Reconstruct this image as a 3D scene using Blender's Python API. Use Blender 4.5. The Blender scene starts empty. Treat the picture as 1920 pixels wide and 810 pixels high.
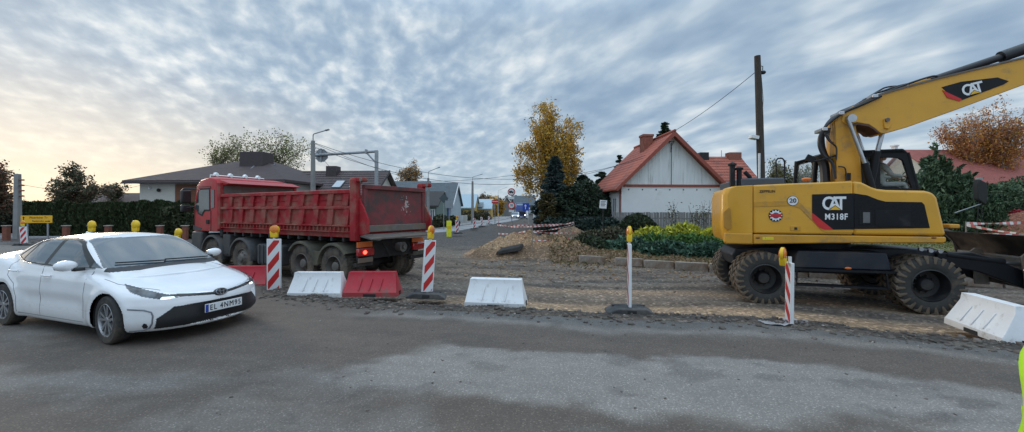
import bpy, bmesh, math, random
import numpy as np
from mathutils import Vector, Matrix
from math import radians as R, sin, cos, pi
random.seed(7); RNG = np.random.default_rng(7)
SC = bpy.context.scene; COL = SC.collection
F, CH, HY = 740.0, 1.8, 395.0     # focal length in photo pixels, eye height, horizon row

def gp(px, py, z=0.0):            # ground point under a pixel
    d = F*(CH-z)/(py-HY); return Vector(((px-960)/F*d, d, z))
def dp(px, py, d):
    return Vector(((px-960)/F*d, d, CH-(py-HY)*d/F))

# ---------------------------------------------------------------- materials
def nd(nt, t, **kw):
    n = nt.nodes.new(t)
    for k, v in kw.items():
        if k.startswith('i_'): n.inputs[k[2:].replace('_', ' ')].default_value = v
        else: setattr(n, k, v)
    return n
def ramp(nt, stops, interp='LINEAR'):
    n = nt.nodes.new('ShaderNodeValToRGB'); e = n.color_ramp.elements; n.color_ramp.interpolation = interp
    while len(e) < len(stops): e.new(0.5)
    for s, (p, c) in zip(e, stops):
        s.position = p; s.color = (c, c, c, 1) if isinstance(c, (int, float)) else (*c, 1)
    return n
MATS = {}
def mat(name, c, rough=.6, metal=0, var=.15, vs=6, dirt=None, damt=.0, ds=1.5, bump=0, bs=40, emit=0, ecol=None,
        coat=0, spec=.5, attr=None, alpha=1, trans=0, stretch=None, dlow=None):
    if name in MATS: return MATS[name]
    m = bpy.data.materials.new(name); m.use_nodes = True; nt = m.node_tree; L = nt.links
    b = nt.nodes['Principled BSDF']
    b.inputs['Roughness'].default_value = rough; b.inputs['Metallic'].default_value = metal
    b.inputs['Specular IOR Level'].default_value = spec; b.inputs['Coat Weight'].default_value = coat
    b.inputs['Coat Roughness'].default_value = .06
    b.inputs['Alpha'].default_value = alpha; b.inputs['Transmission Weight'].default_value = trans
    tc = nd(nt, 'ShaderNodeTexCoord'); src = tc.outputs['Object']
    if stretch:
        mp = nd(nt, 'ShaderNodeMapping'); mp.inputs['Scale'].default_value = stretch
        L.new(src, mp.inputs[0]); src = mp.outputs[0]
    col = None
    if attr:
        a = nd(nt, 'ShaderNodeAttribute', attribute_name=attr); col = a.outputs['Color']
    n1 = nd(nt, 'ShaderNodeTexNoise'); n1.inputs['Scale'].default_value = vs; n1.inputs['Detail'].default_value = 6
    L.new(src, n1.inputs['Vector'])
    mr = nd(nt, 'ShaderNodeMapRange'); mr.inputs[1].default_value = .25; mr.inputs[2].default_value = .75
    mr.inputs[3].default_value = 1-var; mr.inputs[4].default_value = 1+var; L.new(n1.outputs[0], mr.inputs[0])
    mul = nd(nt, 'ShaderNodeMix', data_type='RGBA', blend_type='MULTIPLY'); mul.inputs[0].default_value = 1
    if col: L.new(col, mul.inputs[6])
    else: mul.inputs[6].default_value = (*c, 1)
    L.new(mr.outputs[0], mul.inputs[7]); out = mul.outputs[2]
    if dirt:
        n2 = nd(nt, 'ShaderNodeTexNoise'); n2.inputs['Scale'].default_value = ds; n2.inputs['Detail'].default_value = 9
        n2.inputs['Roughness'].default_value = .68; L.new(src, n2.inputs['Vector'])
        r = ramp(nt, [(max(0, .62-damt*.5), 0), (min(1, .8-damt*.3), 1)]); L.new(n2.outputs[0], r.inputs[0])
        fac = r.outputs[0]
        if dlow:                                   # splashed mud that thins out upwards (z from, z to)
            sx = nd(nt, 'ShaderNodeSeparateXYZ'); L.new(tc.outputs['Object'], sx.inputs[0])
            m2 = nd(nt, 'ShaderNodeMapRange'); m2.inputs[1].default_value = dlow[0]; m2.inputs[2].default_value = dlow[1]
            m2.inputs[3].default_value = .8; m2.inputs[4].default_value = 0; L.new(sx.outputs[2], m2.inputs[0])
            ad = nd(nt, 'ShaderNodeMath', operation='MULTIPLY_ADD', use_clamp=True); L.new(m2.outputs[0], ad.inputs[0])
            L.new(n2.outputs[0], ad.inputs[1]); L.new(fac, ad.inputs[2]); fac = ad.outputs[0]
        mx = nd(nt, 'ShaderNodeMix', data_type='RGBA'); L.new(fac, mx.inputs[0]); L.new(out, mx.inputs[6])
        mx.inputs[7].default_value = (*dirt, 1); out = mx.outputs[2]
        rr = nd(nt, 'ShaderNodeMapRange'); rr.inputs[3].default_value = rough; rr.inputs[4].default_value = .9
        L.new(fac, rr.inputs[0]); L.new(rr.outputs[0], b.inputs['Roughness'])
    L.new(out, b.inputs['Base Color'])
    if bump:
        n3 = nd(nt, 'ShaderNodeTexNoise'); n3.inputs['Scale'].default_value = bs; n3.inputs['Detail'].default_value = 5
        L.new(src, n3.inputs['Vector']); bp = nd(nt, 'ShaderNodeBump'); bp.inputs['Strength'].default_value = bump
        bp.inputs['Distance'].default_value = .02; L.new(n3.outputs[0], bp.inputs['Height']); L.new(bp.outputs[0], b.inputs['Normal'])
    if emit:
        b.inputs['Emission Color'].default_value = (*(ecol or c), 1); b.inputs['Emission Strength'].default_value = emit
    MATS[name] = m; return m

# ---------------------------------------------------------------- mesh builder
class MB:
    def __init__(s): s.v = []; s.f = []; s.m = []
    def add(s, vs, fs, mi=0, M=None):
        o = len(s.v)
        for p in vs:
            p = Vector(p); s.v.append(tuple(M @ p if M else p))
        for f in fs: s.f.append(tuple(i+o for i in f)); s.m.append(mi)
        return s
    def box(s, c, d, rz=0, ry=0, rx=0, mi=0, taper=None):
        x, y, z = (q/2 for q in d); t = taper or (1, 1)
        vs = [(-x, -y, -z), (x, -y, -z), (x, y, -z), (-x, y, -z), (-x*t[0], -y*t[1], z), (x*t[0], -y*t[1], z), (x*t[0], y*t[1], z), (-x*t[0], y*t[1], z)]
        M = Matrix.Translation(c) @ Matrix.Rotation(rz, 4, 'Z') @ Matrix.Rotation(ry, 4, 'Y') @ Matrix.Rotation(rx, 4, 'X')
        return s.add(vs, [(0, 3, 2, 1), (4, 5, 6, 7), (0, 1, 5, 4), (1, 2, 6, 5), (2, 3, 7, 6), (3, 0, 4, 7)], mi, M)
    def bb(s, a, b, mi=0):
        return s.box([(p+q)/2 for p, q in zip(a, b)], [abs(q-p) for p, q in zip(a, b)], mi=mi)
    def prism(s, poly, axis, a, b, mi=0):        # poly in the two other axes (kept in xyz order)
        def P(p, t):
            l = list(p); l.insert(axis, t); return tuple(l)
        n = len(poly); vs = [P(p, a) for p in poly]+[P(p, b) for p in poly]
        fs = [tuple(range(n)), tuple(range(2*n-1, n-1, -1))]+[(i, i+n, (i+1) % n+n, (i+1) % n) for i in range(n)]
        return s.add(vs, fs, mi)
    def tube(s, pts, r, n=8, mi=0, cap=True):
        pts = [Vector(p) for p in pts]; m = len(pts); rs = r if isinstance(r, (list, tuple)) else [r]*m
        vs = []; up = None
        for i, p in enumerate(pts):
            t = (pts[min(i+1, m-1)]-pts[max(i-1, 0)])
            t = t.normalized() if t.length > 1e-9 else Vector((0, 0, 1))
            if up is None:
                up = t.orthogonal().normalized()
            up = (up-t*up.dot(t)); up = up.normalized() if up.length > 1e-6 else t.orthogonal().normalized()
            w = t.cross(up)
            for k in range(n):
                a = 2*pi*k/n; vs.append(p+(up*cos(a)+w*sin(a))*rs[i])
        fs = [(i*n+k, i*n+(k+1) % n, (i+1)*n+(k+1) % n, (i+1)*n+k) for i in range(m-1) for k in range(n)]
        if cap: fs += [tuple(range(n-1, -1, -1)), tuple((m-1)*n+k for k in range(n))]
        return s.add(vs, fs, mi)
    def lathe(s, prof, c=(0, 0, 0), axis='Y', n=32, mi=0, M=None):   # prof: (radius, offset along axis)
        vs = []; m = len(prof)
        for r, h in prof:
            for k in range(n):
                a = 2*pi*k/n
                if axis == 'Y': p = (r*cos(a), h, r*sin(a))
                elif axis == 'Z': p = (r*cos(a), r*sin(a), h)
                else: p = (h, r*cos(a), r*sin(a))
                vs.append(Vector(p)+Vector(c))
        fs = [(i*n+k, i*n+(k+1) % n, (i+1)*n+(k+1) % n, (i+1)*n+k) for i in range(m-1) for k in range(n)]
        return s.add(vs, fs, mi, M)
    def ball(s, c, r, n=12, mi=0, rz=0):
        rx, ry, rz_ = r if isinstance(r, (list, tuple)) else (r, r, r)
        vs = []; m = max(5, n//2)
        for i in range(m+1):
            t = pi*i/m
            for k in range(n):
                a = 2*pi*k/n; vs.append((rx*sin(t)*cos(a), ry*sin(t)*sin(a), rz_*cos(t)))
        fs = [(i*n+k, (i+1)*n+k, (i+1)*n+(k+1) % n, i*n+(k+1) % n) for i in range(m) for k in range(n)]
        return s.add(vs, fs, mi, Matrix.Translation(c) @ Matrix.Rotation(rz, 4, 'Z'))
    def sheet(s, rows, th=0, mi=0):      # rows of points -> surface
        n = len(rows[0]); vs = [p for r in rows for p in r]
        fs = [(i*n+k, i*n+k+1, (i+1)*n+k+1, (i+1)*n+k) for i in range(len(rows)-1) for k in range(n-1)]
        return s.add(vs, fs, mi)
    def build(s, name, m, parent=None, loc=None, rz=0, bevel=0, smooth=35, seg=2, rot=None):
        me = bpy.data.meshes.new(name); me.from_pydata(s.v, [], s.f)
        ms = m if isinstance(m, (list, tuple)) else [m]
        for q in ms: me.materials.append(q)
        if len(ms) > 1: me.polygons.foreach_set('material_index', s.m)
        bm = bmesh.new(); bm.from_mesh(me)
        bmesh.ops.remove_doubles(bm, verts=bm.verts, dist=1e-5)
        bmesh.ops.recalc_face_normals(bm, faces=bm.faces)
        bm.to_mesh(me); bm.free()
        o = bpy.data.objects.new(name, me); COL.objects.link(o)
        if parent: o.parent = parent
        if loc is not None: o.location = loc
        if rot: o.rotation_euler = rot
        elif rz: o.rotation_euler = (0, 0, rz)
        if bevel:
            b = o.modifiers.new('b', 'BEVEL'); b.width = bevel; b.segments = seg; b.limit_method = 'ANGLE'; b.angle_limit = R(30)
            b.use_clamp_overlap = True
        if smooth:
            me.polygons.foreach_set('use_smooth', [True]*len(me.polygons)); me.set_sharp_from_angle(angle=R(smooth))
        return o
def tag(o, label=None, cat=None, group=None, kind=None):
    if label: o['label'] = label
    if cat: o['category'] = cat
    if group: o['group'] = group
    if kind: o['kind'] = kind
    return o
def thing(name, label, cat, loc=(0, 0, 0), rz=0, group=None):
    o = bpy.data.objects.new(name, None); COL.objects.link(o); o.location = loc; o.rotation_euler = (0, 0, rz)
    o.empty_display_size = .3
    return tag(o, label, cat, group)
def kids(o, allo): return [c for c in allo if c.parent == o]
def copy_tree(o, loc=None, rz=None, label=None, parent=None):
    c = o.copy(); COL.objects.link(c)
    if parent: c.parent = parent
    if loc is not None: c.location = loc
    if rz is not None: c.rotation_euler = (c.rotation_euler[0], c.rotation_euler[1], rz)
    if label: c['label'] = label
    for ch in list(o.children): copy_tree(ch, parent=c)
    return c
def npmesh(name, V, Fq, m, parent=None, col=None, smooth=False):
    V = np.asarray(V, np.float32); Fq = np.asarray(Fq, np.int32); k = Fq.shape[1]
    me = bpy.data.meshes.new(name); me.vertices.add(len(V)); me.vertices.foreach_set('co', V.ravel())
    me.loops.add(Fq.size); me.loops.foreach_set('vertex_index', Fq.ravel())
    me.polygons.add(len(Fq)); me.polygons.foreach_set('loop_start', np.arange(0, Fq.size, k, dtype=np.int32))
    me.update(calc_edges=True)
    if col is not None:
        a = me.color_attributes.new('col', 'FLOAT_COLOR', 'POINT')
        c = np.ones((len(V), 4), np.float32); c[:, :3] = col; a.data.foreach_set('color', c.ravel())
    for q in (m if isinstance(m, (list, tuple)) else [m]): me.materials.append(q)
    if smooth: me.polygons.foreach_set('use_smooth', np.ones(len(Fq), bool))
    o = bpy.data.objects.new(name, me); COL.objects.link(o)
    if parent: o.parent = parent
    return o
def text(name, s, size, m, parent, loc, rot, depth=.004, bold=0, sx=1, shear=0, sp=1.0):
    cu = bpy.data.curves.new(name, 'FONT'); cu.body = s; cu.size = size; cu.extrude = depth/2; cu.offset = bold
    cu.align_x = 'CENTER'; cu.align_y = 'CENTER'; cu.shear = shear; cu.resolution_u = 4; cu.space_character = sp
    t = bpy.data.objects.new(name+'_tmp', cu); COL.objects.link(t); bpy.context.view_layer.update()
    me = bpy.data.meshes.new_from_object(t.evaluated_get(bpy.context.evaluated_depsgraph_get()))
    bpy.data.objects.remove(t); bpy.data.curves.remove(cu)
    me.materials.clear(); me.materials.append(m)
    o = bpy.data.objects.new(name, me); COL.objects.link(o); o.parent = parent; o.location = loc; o.rotation_euler = rot
    o.scale = (sx, 1, 1); me.name = name
    return o
# value noise in numpy
_T = RNG.random((256, 256))
def vn(x, y):
    xi = np.floor(x).astype(int); yi = np.floor(y).astype(int); fx = x-xi; fy = y-yi
    fx = fx*fx*(3-2*fx); fy = fy*fy*(3-2*fy); a = lambda i, j: _T[(xi+i) & 255, (yi+j) & 255]
    return (a(0, 0)*(1-fx)+a(1, 0)*fx)*(1-fy)+(a(0, 1)*(1-fx)+a(1, 1)*fx)*fy
def fbm(x, y, s, o=4):
    t = 0; w = 1; n = 0
    for k in range(o):
        t = t+w*vn(x/s+13.7*k, y/s+7.1*k); n += w; w *= .55; s = s/2.03
    return t/n
def sst(a, b, x):
    t = np.clip((x-a)/(b-a), 0, 1); return t*t*(3-2*t)
def polydist(x, y, pts):      # signed distance to a polyline (+ on its left side)
    best = np.full(x.shape, 1e9); sg = np.ones(x.shape)
    for (ax, ay), (bx, by) in zip(pts[:-1], pts[1:]):
        dx, dy = bx-ax, by-ay; t = np.clip(((x-ax)*dx+(y-ay)*dy)/(dx*dx+dy*dy), 0, 1)
        d = np.hypot(x-ax-t*dx, y-ay-t*dy); c = dx*(y-ay)-dy*(x-ax)
        k = d < best-1e-9; best = np.where(k, d, best); sg = np.where(k, np.where(c >= 0, 1, -1), sg)
    return best*sg
# ================================================================= camera, world, sun
cam = bpy.data.cameras.new('camera'); co = bpy.data.objects.new('camera', cam); COL.objects.link(co)
co.location = (0, 0, CH); co.rotation_euler = (R(90), 0, 0)
cam.sensor_width = 36; cam.lens = F/1920*36; cam.shift_y = (HY-405)/1920; cam.clip_start = .05; cam.clip_end = 3000
SC.camera = co
SUN_AZ, SUN_EL = R(-52), R(12)          # azimuth from +Y towards +X
w = bpy.data.worlds.new('World'); SC.world = w; w.use_nodes = True; nt = w.node_tree; L = nt.links
bg = nt.nodes['Background']; outw = nt.nodes['World Output']
sky = nd(nt, 'ShaderNodeTexSky', sky_type='NISHITA', sun_disc=False, sun_elevation=SUN_EL, sun_rotation=SUN_AZ)
L.new(sky.outputs[0], bg.inputs[0]); bg.inputs[1].default_value = .09
tc = nd(nt, 'ShaderNodeTexCoord'); sep = nd(nt, 'ShaderNodeSeparateXYZ'); L.new(tc.outputs['Generated'], sep.inputs[0])
def mth(op, a, b=None, c=None, clamp=False):
    n = nd(nt, 'ShaderNodeMath', operation=op, use_clamp=clamp)
    for i, q in enumerate((a, b, c)):
        if q is None: continue
        if isinstance(q, (int, float)): n.inputs[i].default_value = q
        else: L.new(q, n.inputs[i])
    return n.outputs[0]
X_, Y_, Z_ = sep.outputs
zz = mth('ADD', mth('MAXIMUM', Z_, 0), .27)
cmb = nd(nt, 'ShaderNodeCombineXYZ'); L.new(mth('DIVIDE', X_, zz), cmb.inputs[0]); L.new(mth('DIVIDE', Y_, zz), cmb.inputs[1])
# two cloud fields: small altocumulus cells and broad bands
def field(rot, scale, nscale, detail, rough, dist):
    m0 = nd(nt, 'ShaderNodeMapping'); m0.inputs['Rotation'].default_value = (0, 0, R(rot)); L.new(cmb.outputs[0], m0.inputs[0])
    mp = nd(nt, 'ShaderNodeMapping'); mp.inputs['Scale'].default_value = scale; L.new(m0.outputs[0], mp.inputs[0]); n = nd(nt, 'ShaderNodeTexNoise'); n.inputs['Scale'].default_value = nscale
    n.inputs['Detail'].default_value = detail; n.inputs['Roughness'].default_value = rough; n.inputs['Distortion'].default_value = dist
    L.new(mp.outputs[0], n.inputs['Vector']); return n.outputs[0]
cells = field(-24, (1.2, .80, 1), 12, 4, .5, .15)
bands = field(-19, (1.0, .85, 1), 2.6, 4, .5, .2)
streak = field(-34, (1.55, .75, 1), 5.0, 3, .45, .15)
# cells dominate on the left, streaky veil on the right
lr = nd(nt, 'ShaderNodeMapRange', clamp=True); lr.inputs[1].default_value = -.25; lr.inputs[2].default_value = .45; L.new(X_, lr.inputs[0])
mixn = nd(nt, 'ShaderNodeMix'); L.new(lr.outputs[0], mixn.inputs[0]); L.new(cells, mixn.inputs[2]); L.new(streak, mixn.inputs[3])
dens = mth('ADD', mth('MULTIPLY', mixn.outputs[0], .52), mth('MULTIPLY', bands, .50))
rc = ramp(nt, [(.38, (.265, .37, .505)), (.46, (.325, .435, .56)), (.52, (.405, .51, .62)), (.58, (.53, .62, .70)), (.70, (.84, .87, .875))])
L.new(dens, rc.inputs[0])
# low towards the horizon the cloud thins into pale light
hz = nd(nt, 'ShaderNodeMapRange', clamp=True); hz.inputs[1].default_value = .0; hz.inputs[2].default_value = .20
hz.inputs[3].default_value = .62; hz.inputs[4].default_value = 0; L.new(Z_, hz.inputs[0])
m1 = nd(nt, 'ShaderNodeMix', data_type='RGBA'); L.new(hz.outputs[0], m1.inputs[0]); L.new(rc.outputs[0], m1.inputs[6])
m1.inputs[7].default_value = (.50, .60, .68, 1)
# warm light round the low sun
sd = Vector((sin(SUN_AZ)*cos(R(3)), cos(SUN_AZ)*cos(R(3)), sin(R(3))))
vd = nd(nt, 'ShaderNodeVectorMath', operation='DOT_PRODUCT'); L.new(tc.outputs['Generated'], vd.inputs[0]); vd.inputs[1].default_value = sd
gl = nd(nt, 'ShaderNodeMapRange', clamp=True, interpolation_type='SMOOTHSTEP'); gl.inputs[1].default_value = .78; gl.inputs[2].default_value = 1.0; L.new(vd.outputs['Value'], gl.inputs[0])
gz = nd(nt, 'ShaderNodeMapRange', clamp=True); gz.inputs[1].default_value = .02; gz.inputs[2].default_value = .27; gz.inputs[3].default_value = 1; gz.inputs[4].default_value = 0; L.new(Z_, gz.inputs[0])
m2 = nd(nt, 'ShaderNodeMix', data_type='RGBA'); L.new(mth('MULTIPLY', mth('MULTIPLY', gl.outputs[0], gz.outputs[0]), .62), m2.inputs[0]); L.new(m1.outputs[2], m2.inputs[6])
m2.inputs[7].default_value = (.98, .80, .58, 1)
# overcast skies are brightest overhead
zen = nd(nt, 'ShaderNodeMapRange', clamp=True); zen.inputs[1].default_value = .42; zen.inputs[2].default_value = .95
zen.inputs[3].default_value = 1; zen.inputs[4].default_value = 2.6; L.new(Z_, zen.inputs[0])
bg2 = nd(nt, 'ShaderNodeBackground'); L.new(m2.outputs[2], bg2.inputs[0]); bk_ = nd(nt, 'ShaderNodeMapRange', clamp=True); bk_.inputs[1].default_value = .1; bk_.inputs[2].default_value = -.6; bk_.inputs[3].default_value = 1; bk_.inputs[4].default_value = 1.3; L.new(Y_, bk_.inputs[0]); L.new(mth('MULTIPLY', zen.outputs[0], bk_.outputs[0]), bg2.inputs[1])  # unseen sky behind the camera also raised, added to light camera-facing walls
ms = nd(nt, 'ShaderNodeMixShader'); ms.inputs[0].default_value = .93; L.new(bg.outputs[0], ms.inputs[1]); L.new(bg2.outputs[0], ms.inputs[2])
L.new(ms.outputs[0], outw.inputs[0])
sl = bpy.data.lights.new('sun', 'SUN'); sl.energy = .9; sl.angle = R(14); sl.color = (1, .86, .68)
so = bpy.data.objects.new('sun', sl); COL.objects.link(so)
sv = Vector((sin(SUN_AZ)*cos(SUN_EL), cos(SUN_AZ)*cos(SUN_EL), sin(SUN_EL)))
so.rotation_euler = (-sv).to_track_quat('-Z', 'Y').to_euler()
SC.view_settings.view_transform = 'Standard'; SC.view_settings.look = 'None'; SC.view_settings.exposure = 0.15
SC.view_settings.gamma = 1; SC.view_settings.use_curve_mapping = False

# ================================================================= ground
EDGE = [(40, -7), (10, 3.7), (6.54, 5.04), (5.5, 5.5), (4.7, 5.95), (3.8, 6.36), (1.6, 6.56), (-.57, 7.05), (-2.6, 7.3), (-5.2, 8.35), (-7.2, 11), (-10.2, 14.6), (-16.7, 19.4), (-26, 22.6), (-60, 30), (-200, 62)]
# near (right) edge of the old street and its far edge
ST_N = [(-40, 25.5), (-17, 26.5), (-7.65, 28.3), (-4.65, 34), (-2.6, 50), (.9, 72), (4.5, 140), (7, 420)]
ST_F = [(-40, 33), (-17, 35.5), (-10.2, 38), (-8, 48), (-6.2, 64), (-2, 140), (0, 420)]
KERB = [(2.35, 15.1), (6.7, 12.35), (13.5, 9.6)]
def heap(x, y, cx, cy, rx, ry, h, p=1.0, a=0):
    c, s = cos(a), sin(a); u = ((x-cx)*c+(y-cy)*s)/rx; v = (-(x-cx)*s+(y-cy)*c)/ry
    r = np.sqrt(u*u+v*v); return h*np.clip(1-r, 0, 1)**p
def hgt(x, y):
    x = np.asarray(x, float); y = np.asarray(y, float)
    e = polydist(x, y, EDGE)*-1                    # + beyond the road edge
    site = -.155*sst(.25, .9, e)
    n = fbm(x, y, 1.1, 5)-.5; nf = fbm(x+31, y, .28, 3)-.5
    z = site+n*.07*sst(.3, 1.2, e)+nf*.022*sst(.1, .4, e)
    z += .05*np.exp(-((e-.25)/.22)**2)*(fbm(x, y, .5, 3)*2-.5)*(x > -6.5)
    # tyre ruts following the curve of the lane
    for o in (1.9, 3.6, 4.6, 6.1): z += -.03*np.exp(-((e-o+.25*np.sin(x*.7))/.13)**2)+.018*np.exp(-((e-o-.24+.25*np.sin(x*.7))/.1)**2)
    k = polydist(x, y, KERB)                       # + behind the kerb line
    right = sst(1.0, 2.6, x+.12*(y-15))
    bank = (.17+.34*sst(1.5, 10, k))*sst(0, .12, k)*right
    bank += .10*(fbm(x, y, .9, 4)-.4)*sst(0.1, .7, k)*right*(1-sst(2, 4, k))
    z = z+np.where(y < 60, bank, .5*right)
    rough = (fbm(x, y, .7, 5)-.5)
    hp = heap(x, y, .75, 17.3, 3.1, 2.0, 1.08, 1.0, -.05)+heap(x, y, 2.9, 20.2, 1.7, 1.3, .85)*1.0+heap(x, y, -.1, 16.6, 1.7, .9, .3)
    hp2 = heap(x, y, 3.4, 15.9, 2.4, .9, .22)
    z = z+hp*(1+rough*.9)+rough*.16*(hp > .02)+hp2
    z += heap(x, y, 25.5, 19.6, 4.2, 2.2, 1.5)*(1+rough*.7)
    z += heap(x, y, -6.2, 26.3, 4.6, 1.0, .2)*(1+rough)        # scraped-up dark edge by the old street
    st = np.minimum(polydist(x, y, ST_N), -polydist(x, y, ST_F)*1.0)
    z = np.where((st > -2.5) & (y > 24), z*(1-sst(-2.5, -.2, st))-.05*sst(-2.5, -.2, st), z)
    z = z+.5*sst(8, 30, x)*sst(14, 22, y)*(1-sst(60, 90, y))*0
    lf = sst(0, 3, e)*(x < -9)*(y < 60); z = z*(1-lf)+lf*(-.02+.05*n)
    return z
def axis(lo, hi, f0, f1, st, g, mx):
    a = list(np.arange(f0, f1, st)); s = st; x = f1
    while x < hi: a.append(x); s = min(s*g, mx); x += s
    a.append(hi); s = st; x = f0-st
    while x > lo: a.insert(0, x); s = min(s*g, mx); x -= s
    a.insert(0, lo); return np.array(a)
def grid(xs, ys, keep=None):
    Xg, Yg = np.meshgrid(xs, ys); n, m = Xg.shape; idx = np.arange(n*m).reshape(n, m)
    q = np.stack([idx[:-1, :-1], idx[:-1, 1:], idx[1:, 1:], idx[1:, :-1]], -1).reshape(-1, 4)
    return Xg.ravel(), Yg.ravel(), q
def C(*a): return np.array(a)
xs = axis(-1500, 1500, -9, 14, .085, 1.07, 60); ys = axis(-40, 2200, 4.2, 22, .085, 1.05, 60)
gx, gy, gq = grid(xs, ys); gz_ = hgt(gx, gy)
e = -polydist(gx, gy, EDGE); k = polydist(gx, gy, KERB)
gz_ = np.where(e < -.06, np.minimum(gz_, -.06), gz_)
gc = np.zeros((len(gx), 3))
n1 = fbm(gx, gy, 2.2, 5); n2 = fbm(gx+9, gy+4, .6, 4); n3 = fbm(gx*.5+gy*.1, gy*1.6, .8, 5)
sand = C(.33, .225, .14); grey = C(.16, .128, .098); dark = C(.065, .056, .05); soil = C(.29, .18, .10); soild = C(.10, .07, .048)
grass = C(.055, .085, .02); verge = C(.16, .105, .08)
def mixc(a, b, t): return a*(1-t[:, None])+b*t[:, None]
gc[:] = grey
gc = mixc(gc, C(.16, .135, .11), sst(.45, .62, n1))
gc = mixc(gc, dark, sst(.5, .68, n3)*.8)
tan_ = np.exp(-((e-1.25+.3*(n1-.5))/.62)**2)*sst(-3.2, .5, gx)+.55*np.exp(-((e-3.0)/.35)**2)*sst(-2, 2, gx)
gc = mixc(gc, C(.20, .15, .115), sst(.4, .6, fbm(gx+70, gy*1.5, 1.3, 4))*.5)
gc = mixc(gc, sand, np.clip(tan_*(.75+.8*n2), 0, 1))
gc = mixc(gc, dark, np.clip(np.exp(-((e-.22)/.26)**2)*(.55+.7*n2), 0, 1))
gc = mixc(gc, C(.05, .045, .04), sst(5.2, 6.0, gx)*np.exp(-((e-.7)/.5)**2)*.9)
for o in (1.95, 2.2, 3.7, 4.7, 6.2, 6.5): gc = mixc(gc, dark*1.2, .6*np.exp(-((e-o+.25*np.sin(gx*.7)+.3*(n1-.5))/.14)**2))
bk = sst(-.1, .25, k)*sst(.6, 2.2, gx+.12*(gy-15))*(gy < 60)
gc = mixc(gc, soil*.8, bk*np.clip(.45+n2*.8, 0, 1)); gc = mixc(gc, soild, bk*sst(.5, .62, n3)*.7)
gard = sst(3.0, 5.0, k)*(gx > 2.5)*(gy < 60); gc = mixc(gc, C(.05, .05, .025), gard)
hpm = np.clip((heap(gx, gy, .75, 17.3, 3.0, 2.0, 1)+heap(gx, gy, 2.9, 20.2, 1.8, 1.4, 1)+heap(gx, gy, -.1, 16.6, 1.9, 1.1, 1)+heap(gx, gy, 3.4, 15.9, 2.4, .9, 1))*9, 0, 1)
gc = mixc(gc, soil*1.0, hpm*.95); gc = mixc(gc, soild*1.3, hpm*sst(.46, .6, n3)*.7); gc = mixc(gc, C(.40, .27, .16), hpm*sst(.55, .7, n1)*.5)
rd = np.clip(heap(gx, gy, 25.5, 19.6, 4.5, 2.4, 1)*7, 0, 1); lawn = sst(10, 12, gx)*sst(11.5, 13, gy)*(gy < 60)
gc = mixc(gc, C(.15, .15, .065), lawn*.9); gc = mixc(gc, C(.24, .095, .055), rd)
lfm = sst(0, 2.0, e)*(gx < -9)*(gy < 60); gc = mixc(gc, verge, lfm)
gc = mixc(gc, C(.10, .10, .05), sst(60, 75, gy)); gc = mixc(gc, C(.07, .075, .035), sst(14, 17, gx)*sst(24, 26, gy))
stn = np.minimum(polydist(gx, gy, ST_N), -polydist(gx, gy, ST_F))
vg = (-polydist(gx, gy, ST_F) < 0)*(gx > -16)*(gx < 2)*(gy > 36)*1.0; gc = mixc(gc, C(.07, .125, .03), vg)
lane = (polydist(gx, gy, ST_N) < 0)*(gx < 3)*sst(17, 24, gy)*(gy < 140); gc = mixc(gc, C(.085, .08, .078), lane*.8)
gc *= (.82+.36*fbm(gx, gy, .19, 3))[:, None]
def ground_mat(name, agg, bumpd, rough):
    m = bpy.data.materials.new(name); m.use_nodes = True; t = m.node_tree; b = t.nodes['Principled BSDF']; l = t.links
    b.inputs['Roughness'].default_value = rough; b.inputs['Specular IOR Level'].default_value = .35
    g = nd(t, 'ShaderNodeNewGeometry'); a = nd(t, 'ShaderNodeAttribute', attribute_name='col')
    v = nd(t, 'ShaderNodeTexVoronoi'); v.inputs['Scale'].default_value = agg; l.new(g.outputs['Position'], v.inputs['Vector'])
    n = nd(t, 'ShaderNodeTexNoise'); n.inputs['Scale'].default_value = agg*.45; n.inputs['Detail'].default_value = 8; n.inputs['Roughness'].default_value = .7
    l.new(g.outputs['Position'], n.inputs['Vector'])
    s = nd(t, 'ShaderNodeSeparateColor'); l.new(v.outputs['Color'], s.inputs[0])
    r1 = ramp(t, [(0, .62), (.55, .92), (.86, 1.2), (.97, 2.1)] if agg < 50 else [(0, .80), (.6, .96), (.9, 1.1), (.975, 1.9)]); l.new(s.outputs[0], r1.inputs[0])
    r2 = ramp(t, [(.25, .55), (.5, 1.0), (.75, 1.5)] if agg < 50 else [(.25, .72), (.5, 1.0), (.75, 1.28)]); l.new(n.outputs[0], r2.inputs[0])
    x1 = nd(t, 'ShaderNodeMix', data_type='RGBA', blend_type='MULTIPLY'); x1.inputs[0].default_value = .8
    x2 = nd(t, 'ShaderNodeMix', data_type='RGBA', blend_type='MULTIPLY'); x2.inputs[0].default_value = 1
    l.new(a.outputs['Color'], x1.inputs[6]); l.new(r1.outputs[0], x1.inputs[7]); l.new(x1.outputs[2], x2.inputs[6]); l.new(r2.outputs[0], x2.inputs[7])
    l.new(x2.outputs[2], b.inputs['Base Color'])
    bp = nd(t, 'ShaderNodeBump'); bp.inputs['Distance'].default_value = bumpd; bp.inputs['Strength'].default_value = .8
    ad = nd(t, 'ShaderNodeMath', operation='ADD'); l.new(n.outputs[0], ad.inputs[0]); l.new(s.outputs[0], ad.inputs[1]); l.new(ad.outputs[0], bp.inputs['Height'])
    l.new(bp.outputs[0], b.inputs['Normal']); return m
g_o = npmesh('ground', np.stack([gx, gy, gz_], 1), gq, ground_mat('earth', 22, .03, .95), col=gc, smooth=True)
tag(g_o, 'churned grey brown earth of the road works, with sandy strips and soil banks', kind='structure')

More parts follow.
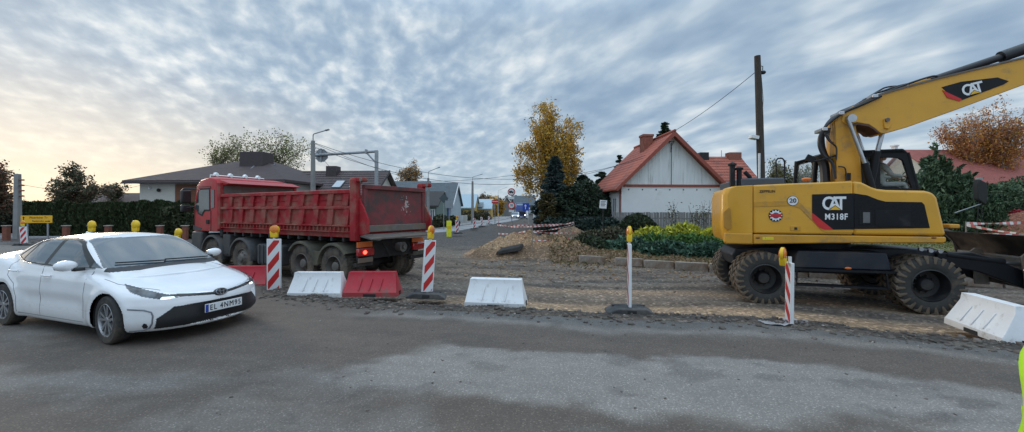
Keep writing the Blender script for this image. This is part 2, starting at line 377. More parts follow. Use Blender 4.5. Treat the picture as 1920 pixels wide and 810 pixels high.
# ---- asphalt road (a sheet with a thickness at its broken edge)
xs = axis(-160, 30, -8, 8, .05, 1.12, 6); ys = axis(-12, 60, 2.2, 9, .05, 1.12, 4)
ax, ay, aq = grid(xs, ys)
e = -polydist(ax, ay, EDGE)+(fbm(ax, ay, .5, 4)-.5)*.16
n1 = fbm(ax, ay, 1.6, 5)-.5; n2 = fbm(ax*.35, ay*1.3, .5, 4)-.5; n0 = fbm(ax+50, ay, .5, 4)-.5
d = -e+n1*.5+n0*.22+(fbm(ax, ay, .16, 3)-.5)*.12
fresh = C(.122, .116, .108); brown = C(.118, .096, .080); light = C(.245, .226, .205); mid = C(.155, .140, .125)
ac = np.zeros((len(ax), 3)); ac[:] = brown
ac = mixc(ac, fresh, (1-sst(.36, .44, d))*sst(-3.2, -1.5, ax)); ac = mixc(ac, light*.85, np.exp(-((d-.52+.1*n2)/.16)**2)*sst(-3.4, -1.8, ax)*.8)
lp = sst(1.62, 1.80, d+.45*n2)*(1-sst(3.0, 3.3, d+.6*n1))*sst(-1.25, -.85, ax+.8*n2+.9*(d-2)+.5*n0)
ac = mixc(ac, light, lp*.92)
ac = mixc(ac, mid*1.2, sst(3.1, 3.6, d+.5*n1)*.65*sst(.42, .62, fbm(ax, ay, 1.1, 4)))
ac = mixc(ac, light*.72, sst(-1.0, -2.4, ax)*sst(.42, .68, fbm(ax*.6+4, ay*1.2, 1.0, 5))*sst(2.2, 3.2, d)*.9)
ac = mixc(ac, C(.06, .052, .048), .5*sst(.2, .32, n2+n0*.6)*lp)
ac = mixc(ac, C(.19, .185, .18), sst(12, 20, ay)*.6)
ac *= (.9+.2*fbm(ax, ay, .15, 2))[:, None]
ac *= (.86+.28*fbm(ax*.22+ay*.03, (ay+.12*ax)*2.0, .34, 4))[:, None]
ac = mixc(ac, C(.075, .066, .06), .35*sst(.62, .68, fbm(ax*.8+20, ay*1.2+ax*.15, .42, 5)))
keep = (e[aq].max(1) < .02)
az = .004*n1
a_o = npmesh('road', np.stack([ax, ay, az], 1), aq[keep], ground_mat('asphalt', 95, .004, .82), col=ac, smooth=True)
bm = bmesh.new(); bm.from_mesh(a_o.data); bmesh.ops.delete(bm, geom=[v for v in bm.verts if not v.link_faces], context='VERTS')
be = [q for q in bm.edges if q.is_boundary and q.verts[0].co.y > -5]
r_ = bmesh.ops.extrude_edge_only(bm, edges=be)
for v in r_['geom']:
    if isinstance(v, bmesh.types.BMVert): v.co.z -= .22
bm.to_mesh(a_o.data); bm.free()
tag(a_o, 'worn grey asphalt road with pale dusty patches and a broken edge', kind='structure')

# ---- old street, kerbs, pavement
def strip(name, near, far, z, m, label, thick=.25, n=40, kind='structure', cat=None):
    def samp(p, n):
        p = [Vector(q) for q in p]; l = [0]
        for a, b in zip(p[:-1], p[1:]): l.append(l[-1]+(b-a).length)
        out = []
        for i in range(n+1):
            t = l[-1]*(i/n)**1.6; j = max(k for k in range(len(l)) if l[k] <= t+1e-9); j = min(j, len(p)-2)
            out.append(p[j].lerp(p[j+1], (t-l[j])/(l[j+1]-l[j])))
        return out
    a, b = samp(near, n), samp(far, n); mb = MB()
    mb.sheet([[(q.x, q.y, z-thick) for q in a], [(q.x, q.y, z) for q in a], [(q.x, q.y, z) for q in b], [(q.x, q.y, z-thick) for q in b]])
    o = mb.build(name, m); return tag(o, label, cat, kind=kind)
def off(p, d):
    r = []
    for i, q in enumerate(p):
        a = Vector(p[max(i-1, 0)]); b = Vector(p[min(i+1, len(p)-1)]); t = (b-a).normalized(); r.append((q[0]-t.y*d, q[1]+t.x*d))
    return r
M_conc = mat('concrete', (.36, .35, .33), .85, var=.25, vs=3, dirt=(.16, .13, .10), damt=.25, bump=.2)
M_oldasph = mat('old_asphalt', (.30, .30, .31), .85, var=.2, vs=.6, dirt=(.2, .18, .16), damt=.3, ds=.4)
strip('street', ST_N, ST_F, .07, M_oldasph, 'pale old street running away between the houses')
strip('street_kerb', off(ST_N, 2.6), off(ST_N, 2.78), .17, M_conc, 'long pale kerb line in the old street')
strip('far_kerb', ST_F, off(ST_F, .25), .2, M_conc, 'pale kerb on the far side of the old street')
strip('pavement', off(ST_F, 1.6), off(ST_F, 3.2), .09, mat('pavers', (.33, .31, .29), .85, var=.3, vs=3), 'paved footway beside the houses of the old street')
# kerb stones left standing in the dug-up bank, each a loose block
M_kerb = mat('kerb_stone', (.34, .30, .26), .85, var=.3, vs=5, dirt=(.17, .11, .07), damt=.5, ds=3, bump=.4)
kl = [Vector(q) for q in KERB]; runs = []
tot = (kl[1]-kl[0]).length; s = .25; i = 0
while s < tot-.2:
    l = .98; a = kl[0].lerp(kl[1], s/tot); dirv = (kl[1]-kl[0]).normalized(); runs.append((a, dirv, l, i)); s += 1.02+(.35 if i == 0 else 0); i += 1
tot2 = (kl[2]-kl[1]).length; s = .1
while s < tot2-1:
    dirv = (kl[2]-kl[1]).normalized(); runs.append((kl[1].lerp(kl[2], s/tot2), dirv, .98, i)); s += 1.02; i += 1
for a, dv, l, i in runs:
    c = a+dv*l/2; o = MB().box((0, 0, 0), (l, .15, .28)).build('kerb_stone', M_kerb, bevel=.015)
    o.location = (c.x, c.y, -.02+random.uniform(-.02, .02)); o.rotation_euler = (random.uniform(-.06, .06), random.uniform(-.02, .02), math.atan2(dv.y, dv.x)+random.uniform(-.015, .015))
    tag(o, 'soiled concrete kerb stone in the broken row below the soil bank', 'kerb stone', 'kerb stones below the soil bank')
# ---- loose rubble, one uncountable scatter
def rubble(name, label, n, fn, m, smin, smax, flat=.6):
    V = []; Q = []; base = [(-1, -1, -1), (1, -1, -1), (1, 1, -1), (-1, 1, -1), (-1, -1, 1), (1, -1, 1), (1, 1, 1), (-1, 1, 1)]
    fs = [(0, 3, 2, 1), (4, 5, 6, 7), (0, 1, 5, 4), (1, 2, 6, 5), (2, 3, 7, 6), (3, 0, 4, 7)]
    xs_, ys_ = fn(n); zs_ = hgt(xs_, ys_); zr = -polydist(xs_, ys_, EDGE) < 0; zs_ = np.where(zr, 0, zs_)
    for x, y, z in zip(xs_, ys_, zs_):
        s_ = smin+(smax-smin)*random.random()**3; M = Matrix.Translation((x, y, z+s_*.15)) @ Matrix.Rotation(random.random()*6.3, 4, 'Z') @ Matrix.Rotation(random.uniform(-.6, .6), 4, 'X')
        o = len(V)
        for p in base: V.append(M @ Vector((p[0]*s_*random.uniform(.35, 1), p[1]*s_*random.uniform(.3, .8), p[2]*s_*flat*random.uniform(.3, .8))))
        Q += [tuple(a+o for a in f) for f in fs]
    return tag(npmesh(name, [tuple(v) for v in V], Q, m), label, kind='stuff')
def along(n, lo, hi, x0=-5.5, x1=8.5):
    ep = [Vector(q) for q in EDGE if -14 < q[0] < 14]; X = []; Y = []
    while len(X) < n:
        j = random.randrange(len(ep)-1); 
        if random.random() > (ep[j+1]-ep[j]).length/4: continue
        p = ep[j].lerp(ep[j+1], random.random()); t = (ep[j+1]-ep[j]).normalized(); nn = Vector((t.y, -t.x)); d = random.gauss((lo+hi)/2, (hi-lo)/2.5)
        q = p+nn*d
        if x0 < q.x < x1: X.append(q.x); Y.append(q.y)
    return np.array(X), np.array(Y)
M_rub = mat('rubble', (.12, .10, .085), .9, var=.6, vs=1.7); M_rubl = mat('pale_rubble', (.36, .33, .29), .9, var=.3, vs=2); M_clod = mat('soil_clod', (.27, .18, .11), .95, var=.4, vs=2)
rubble('rubble', 'dark crumbled asphalt along the broken road edge', 2600, lambda n: along(n, -.05, .75), M_rub, .01, .06)
rubble('road_grit', 'dark crumbs and clods dropped on the pale road patch', 260, lambda n: (RNG.uniform(-3, 7, n), RNG.uniform(2.6, 6.0, n)), M_rub, .004, .018)
rubble('gravel', 'pale stone chips scattered along the road edge', 420, lambda n: along(n, -.15, 1.2), M_rubl, .006, .026)
rubble('soil_clods', 'clods of brown soil on the bank and heaps', 1500, lambda n: (RNG.uniform(-1.5, 13, n), RNG.uniform(11, 19, n)), M_clod, .012, .08)
rubble('site_gravel', 'grey stones strewn over the churned lane', 1500, lambda n: (RNG.uniform(-9, 12, n), RNG.uniform(8.5, 19, n)), M_rub, .01, .05)
# ================================================================= white car
M_white = mat('white_car_paint', (.79, .80, .82), .2, coat=1, var=.02, dirt=(.40, .36, .30), damt=0, ds=5, dlow=(.14, .50))
M_glass = mat('tinted_glass', (.035, .055, .068), .04, var=.15, spec=1, coat=.7)
M_blackpl = mat('black_plastic', (.018, .018, .02), .45, var=.2)
M_gloss = mat('gloss_black', (.012, .012, .014), .15, var=.1, coat=.5)
M_chrome = mat('chrome', (.75, .76, .78), .18, metal=1, var=.05)
M_rim = mat('alloy', (.42, .43, .45), .32, metal=.85, var=.1, dirt=(.12, .10, .08), damt=.2, ds=6)
M_tyre = mat('tyre_rubber', (.028, .027, .027), .85, var=.3, dirt=(.12, .095, .07), damt=.25, ds=4)
M_gap = mat('matt_black', (.02, .02, .02), .8, var=0); M_seam = mat('panel_seam', (.10, .10, .105), .7, var=0)
M_lens = mat('lamp_lens', (.10, .11, .12), .12, var=.8, coat=.2, vs=9, spec=.3)
M_lit = mat('lit_lamp', (.9, .95, .95), .3, emit=1.1, ecol=(.75, 1, .92), var=0)
M_textd = mat('black_lettering', (.015, .015, .02), .6, var=0)
M_textw = mat('white_lettering', (.75, .76, .77), .6, var=.05)
M_platew = mat('plate_white', (.72, .74, .76), .4, var=.05)

def smin(a, b, k):
    h = np.clip(.5+.5*(b-a)/k, 0, 1); return b*(1-h)+a*h-k*h*(1-h)
def smax(a, b, k): return -smin(-a, -b, k)
def crv(x, pts):
    xs_ = np.array([p[0] for p in pts], float); ys_ = np.array([p[1] for p in pts], float)
    m = np.zeros(len(xs_)); d = np.diff(ys_)/np.diff(xs_); m[1:-1] = (d[:-1]+d[1:])/2; m[0] = d[0]; m[-1] = d[-1]
    m[1:-1] = np.where(d[:-1]*d[1:] <= 0, 0, m[1:-1])
    x = np.clip(x, xs_[0], xs_[-1]); i = np.clip(np.searchsorted(xs_, x, 'right')-1, 0, len(d)-1); h = xs_[i+1]-xs_[i]; t = (x-xs_[i])/h
    return ys_[i]*(1+2*t)*(1-t)**2+h*m[i]*t*(1-t)**2+ys_[i+1]*t*t*(3-2*t)+h*m[i+1]*t*t*(t-1)
WB0, WB1 = .95, 3.65
def carF(x, y, z):
    y = np.abs(y)
    # nose and tail planform
    nose = crv(z, [(.12, .14), (.24, .045), (.34, .02), (.46, .03), (.56, .045), (.66, .10), (.74, .26), (.85, .7)])
    tail = crv(z, [(.15, 4.50), (.3, 4.58), (.55, 4.62), (.8, 4.60), (.98, 4.60), (1.1, 4.52)])
    W = crv(z, [(.12, .80), (.22, .865), (.40, .885), (.60, .888), (.70, .878), (.82, .862), (.93, .835), (1.05, .80)])
    W = W-.018*np.exp(-((z-.50)/.10)**2)*sst(.9+.5, 1.7, x)*(1-sst(2.9, 3.2, x))
    W = W+.020*(np.exp(-((np.hypot(x-WB0, z-.33)-.40)/.09)**2)+np.exp(-((np.hypot(x-WB1, z-.33)-.40)/.09)**2))
    tf = np.clip((x-nose)/.78, 0, 1); tr = np.clip((tail-x)/.60, 0, 1)
    pf = (1-(1-tf)**2.5)**(1/2.15); pr = (1-(1-tr)**3.0)**(1/2.4)
    side = y-W*pf*pr
    # front plane itself keeps the implicit well behaved near the nose
    fr = nose+.20*(y/.88)**2.6*.9-x; re = x-(tail-.13*(y/.88)**3)
    side = smax(side, smax(fr, re, .05), .06)
    topc = crv(x, [(0, .60), (.10, .69), (.22, .745), (.5, .83), (.9, .915), (1.3, .975), (1.9, .985), (2.6, .99), (3.3, 1.02), (3.9, 1.09), (4.3, 1.10), (4.52, 1.105), (4.63, 1.05)])
    crown = .16*(y/.88)**3*(1-sst(1.2, 1.7, x))+.13*(y/.88)**4*sst(1.2, 1.7, x)
    hoodrise = .012*np.exp(-((y-.56)/.07)**2)*(1-sst(1.0, 1.3, x))*sst(.25, .6, x)
    top = (z-(topc-crown+hoodrise))
    low = smax(side, top*.9, .045)
    bot = (.17+.02*np.sin(x)*0)-z
    low = smax(low, bot, .03)
    # cabin
    ws = ((z-.955)-(x-.14*y*y-1.17)*.485)*.9        # windscreen plane
    rw = ((z-1.09)-(4.12-.12*y*y-x)*.365)*.94
    roof = z-(crv(x, [(1.4, 1.30), (2.0, 1.405), (2.45, 1.435), (2.9, 1.425), (3.4, 1.37), (4, 1.2)])-.075*(y/.6)**2.4)
    Wg = crv(z, [(.8, .85), (.95, .835), (1.05, .79), (1.2, .70), (1.35, .605), (1.45, .54)])-.17*sst(2.9, 4.2, x)**1.3-.10*(1-sst(1.2, 2.1, x))
    cab = smax(smax(roof, smax(ws, rw, .05), .05), (y-Wg)*.9, .05)
    cab = np.maximum(cab, .78-z)
    f = smin(low, cab, .03)
    # sculpting at the front
    hexa = np.maximum(np.abs(z-.358)-.145, y-.70+.9*np.clip(z-.36, 0, 1)*1.25-.10*np.clip(.36-z, 0, 1))
    f = np.where(x < .6, np.maximum(f, -(np.maximum(hexa, (x-nose-.045-.20*(y/.88)**2.6*.9)))), f)
    return f
def car_surface():
    x0, x1, zc = 1.00, 3.75, .60; st = .0135
    S = []; a = np.linspace(pi/2, 0.0, int(1.35/st))   # front fan
    for q in a[::-1]: S.append((x0, -sin(q) if False else 0, 0))
    S = [('f', t) for t in np.linspace(0, pi/2, int(1.3/.0095))]+[('m', x) for x in np.arange(x0+st, x1, st)]+[('r', t) for t in np.linspace(pi/2, 0, int(1.2/st))]
    TH = np.linspace(-pi/2, pi/2, 250)                 # half body: from below, round the +y side, to the top
    O = []; D = []
    for kind, t in S:
        for th in TH:
            py, pz = cos(th), sin(th)
            if kind == 'm': O.append((t, 0, zc)); D.append((0, py, pz))
            elif kind == 'f': O.append((x0, 0, zc)); D.append((-cos(t), py*sin(t), pz*sin(t)))
            else: O.append((x1, 0, zc)); D.append((cos(t), py*sin(t), pz*sin(t)))
    O = np.array(O, float); D = np.array(D, float); lo = np.full(len(O), .02); hi = np.full(len(O), 1.35)
    # march outwards so that the first exit is found
    r = lo.copy(); done = np.zeros(len(O), bool)
    for s_ in np.arange(.05, 1.4, .03):
        p = O+D*s_; f = carF(p[:, 0], p[:, 1], p[:, 2]); new = (f > 0) & ~done; hi[new] = s_; lo[new] = s_-.03; done |= new
    for _ in range(14):
        mid_ = (lo+hi)/2; p = O+D*mid_[:, None]; f = carF(p[:, 0], p[:, 1], p[:, 2]); lo = np.where(f <= 0, mid_, lo); hi = np.where(f > 0, mid_, hi)
    P = O+D*((lo+hi)/2)[:, None]; n, m = len(S), len(TH)
    idx = np.arange(n*m).reshape(n, m); q = np.stack([idx[:-1, :-1], idx[1:, :-1], idx[1:, 1:], idx[:-1, 1:]], -1).reshape(-1, 4)
    P[:, 1] = np.where(np.tile(np.isclose(np.abs(TH), pi/2), n), 0, P[:, 1])
    return P, q
def inpoly(u, v, poly):
    ins = np.zeros(u.shape, bool); n = len(poly)
    for i in range(n):
        (x1, y1), (x2, y2) = poly[i], poly[(i+1) % n]
        c = ((y1 > v) != (y2 > v)) & (u < (x2-x1)*(v-y1)/((y2-y1) or 1e-9)+x1); ins ^= c
    return ins
def pdist(u, v, pts):
    return np.abs(polydist(u, v, pts))
car_loc = Vector((-4.26, 5.83, 0)); car_rz = math.atan2(.33, -.944)
car = thing('car', 'white saloon car with its headlights on, turning in front of the dump truck', 'car', car_loc, car_rz)
P, q = car_surface()
c = P[q].mean(1); cx, cy, cz = c.T
side = cy > .35
belt = [(1.42, 1.00), (2.2, 1.005), (3.0, 1.03), (3.62, 1.06)]
w_front = [(1.62, .985), (1.64, 1.01), (2.10, 1.30), (2.30, 1.345), (2.56, 1.36), (2.56, 1.0)]
w_quart = [(1.36, .975), (1.60, .985), (1.60, 1.065), (1.50, 1.03)]
w_rear = [(2.66, 1.0), (2.66, 1.36), (2.9, 1.35), (3.2, 1.29), (3.36, 1.05), (3.30, 1.025)]
w_rq = [(3.36, 1.035), (3.41, 1.055), (3.28, 1.265), (3.34, 1.245), (3.60, 1.12), (3.70, 1.07)]
blackout = [(1.50, .968), (1.52, 1.04), (2.06, 1.33), (2.28, 1.372), (2.6, 1.385), (2.95, 1.37), (3.25, 1.31), (3.62, 1.145), (3.78, 1.07), (3.3, 1.005), (2.6, .975)]
isw = side & (inpoly(cx, cz, w_front) | inpoly(cx, cz, w_rear) | inpoly(cx, cz, w_rq) | inpoly(cx, cz, w_quart))
blk = side & inpoly(cx, cz, blackout) & ~isw
chr_ = side & (pdist(cx, cz, blackout+[blackout[0]]) < .011) & (cx < 3.8)
wsF = (np.abs((cz-.955)-(cx-.14*cy*cy-1.17)*.485) < .03) & (cx < 2.25) & (cz > .985) & (cz < 1.375) & (cy < .745-(cz-.955)*.43)
rwF = (cx > 3.2) & (cz > 1.12) & (cz < 1.35) & (cy < .60-(cz-1.1)*.5) & (np.abs((cz-1.09)-(4.12-.12*cy*cy-cx)*.365) < .03)
qf = cy+.95*np.clip(cx-.20, 0, 2)
lampm = (cx < .85) & inpoly(qf, cz, [(.50, .612), (.56, .648), (.80, .70), (1.14, .765), (1.36, .80), (1.20, .715), (.98, .655), (.66, .600)])
litm = lampm & (qf < .70) & (cz < .632+.0*qf) & (qf > .53)
grille = (cx < .45) & (np.abs(cz-.358) < .140) & (cy < .70-1.1*np.clip(cz-.36, 0, 1))
strip_ = (cx < .6) & (cz > .575+.10*np.clip(cy-.05, 0, 1)) & (cz < .612+.10*np.clip(cy-.05, 0, 1)) & (cy < .56) & (cy > .09)
stripc = (cx < .6) & (np.abs(cz-(.622+.10*np.clip(cy-.05, 0, 1))) < .008) & (cy < .60)
emb = (cx < .4) & (np.hypot(cy/.115, (cz-.60)/.062) < 1)
qc = cy+.9*np.clip(cx-.15, 0, 2)
Cpts = [(.74, .50), (.87, .475), (.93, .37), (.94, .26), (.90, .215), (.76, .205)]
fogC = (cx < .75) & (pdist(qc, cz, [(1.12, .50), (.90, .475), (.85, .44), (.855, .30), (.89, .225), (1.14, .205)]) < .011)
foglamp = (cx < .9) & (np.hypot((qc-.965)/1.15, cz-.268) < .038)
fogin = (cx < .75) & inpoly(qc, cz, [(.905, .46), (.86, .36), (.88, .245), (1.04, .225), (.96, .31), (.915, .36), (.94, .45)])
lip = (cx < 1.0) & (cz < .205)
gaps = (side & (((np.abs(cx-(1.50+.0*cz)) < .007) & (cz > .30) & (cz < .95) ) | ((np.abs(cx-2.61) < .007) & (cz > .25) & (cz < .99)) |
        ((pdist(cx, cz, [(3.62, 1.03), (3.55, .80), (3.30, .66), (3.22, .45), (3.22, .25)]) < .007)) | ((np.abs(cz-.245) < .007) & (cx > 1.5) & (cx < 3.2)))) | \
       ((pdist(cx, cy, [(.30, .56), (.55, .72), (.85, .80), (1.24, .795)]) < .009) & (cz > .70) & (cx < 1.24)) | ((cx > 1.05) & (cx < 1.2) & (np.abs(cz-.95) < .0))
cowl = (cx > 1.10) & (cx < 1.32) & (np.abs((cz-.955)-(cx-.14*cy*cy-1.17)*.485) < .05) & ~wsF & (cz < 1.0) & (cy < .76) & (cz > .93)
arch = (cy > .45) & ((np.hypot(cx-WB0, cz-.325) < .365) | (np.hypot(cx-WB1, cz-.325) < .365)) & (cz < .72)
under = (cz < .185) & (cy < .80) & (cx > .12) & (cx < 4.5)
part = np.zeros(len(c), int)
for i, msk in enumerate([cx < -9, cx < -9, grille, strip_, stripc, lampm, litm, cx < -9, cx < -9, foglamp, cx < -9, blk, cowl, cx < -9, isw, wsF, rwF], 1): part[msk] = i
part[arch | under] = -1
names = {0: ('body', M_white), 1: ('fog_lamp_recess', M_blackpl), 3: ('grille', M_blackpl), 4: ('grille_bar', M_gloss), 5: ('chrome_strip', M_chrome), 6: ('headlight', M_lens), 7: ('headlight_glow', M_lit),
         9: ('bumper_trim', mat('grey_trim', (.16, .17, .19), .4)), 10: ('fog_lamp', M_gloss), 11: ('window_trim', M_chrome), 12: ('window_frame', M_blackpl), 13: ('cowl', M_blackpl), 14: ('panel_gap', M_seam),
         15: ('side_window', M_glass), 16: ('windscreen', M_glass), 17: ('rear_window', M_glass)}
body = None; groups = {}
carN = None
def submesh(P, q, sel, name, m, parent, mirror, inset=0, nrm=None):
    f = q[sel]
    if len(f) == 0: return None
    u, inv = np.unique(f, return_inverse=True); V = P[u].copy(); f = inv.reshape(f.shape)
    if inset: V -= nrm[u]*inset
    if mirror == 2: V2 = V*[1, -1, 1]; f = np.concatenate([f, f[:, ::-1]+len(V)]); V = np.concatenate([V, V2])
    elif mirror == -1: V = V*[1, -1, 1]; f = f[:, ::-1]
    o = npmesh(name, V, f, m, parent, smooth=True)
    bm = bmesh.new(); bm.from_mesh(o.data); bmesh.ops.remove_doubles(bm, verts=bm.verts, dist=1e-4); bm.normal_update()
    bmesh.ops.dissolve_degenerate(bm, edges=bm.edges, dist=1e-5); bm.to_mesh(o.data); bm.free()
    o.data.polygons.foreach_set('use_smooth', [True]*len(o.data.polygons)); o.data.set_sharp_from_angle(angle=R(40))
    return o
# gradient normals for insets
h = .004; G = np.stack([carF(P[:, 0]+h, P[:, 1], P[:, 2])-carF(P[:, 0]-h, P[:, 1], P[:, 2]), carF(P[:, 0], P[:, 1]+h, P[:, 2])-carF(P[:, 0], P[:, 1]-h, P[:, 2]), carF(P[:, 0], P[:, 1], P[:, 2]+h)-carF(P[:, 0], P[:, 1], P[:, 2]-h)], 1)
G /= np.linalg.norm(G, axis=1)[:, None]+1e-9
body = submesh(P, q, part == 0, 'body', M_white, car, 2)
for i, (nm, m) in names.items():
    if i in (0,): continue
    sel = part == i; ins = {15: .002, 16: .001, 17: .001, 14: .001, 12: .001, 6: .001, 7: .001, 3: .003, 1: .01}.get(i, 0)
    if i in (1, 6, 7, 9, 10, 11, 12):
        for sg in (1, -1):
            submesh(P, q, sel, nm, m, car, sg, ins, G)
    elif i == 15:
        for lo_, hi_, nn in ((1.3, 1.61, 'quarter_window'), (1.61, 2.6, 'side_window'), (2.6, 3.345, 'side_window'), (3.345, 4, 'quarter_window')):
            for sg in (1, -1):
                s2 = sel & (cx > lo_) & (cx <= hi_); submesh(P, q, s2, nn, m, car, sg, ins, G)
    else: submesh(P, q, sel, nm, m, car, 2, ins, G)
# trims and shut lines follow the skin as thin real strips
def solve(fn, lo, hi):
    ts = np.linspace(hi, lo, 120); f = fn(ts); k = int(np.argmax(f <= 0)); a, b = ts[k], ts[max(k-1, 0)]
    for _ in range(20):
        m_ = (a+b)/2
        if fn(np.array([m_]))[0] <= 0: a = m_
        else: b = m_
    return a
def yS(x, z): return solve(lambda t: carF(np.full(t.shape, x), t, np.full(t.shape, z)), .2, 1.05)
def zS(x, y): return solve(lambda t: carF(np.full(t.shape, x), np.full(t.shape, y), t), .5, 1.6)
def cS(ph, z):
    c_, s_ = cos(R(ph)), sin(R(ph)); r = solve(lambda t: carF(1.0-t*c_, t*s_, np.full(t.shape, z)), .3, 1.4); return (1.0-r*c_, r*s_, z)
def along_(pts, n=9):
    out = []
    for a, b in zip(pts[:-1], pts[1:]):
        for u in np.linspace(0, 1, n)[:-1]: out.append(tuple(a[i]+(b[i]-a[i])*u for i in range(2)))
    return out+[pts[-1]]
def strips(nm, m, P3, r):
    for s in (1, -1): MB().tube([(x, y*s, z) for x, y, z in P3], r, 6).build(nm, m, car, smooth=60)
top_ = blackout[1:10]
strips('window_trim', M_chrome, [(x, yS(x, z)+.001, z) for x, z in along_(blackout[1:9])], .006)
strips('window_trim', M_chrome, [(x, yS(x, z)+.001, z) for x, z in along_([blackout[8], blackout[9], blackout[10], blackout[0]])], .006)
strips('bumper_trim', MATS['grey_trim'] if 'grey_trim' in MATS else M_blackpl, [cS(a, z) for a, z in along_([(62, .50), (51, .482), (46.5, .45), (45.5, .40), (46, .30), (48, .24), (52, .212), (62, .205)], 6)], .010)
for pts in ([(1.50, .94), (1.50, .30)], [(2.61, .975), (2.61, .25)], [(3.60, 1.02), (3.54, .80), (3.32, .68), (3.22, .48), (3.22, .26)], [(1.52, .245), (3.2, .245)]):
    strips('panel_seam', M_seam, [(x, yS(x, z)-.0005, z) for x, z in along_(pts, 14)], .0035)
strips('panel_seam', M_seam, [(x, y, zS(x, y)) for x, y in along_([(.36, .60), (.60, .725), (.90, .79), (1.20, .79)], 10)], .0035)
# wheels
def car_wheel(x, sgn, dr=1):
    wt = thing('wheel', None, None, (x, .80*sgn, .325)); wt.parent = car
    MB().lathe([(.21, -.10), (.225, -.105), (.30, -.10), (.318, -.085), (.325, -.06), (.325, .06), (.318, .085), (.30, .10), (.232, .102), (.215, .09), (.21, .07), (.21, -.10)], n=64).build('tyre', M_tyre, wt)
    s = sgn
    mb = MB(); mb.lathe([(.225, .095*s), (.218, .10*s), (.208, .095*s), (.20, .06*s), (.198, -.05*s)], n=64)
    mb.lathe([(.001, .085*s), (.03, .086*s), (.045, .078*s), (.055, .06*s)], n=32)
    for k in range(5):
        for d2 in (-.17, .17):
            a = 2*pi*k/5+d2+.2; a2 = 2*pi*k/5+d2*1.45+.2
            def Q(r, an, w_, y): return [(r*cos(an)-w_*sin(an), y, r*sin(an)+w_*cos(an)), (r*cos(an)+w_*sin(an), y, r*sin(an)-w_*cos(an))]
            v = Q(.035, a, .013, .082*s)+Q(.035, a, .013, .05*s)+Q(.206, a2, .019, .088*s)+Q(.206, a2, .019, .05*s)
            mb.add(v, [(0, 1, 5, 4), (0, 4, 6, 2), (1, 3, 7, 5), (2, 6, 7, 3), (0, 2, 3, 1)])
    mb.build('rim', M_rim, wt, smooth=30)
    MB().lathe([(.001, .03*s), (.15, .03*s), (.15, .015*s), (.20, .0), (.20, -.02*s)], n=32).build('brake_disc', mat('dark_metal', (.04, .04, .045), .5, metal=.5), wt)
    return wt
for x in (WB0, WB1):
    for s in (1, -1):
        wh = car_wheel(x, s)
        if x == WB0: wh.rotation_euler = (0, 0, R(-6))
        # arch liner
        mb = MB(); mb.sheet([[(x+.372*cos(a), yy*s, .325+.372*sin(a)) for yy in (.50, .86)] for a in np.linspace(-.35, pi+.35, 24)])
        mb.sheet([[(x-.38, .50*s, zz_) for zz_ in (.12, .72)], [(x+.38, .50*s, zz_) for zz_ in (.12, .72)]]); mb.build('arch_liner', M_gap, car)
MB().bb((.6, -.78, .16), (4.3, .78, .19)).build('underbody', M_gap, car)
# mirrors, handles, wipers, aerial, sills, plate, badge
for s in (1, -1):
    mb = MB(); mb.ball((1.68, .985*s, 1.035), (.075, .125, .075), 20); o = mb.build('mirror', M_white, car)
    MB().box((1.725, .985*s, 1.03), (.04, .20, .10)).build('mirror_glass', M_glass, o, bevel=.02)
    MB().box((1.66, .865*s, .975), (.09, .12, .05), rz=0).build('mirror_arm', M_blackpl, o, bevel=.012)
    for xx, zz_ in ((2.44, .845), (3.34, .875)):
        MB().tube([(xx-.10, .872*s, zz_), (xx-.05, .905*s, zz_+.004), (xx+.05, .905*s, zz_+.006), (xx+.10, .872*s, zz_+.006)], .015, 8).build('door_handle', M_white, car)
for a, b in (((1.20, -.62), (1.30, .02)), ((1.22, .02), (1.30, .60))):
    pts = []
    for t in np.linspace(0, 1, 8):
        yy = a[1]+(b[1]-a[1])*t; xx = a[0]+.14*yy*yy+.045+.045*t; pts.append((xx, yy, .955+(xx-.14*yy*yy-1.17)*.485+.022))
    MB().tube(pts, .010, 6).build('wiper', M_gap, car)
MB().prism([(3.28, 1.375), (3.44, 1.355), (3.42, 1.43), (3.36, 1.42)], 1, -.018, .018).build('roof_aerial', M_white, car, bevel=.008)
pl = thing('number_plate', None, None, (.0, 0, .405)); pl.parent = car
pl.location = (-.012, 0, .415)
pl.rotation_euler = (0, 0, 0)
MB().box((.0, 0, 0), (.012, .53, .118)).build('plate_panel', M_platew, pl, bevel=.003)
# seen from the front (looking along +x) the viewer's left is the car's +y side
MB().box((-.007, .242, 0), (.004, .04, .108)).build('plate_band', mat('plate_blue', (.02, .06, .35), .4), pl)
text('plate_text', 'EL 4NM95', .108, M_textd, pl, (-.0085, -.02, -.002), (R(90), 0, R(-90)), .004, bold=0, sx=.80, sp=1.25)
bd = thing('badge', None, None, (.055, 0, .605)); bd.parent = car; bd.rotation_euler = (0, R(18), 0)
MB().ball((.01, 0, 0), (.02, .105, .058), 24).build('badge_ground', M_gloss, bd)
def ering(rx, rz, cz_=0, r=.006): return [(-.016, rx*cos(a), cz_+rz*sin(a)) for a in np.linspace(0, 2*pi, 30)]
MB().tube(ering(.078, .046), .0055, 6).tube(ering(.026, .046), .0045, 6).tube(ering(.055, .018, .022), .0045, 6).build('badge_rings', mat('badge_metal', (.35,.36,.38), .25, metal=1), bd)
for s in (1, -1):
    MB().box((4.575, .62*s, .93), (.05, .34, .11), rz=-.25*s).build('tail_light', mat('red_lens', (.35, .01, .012), .15, coat=1), car, bevel=.02)
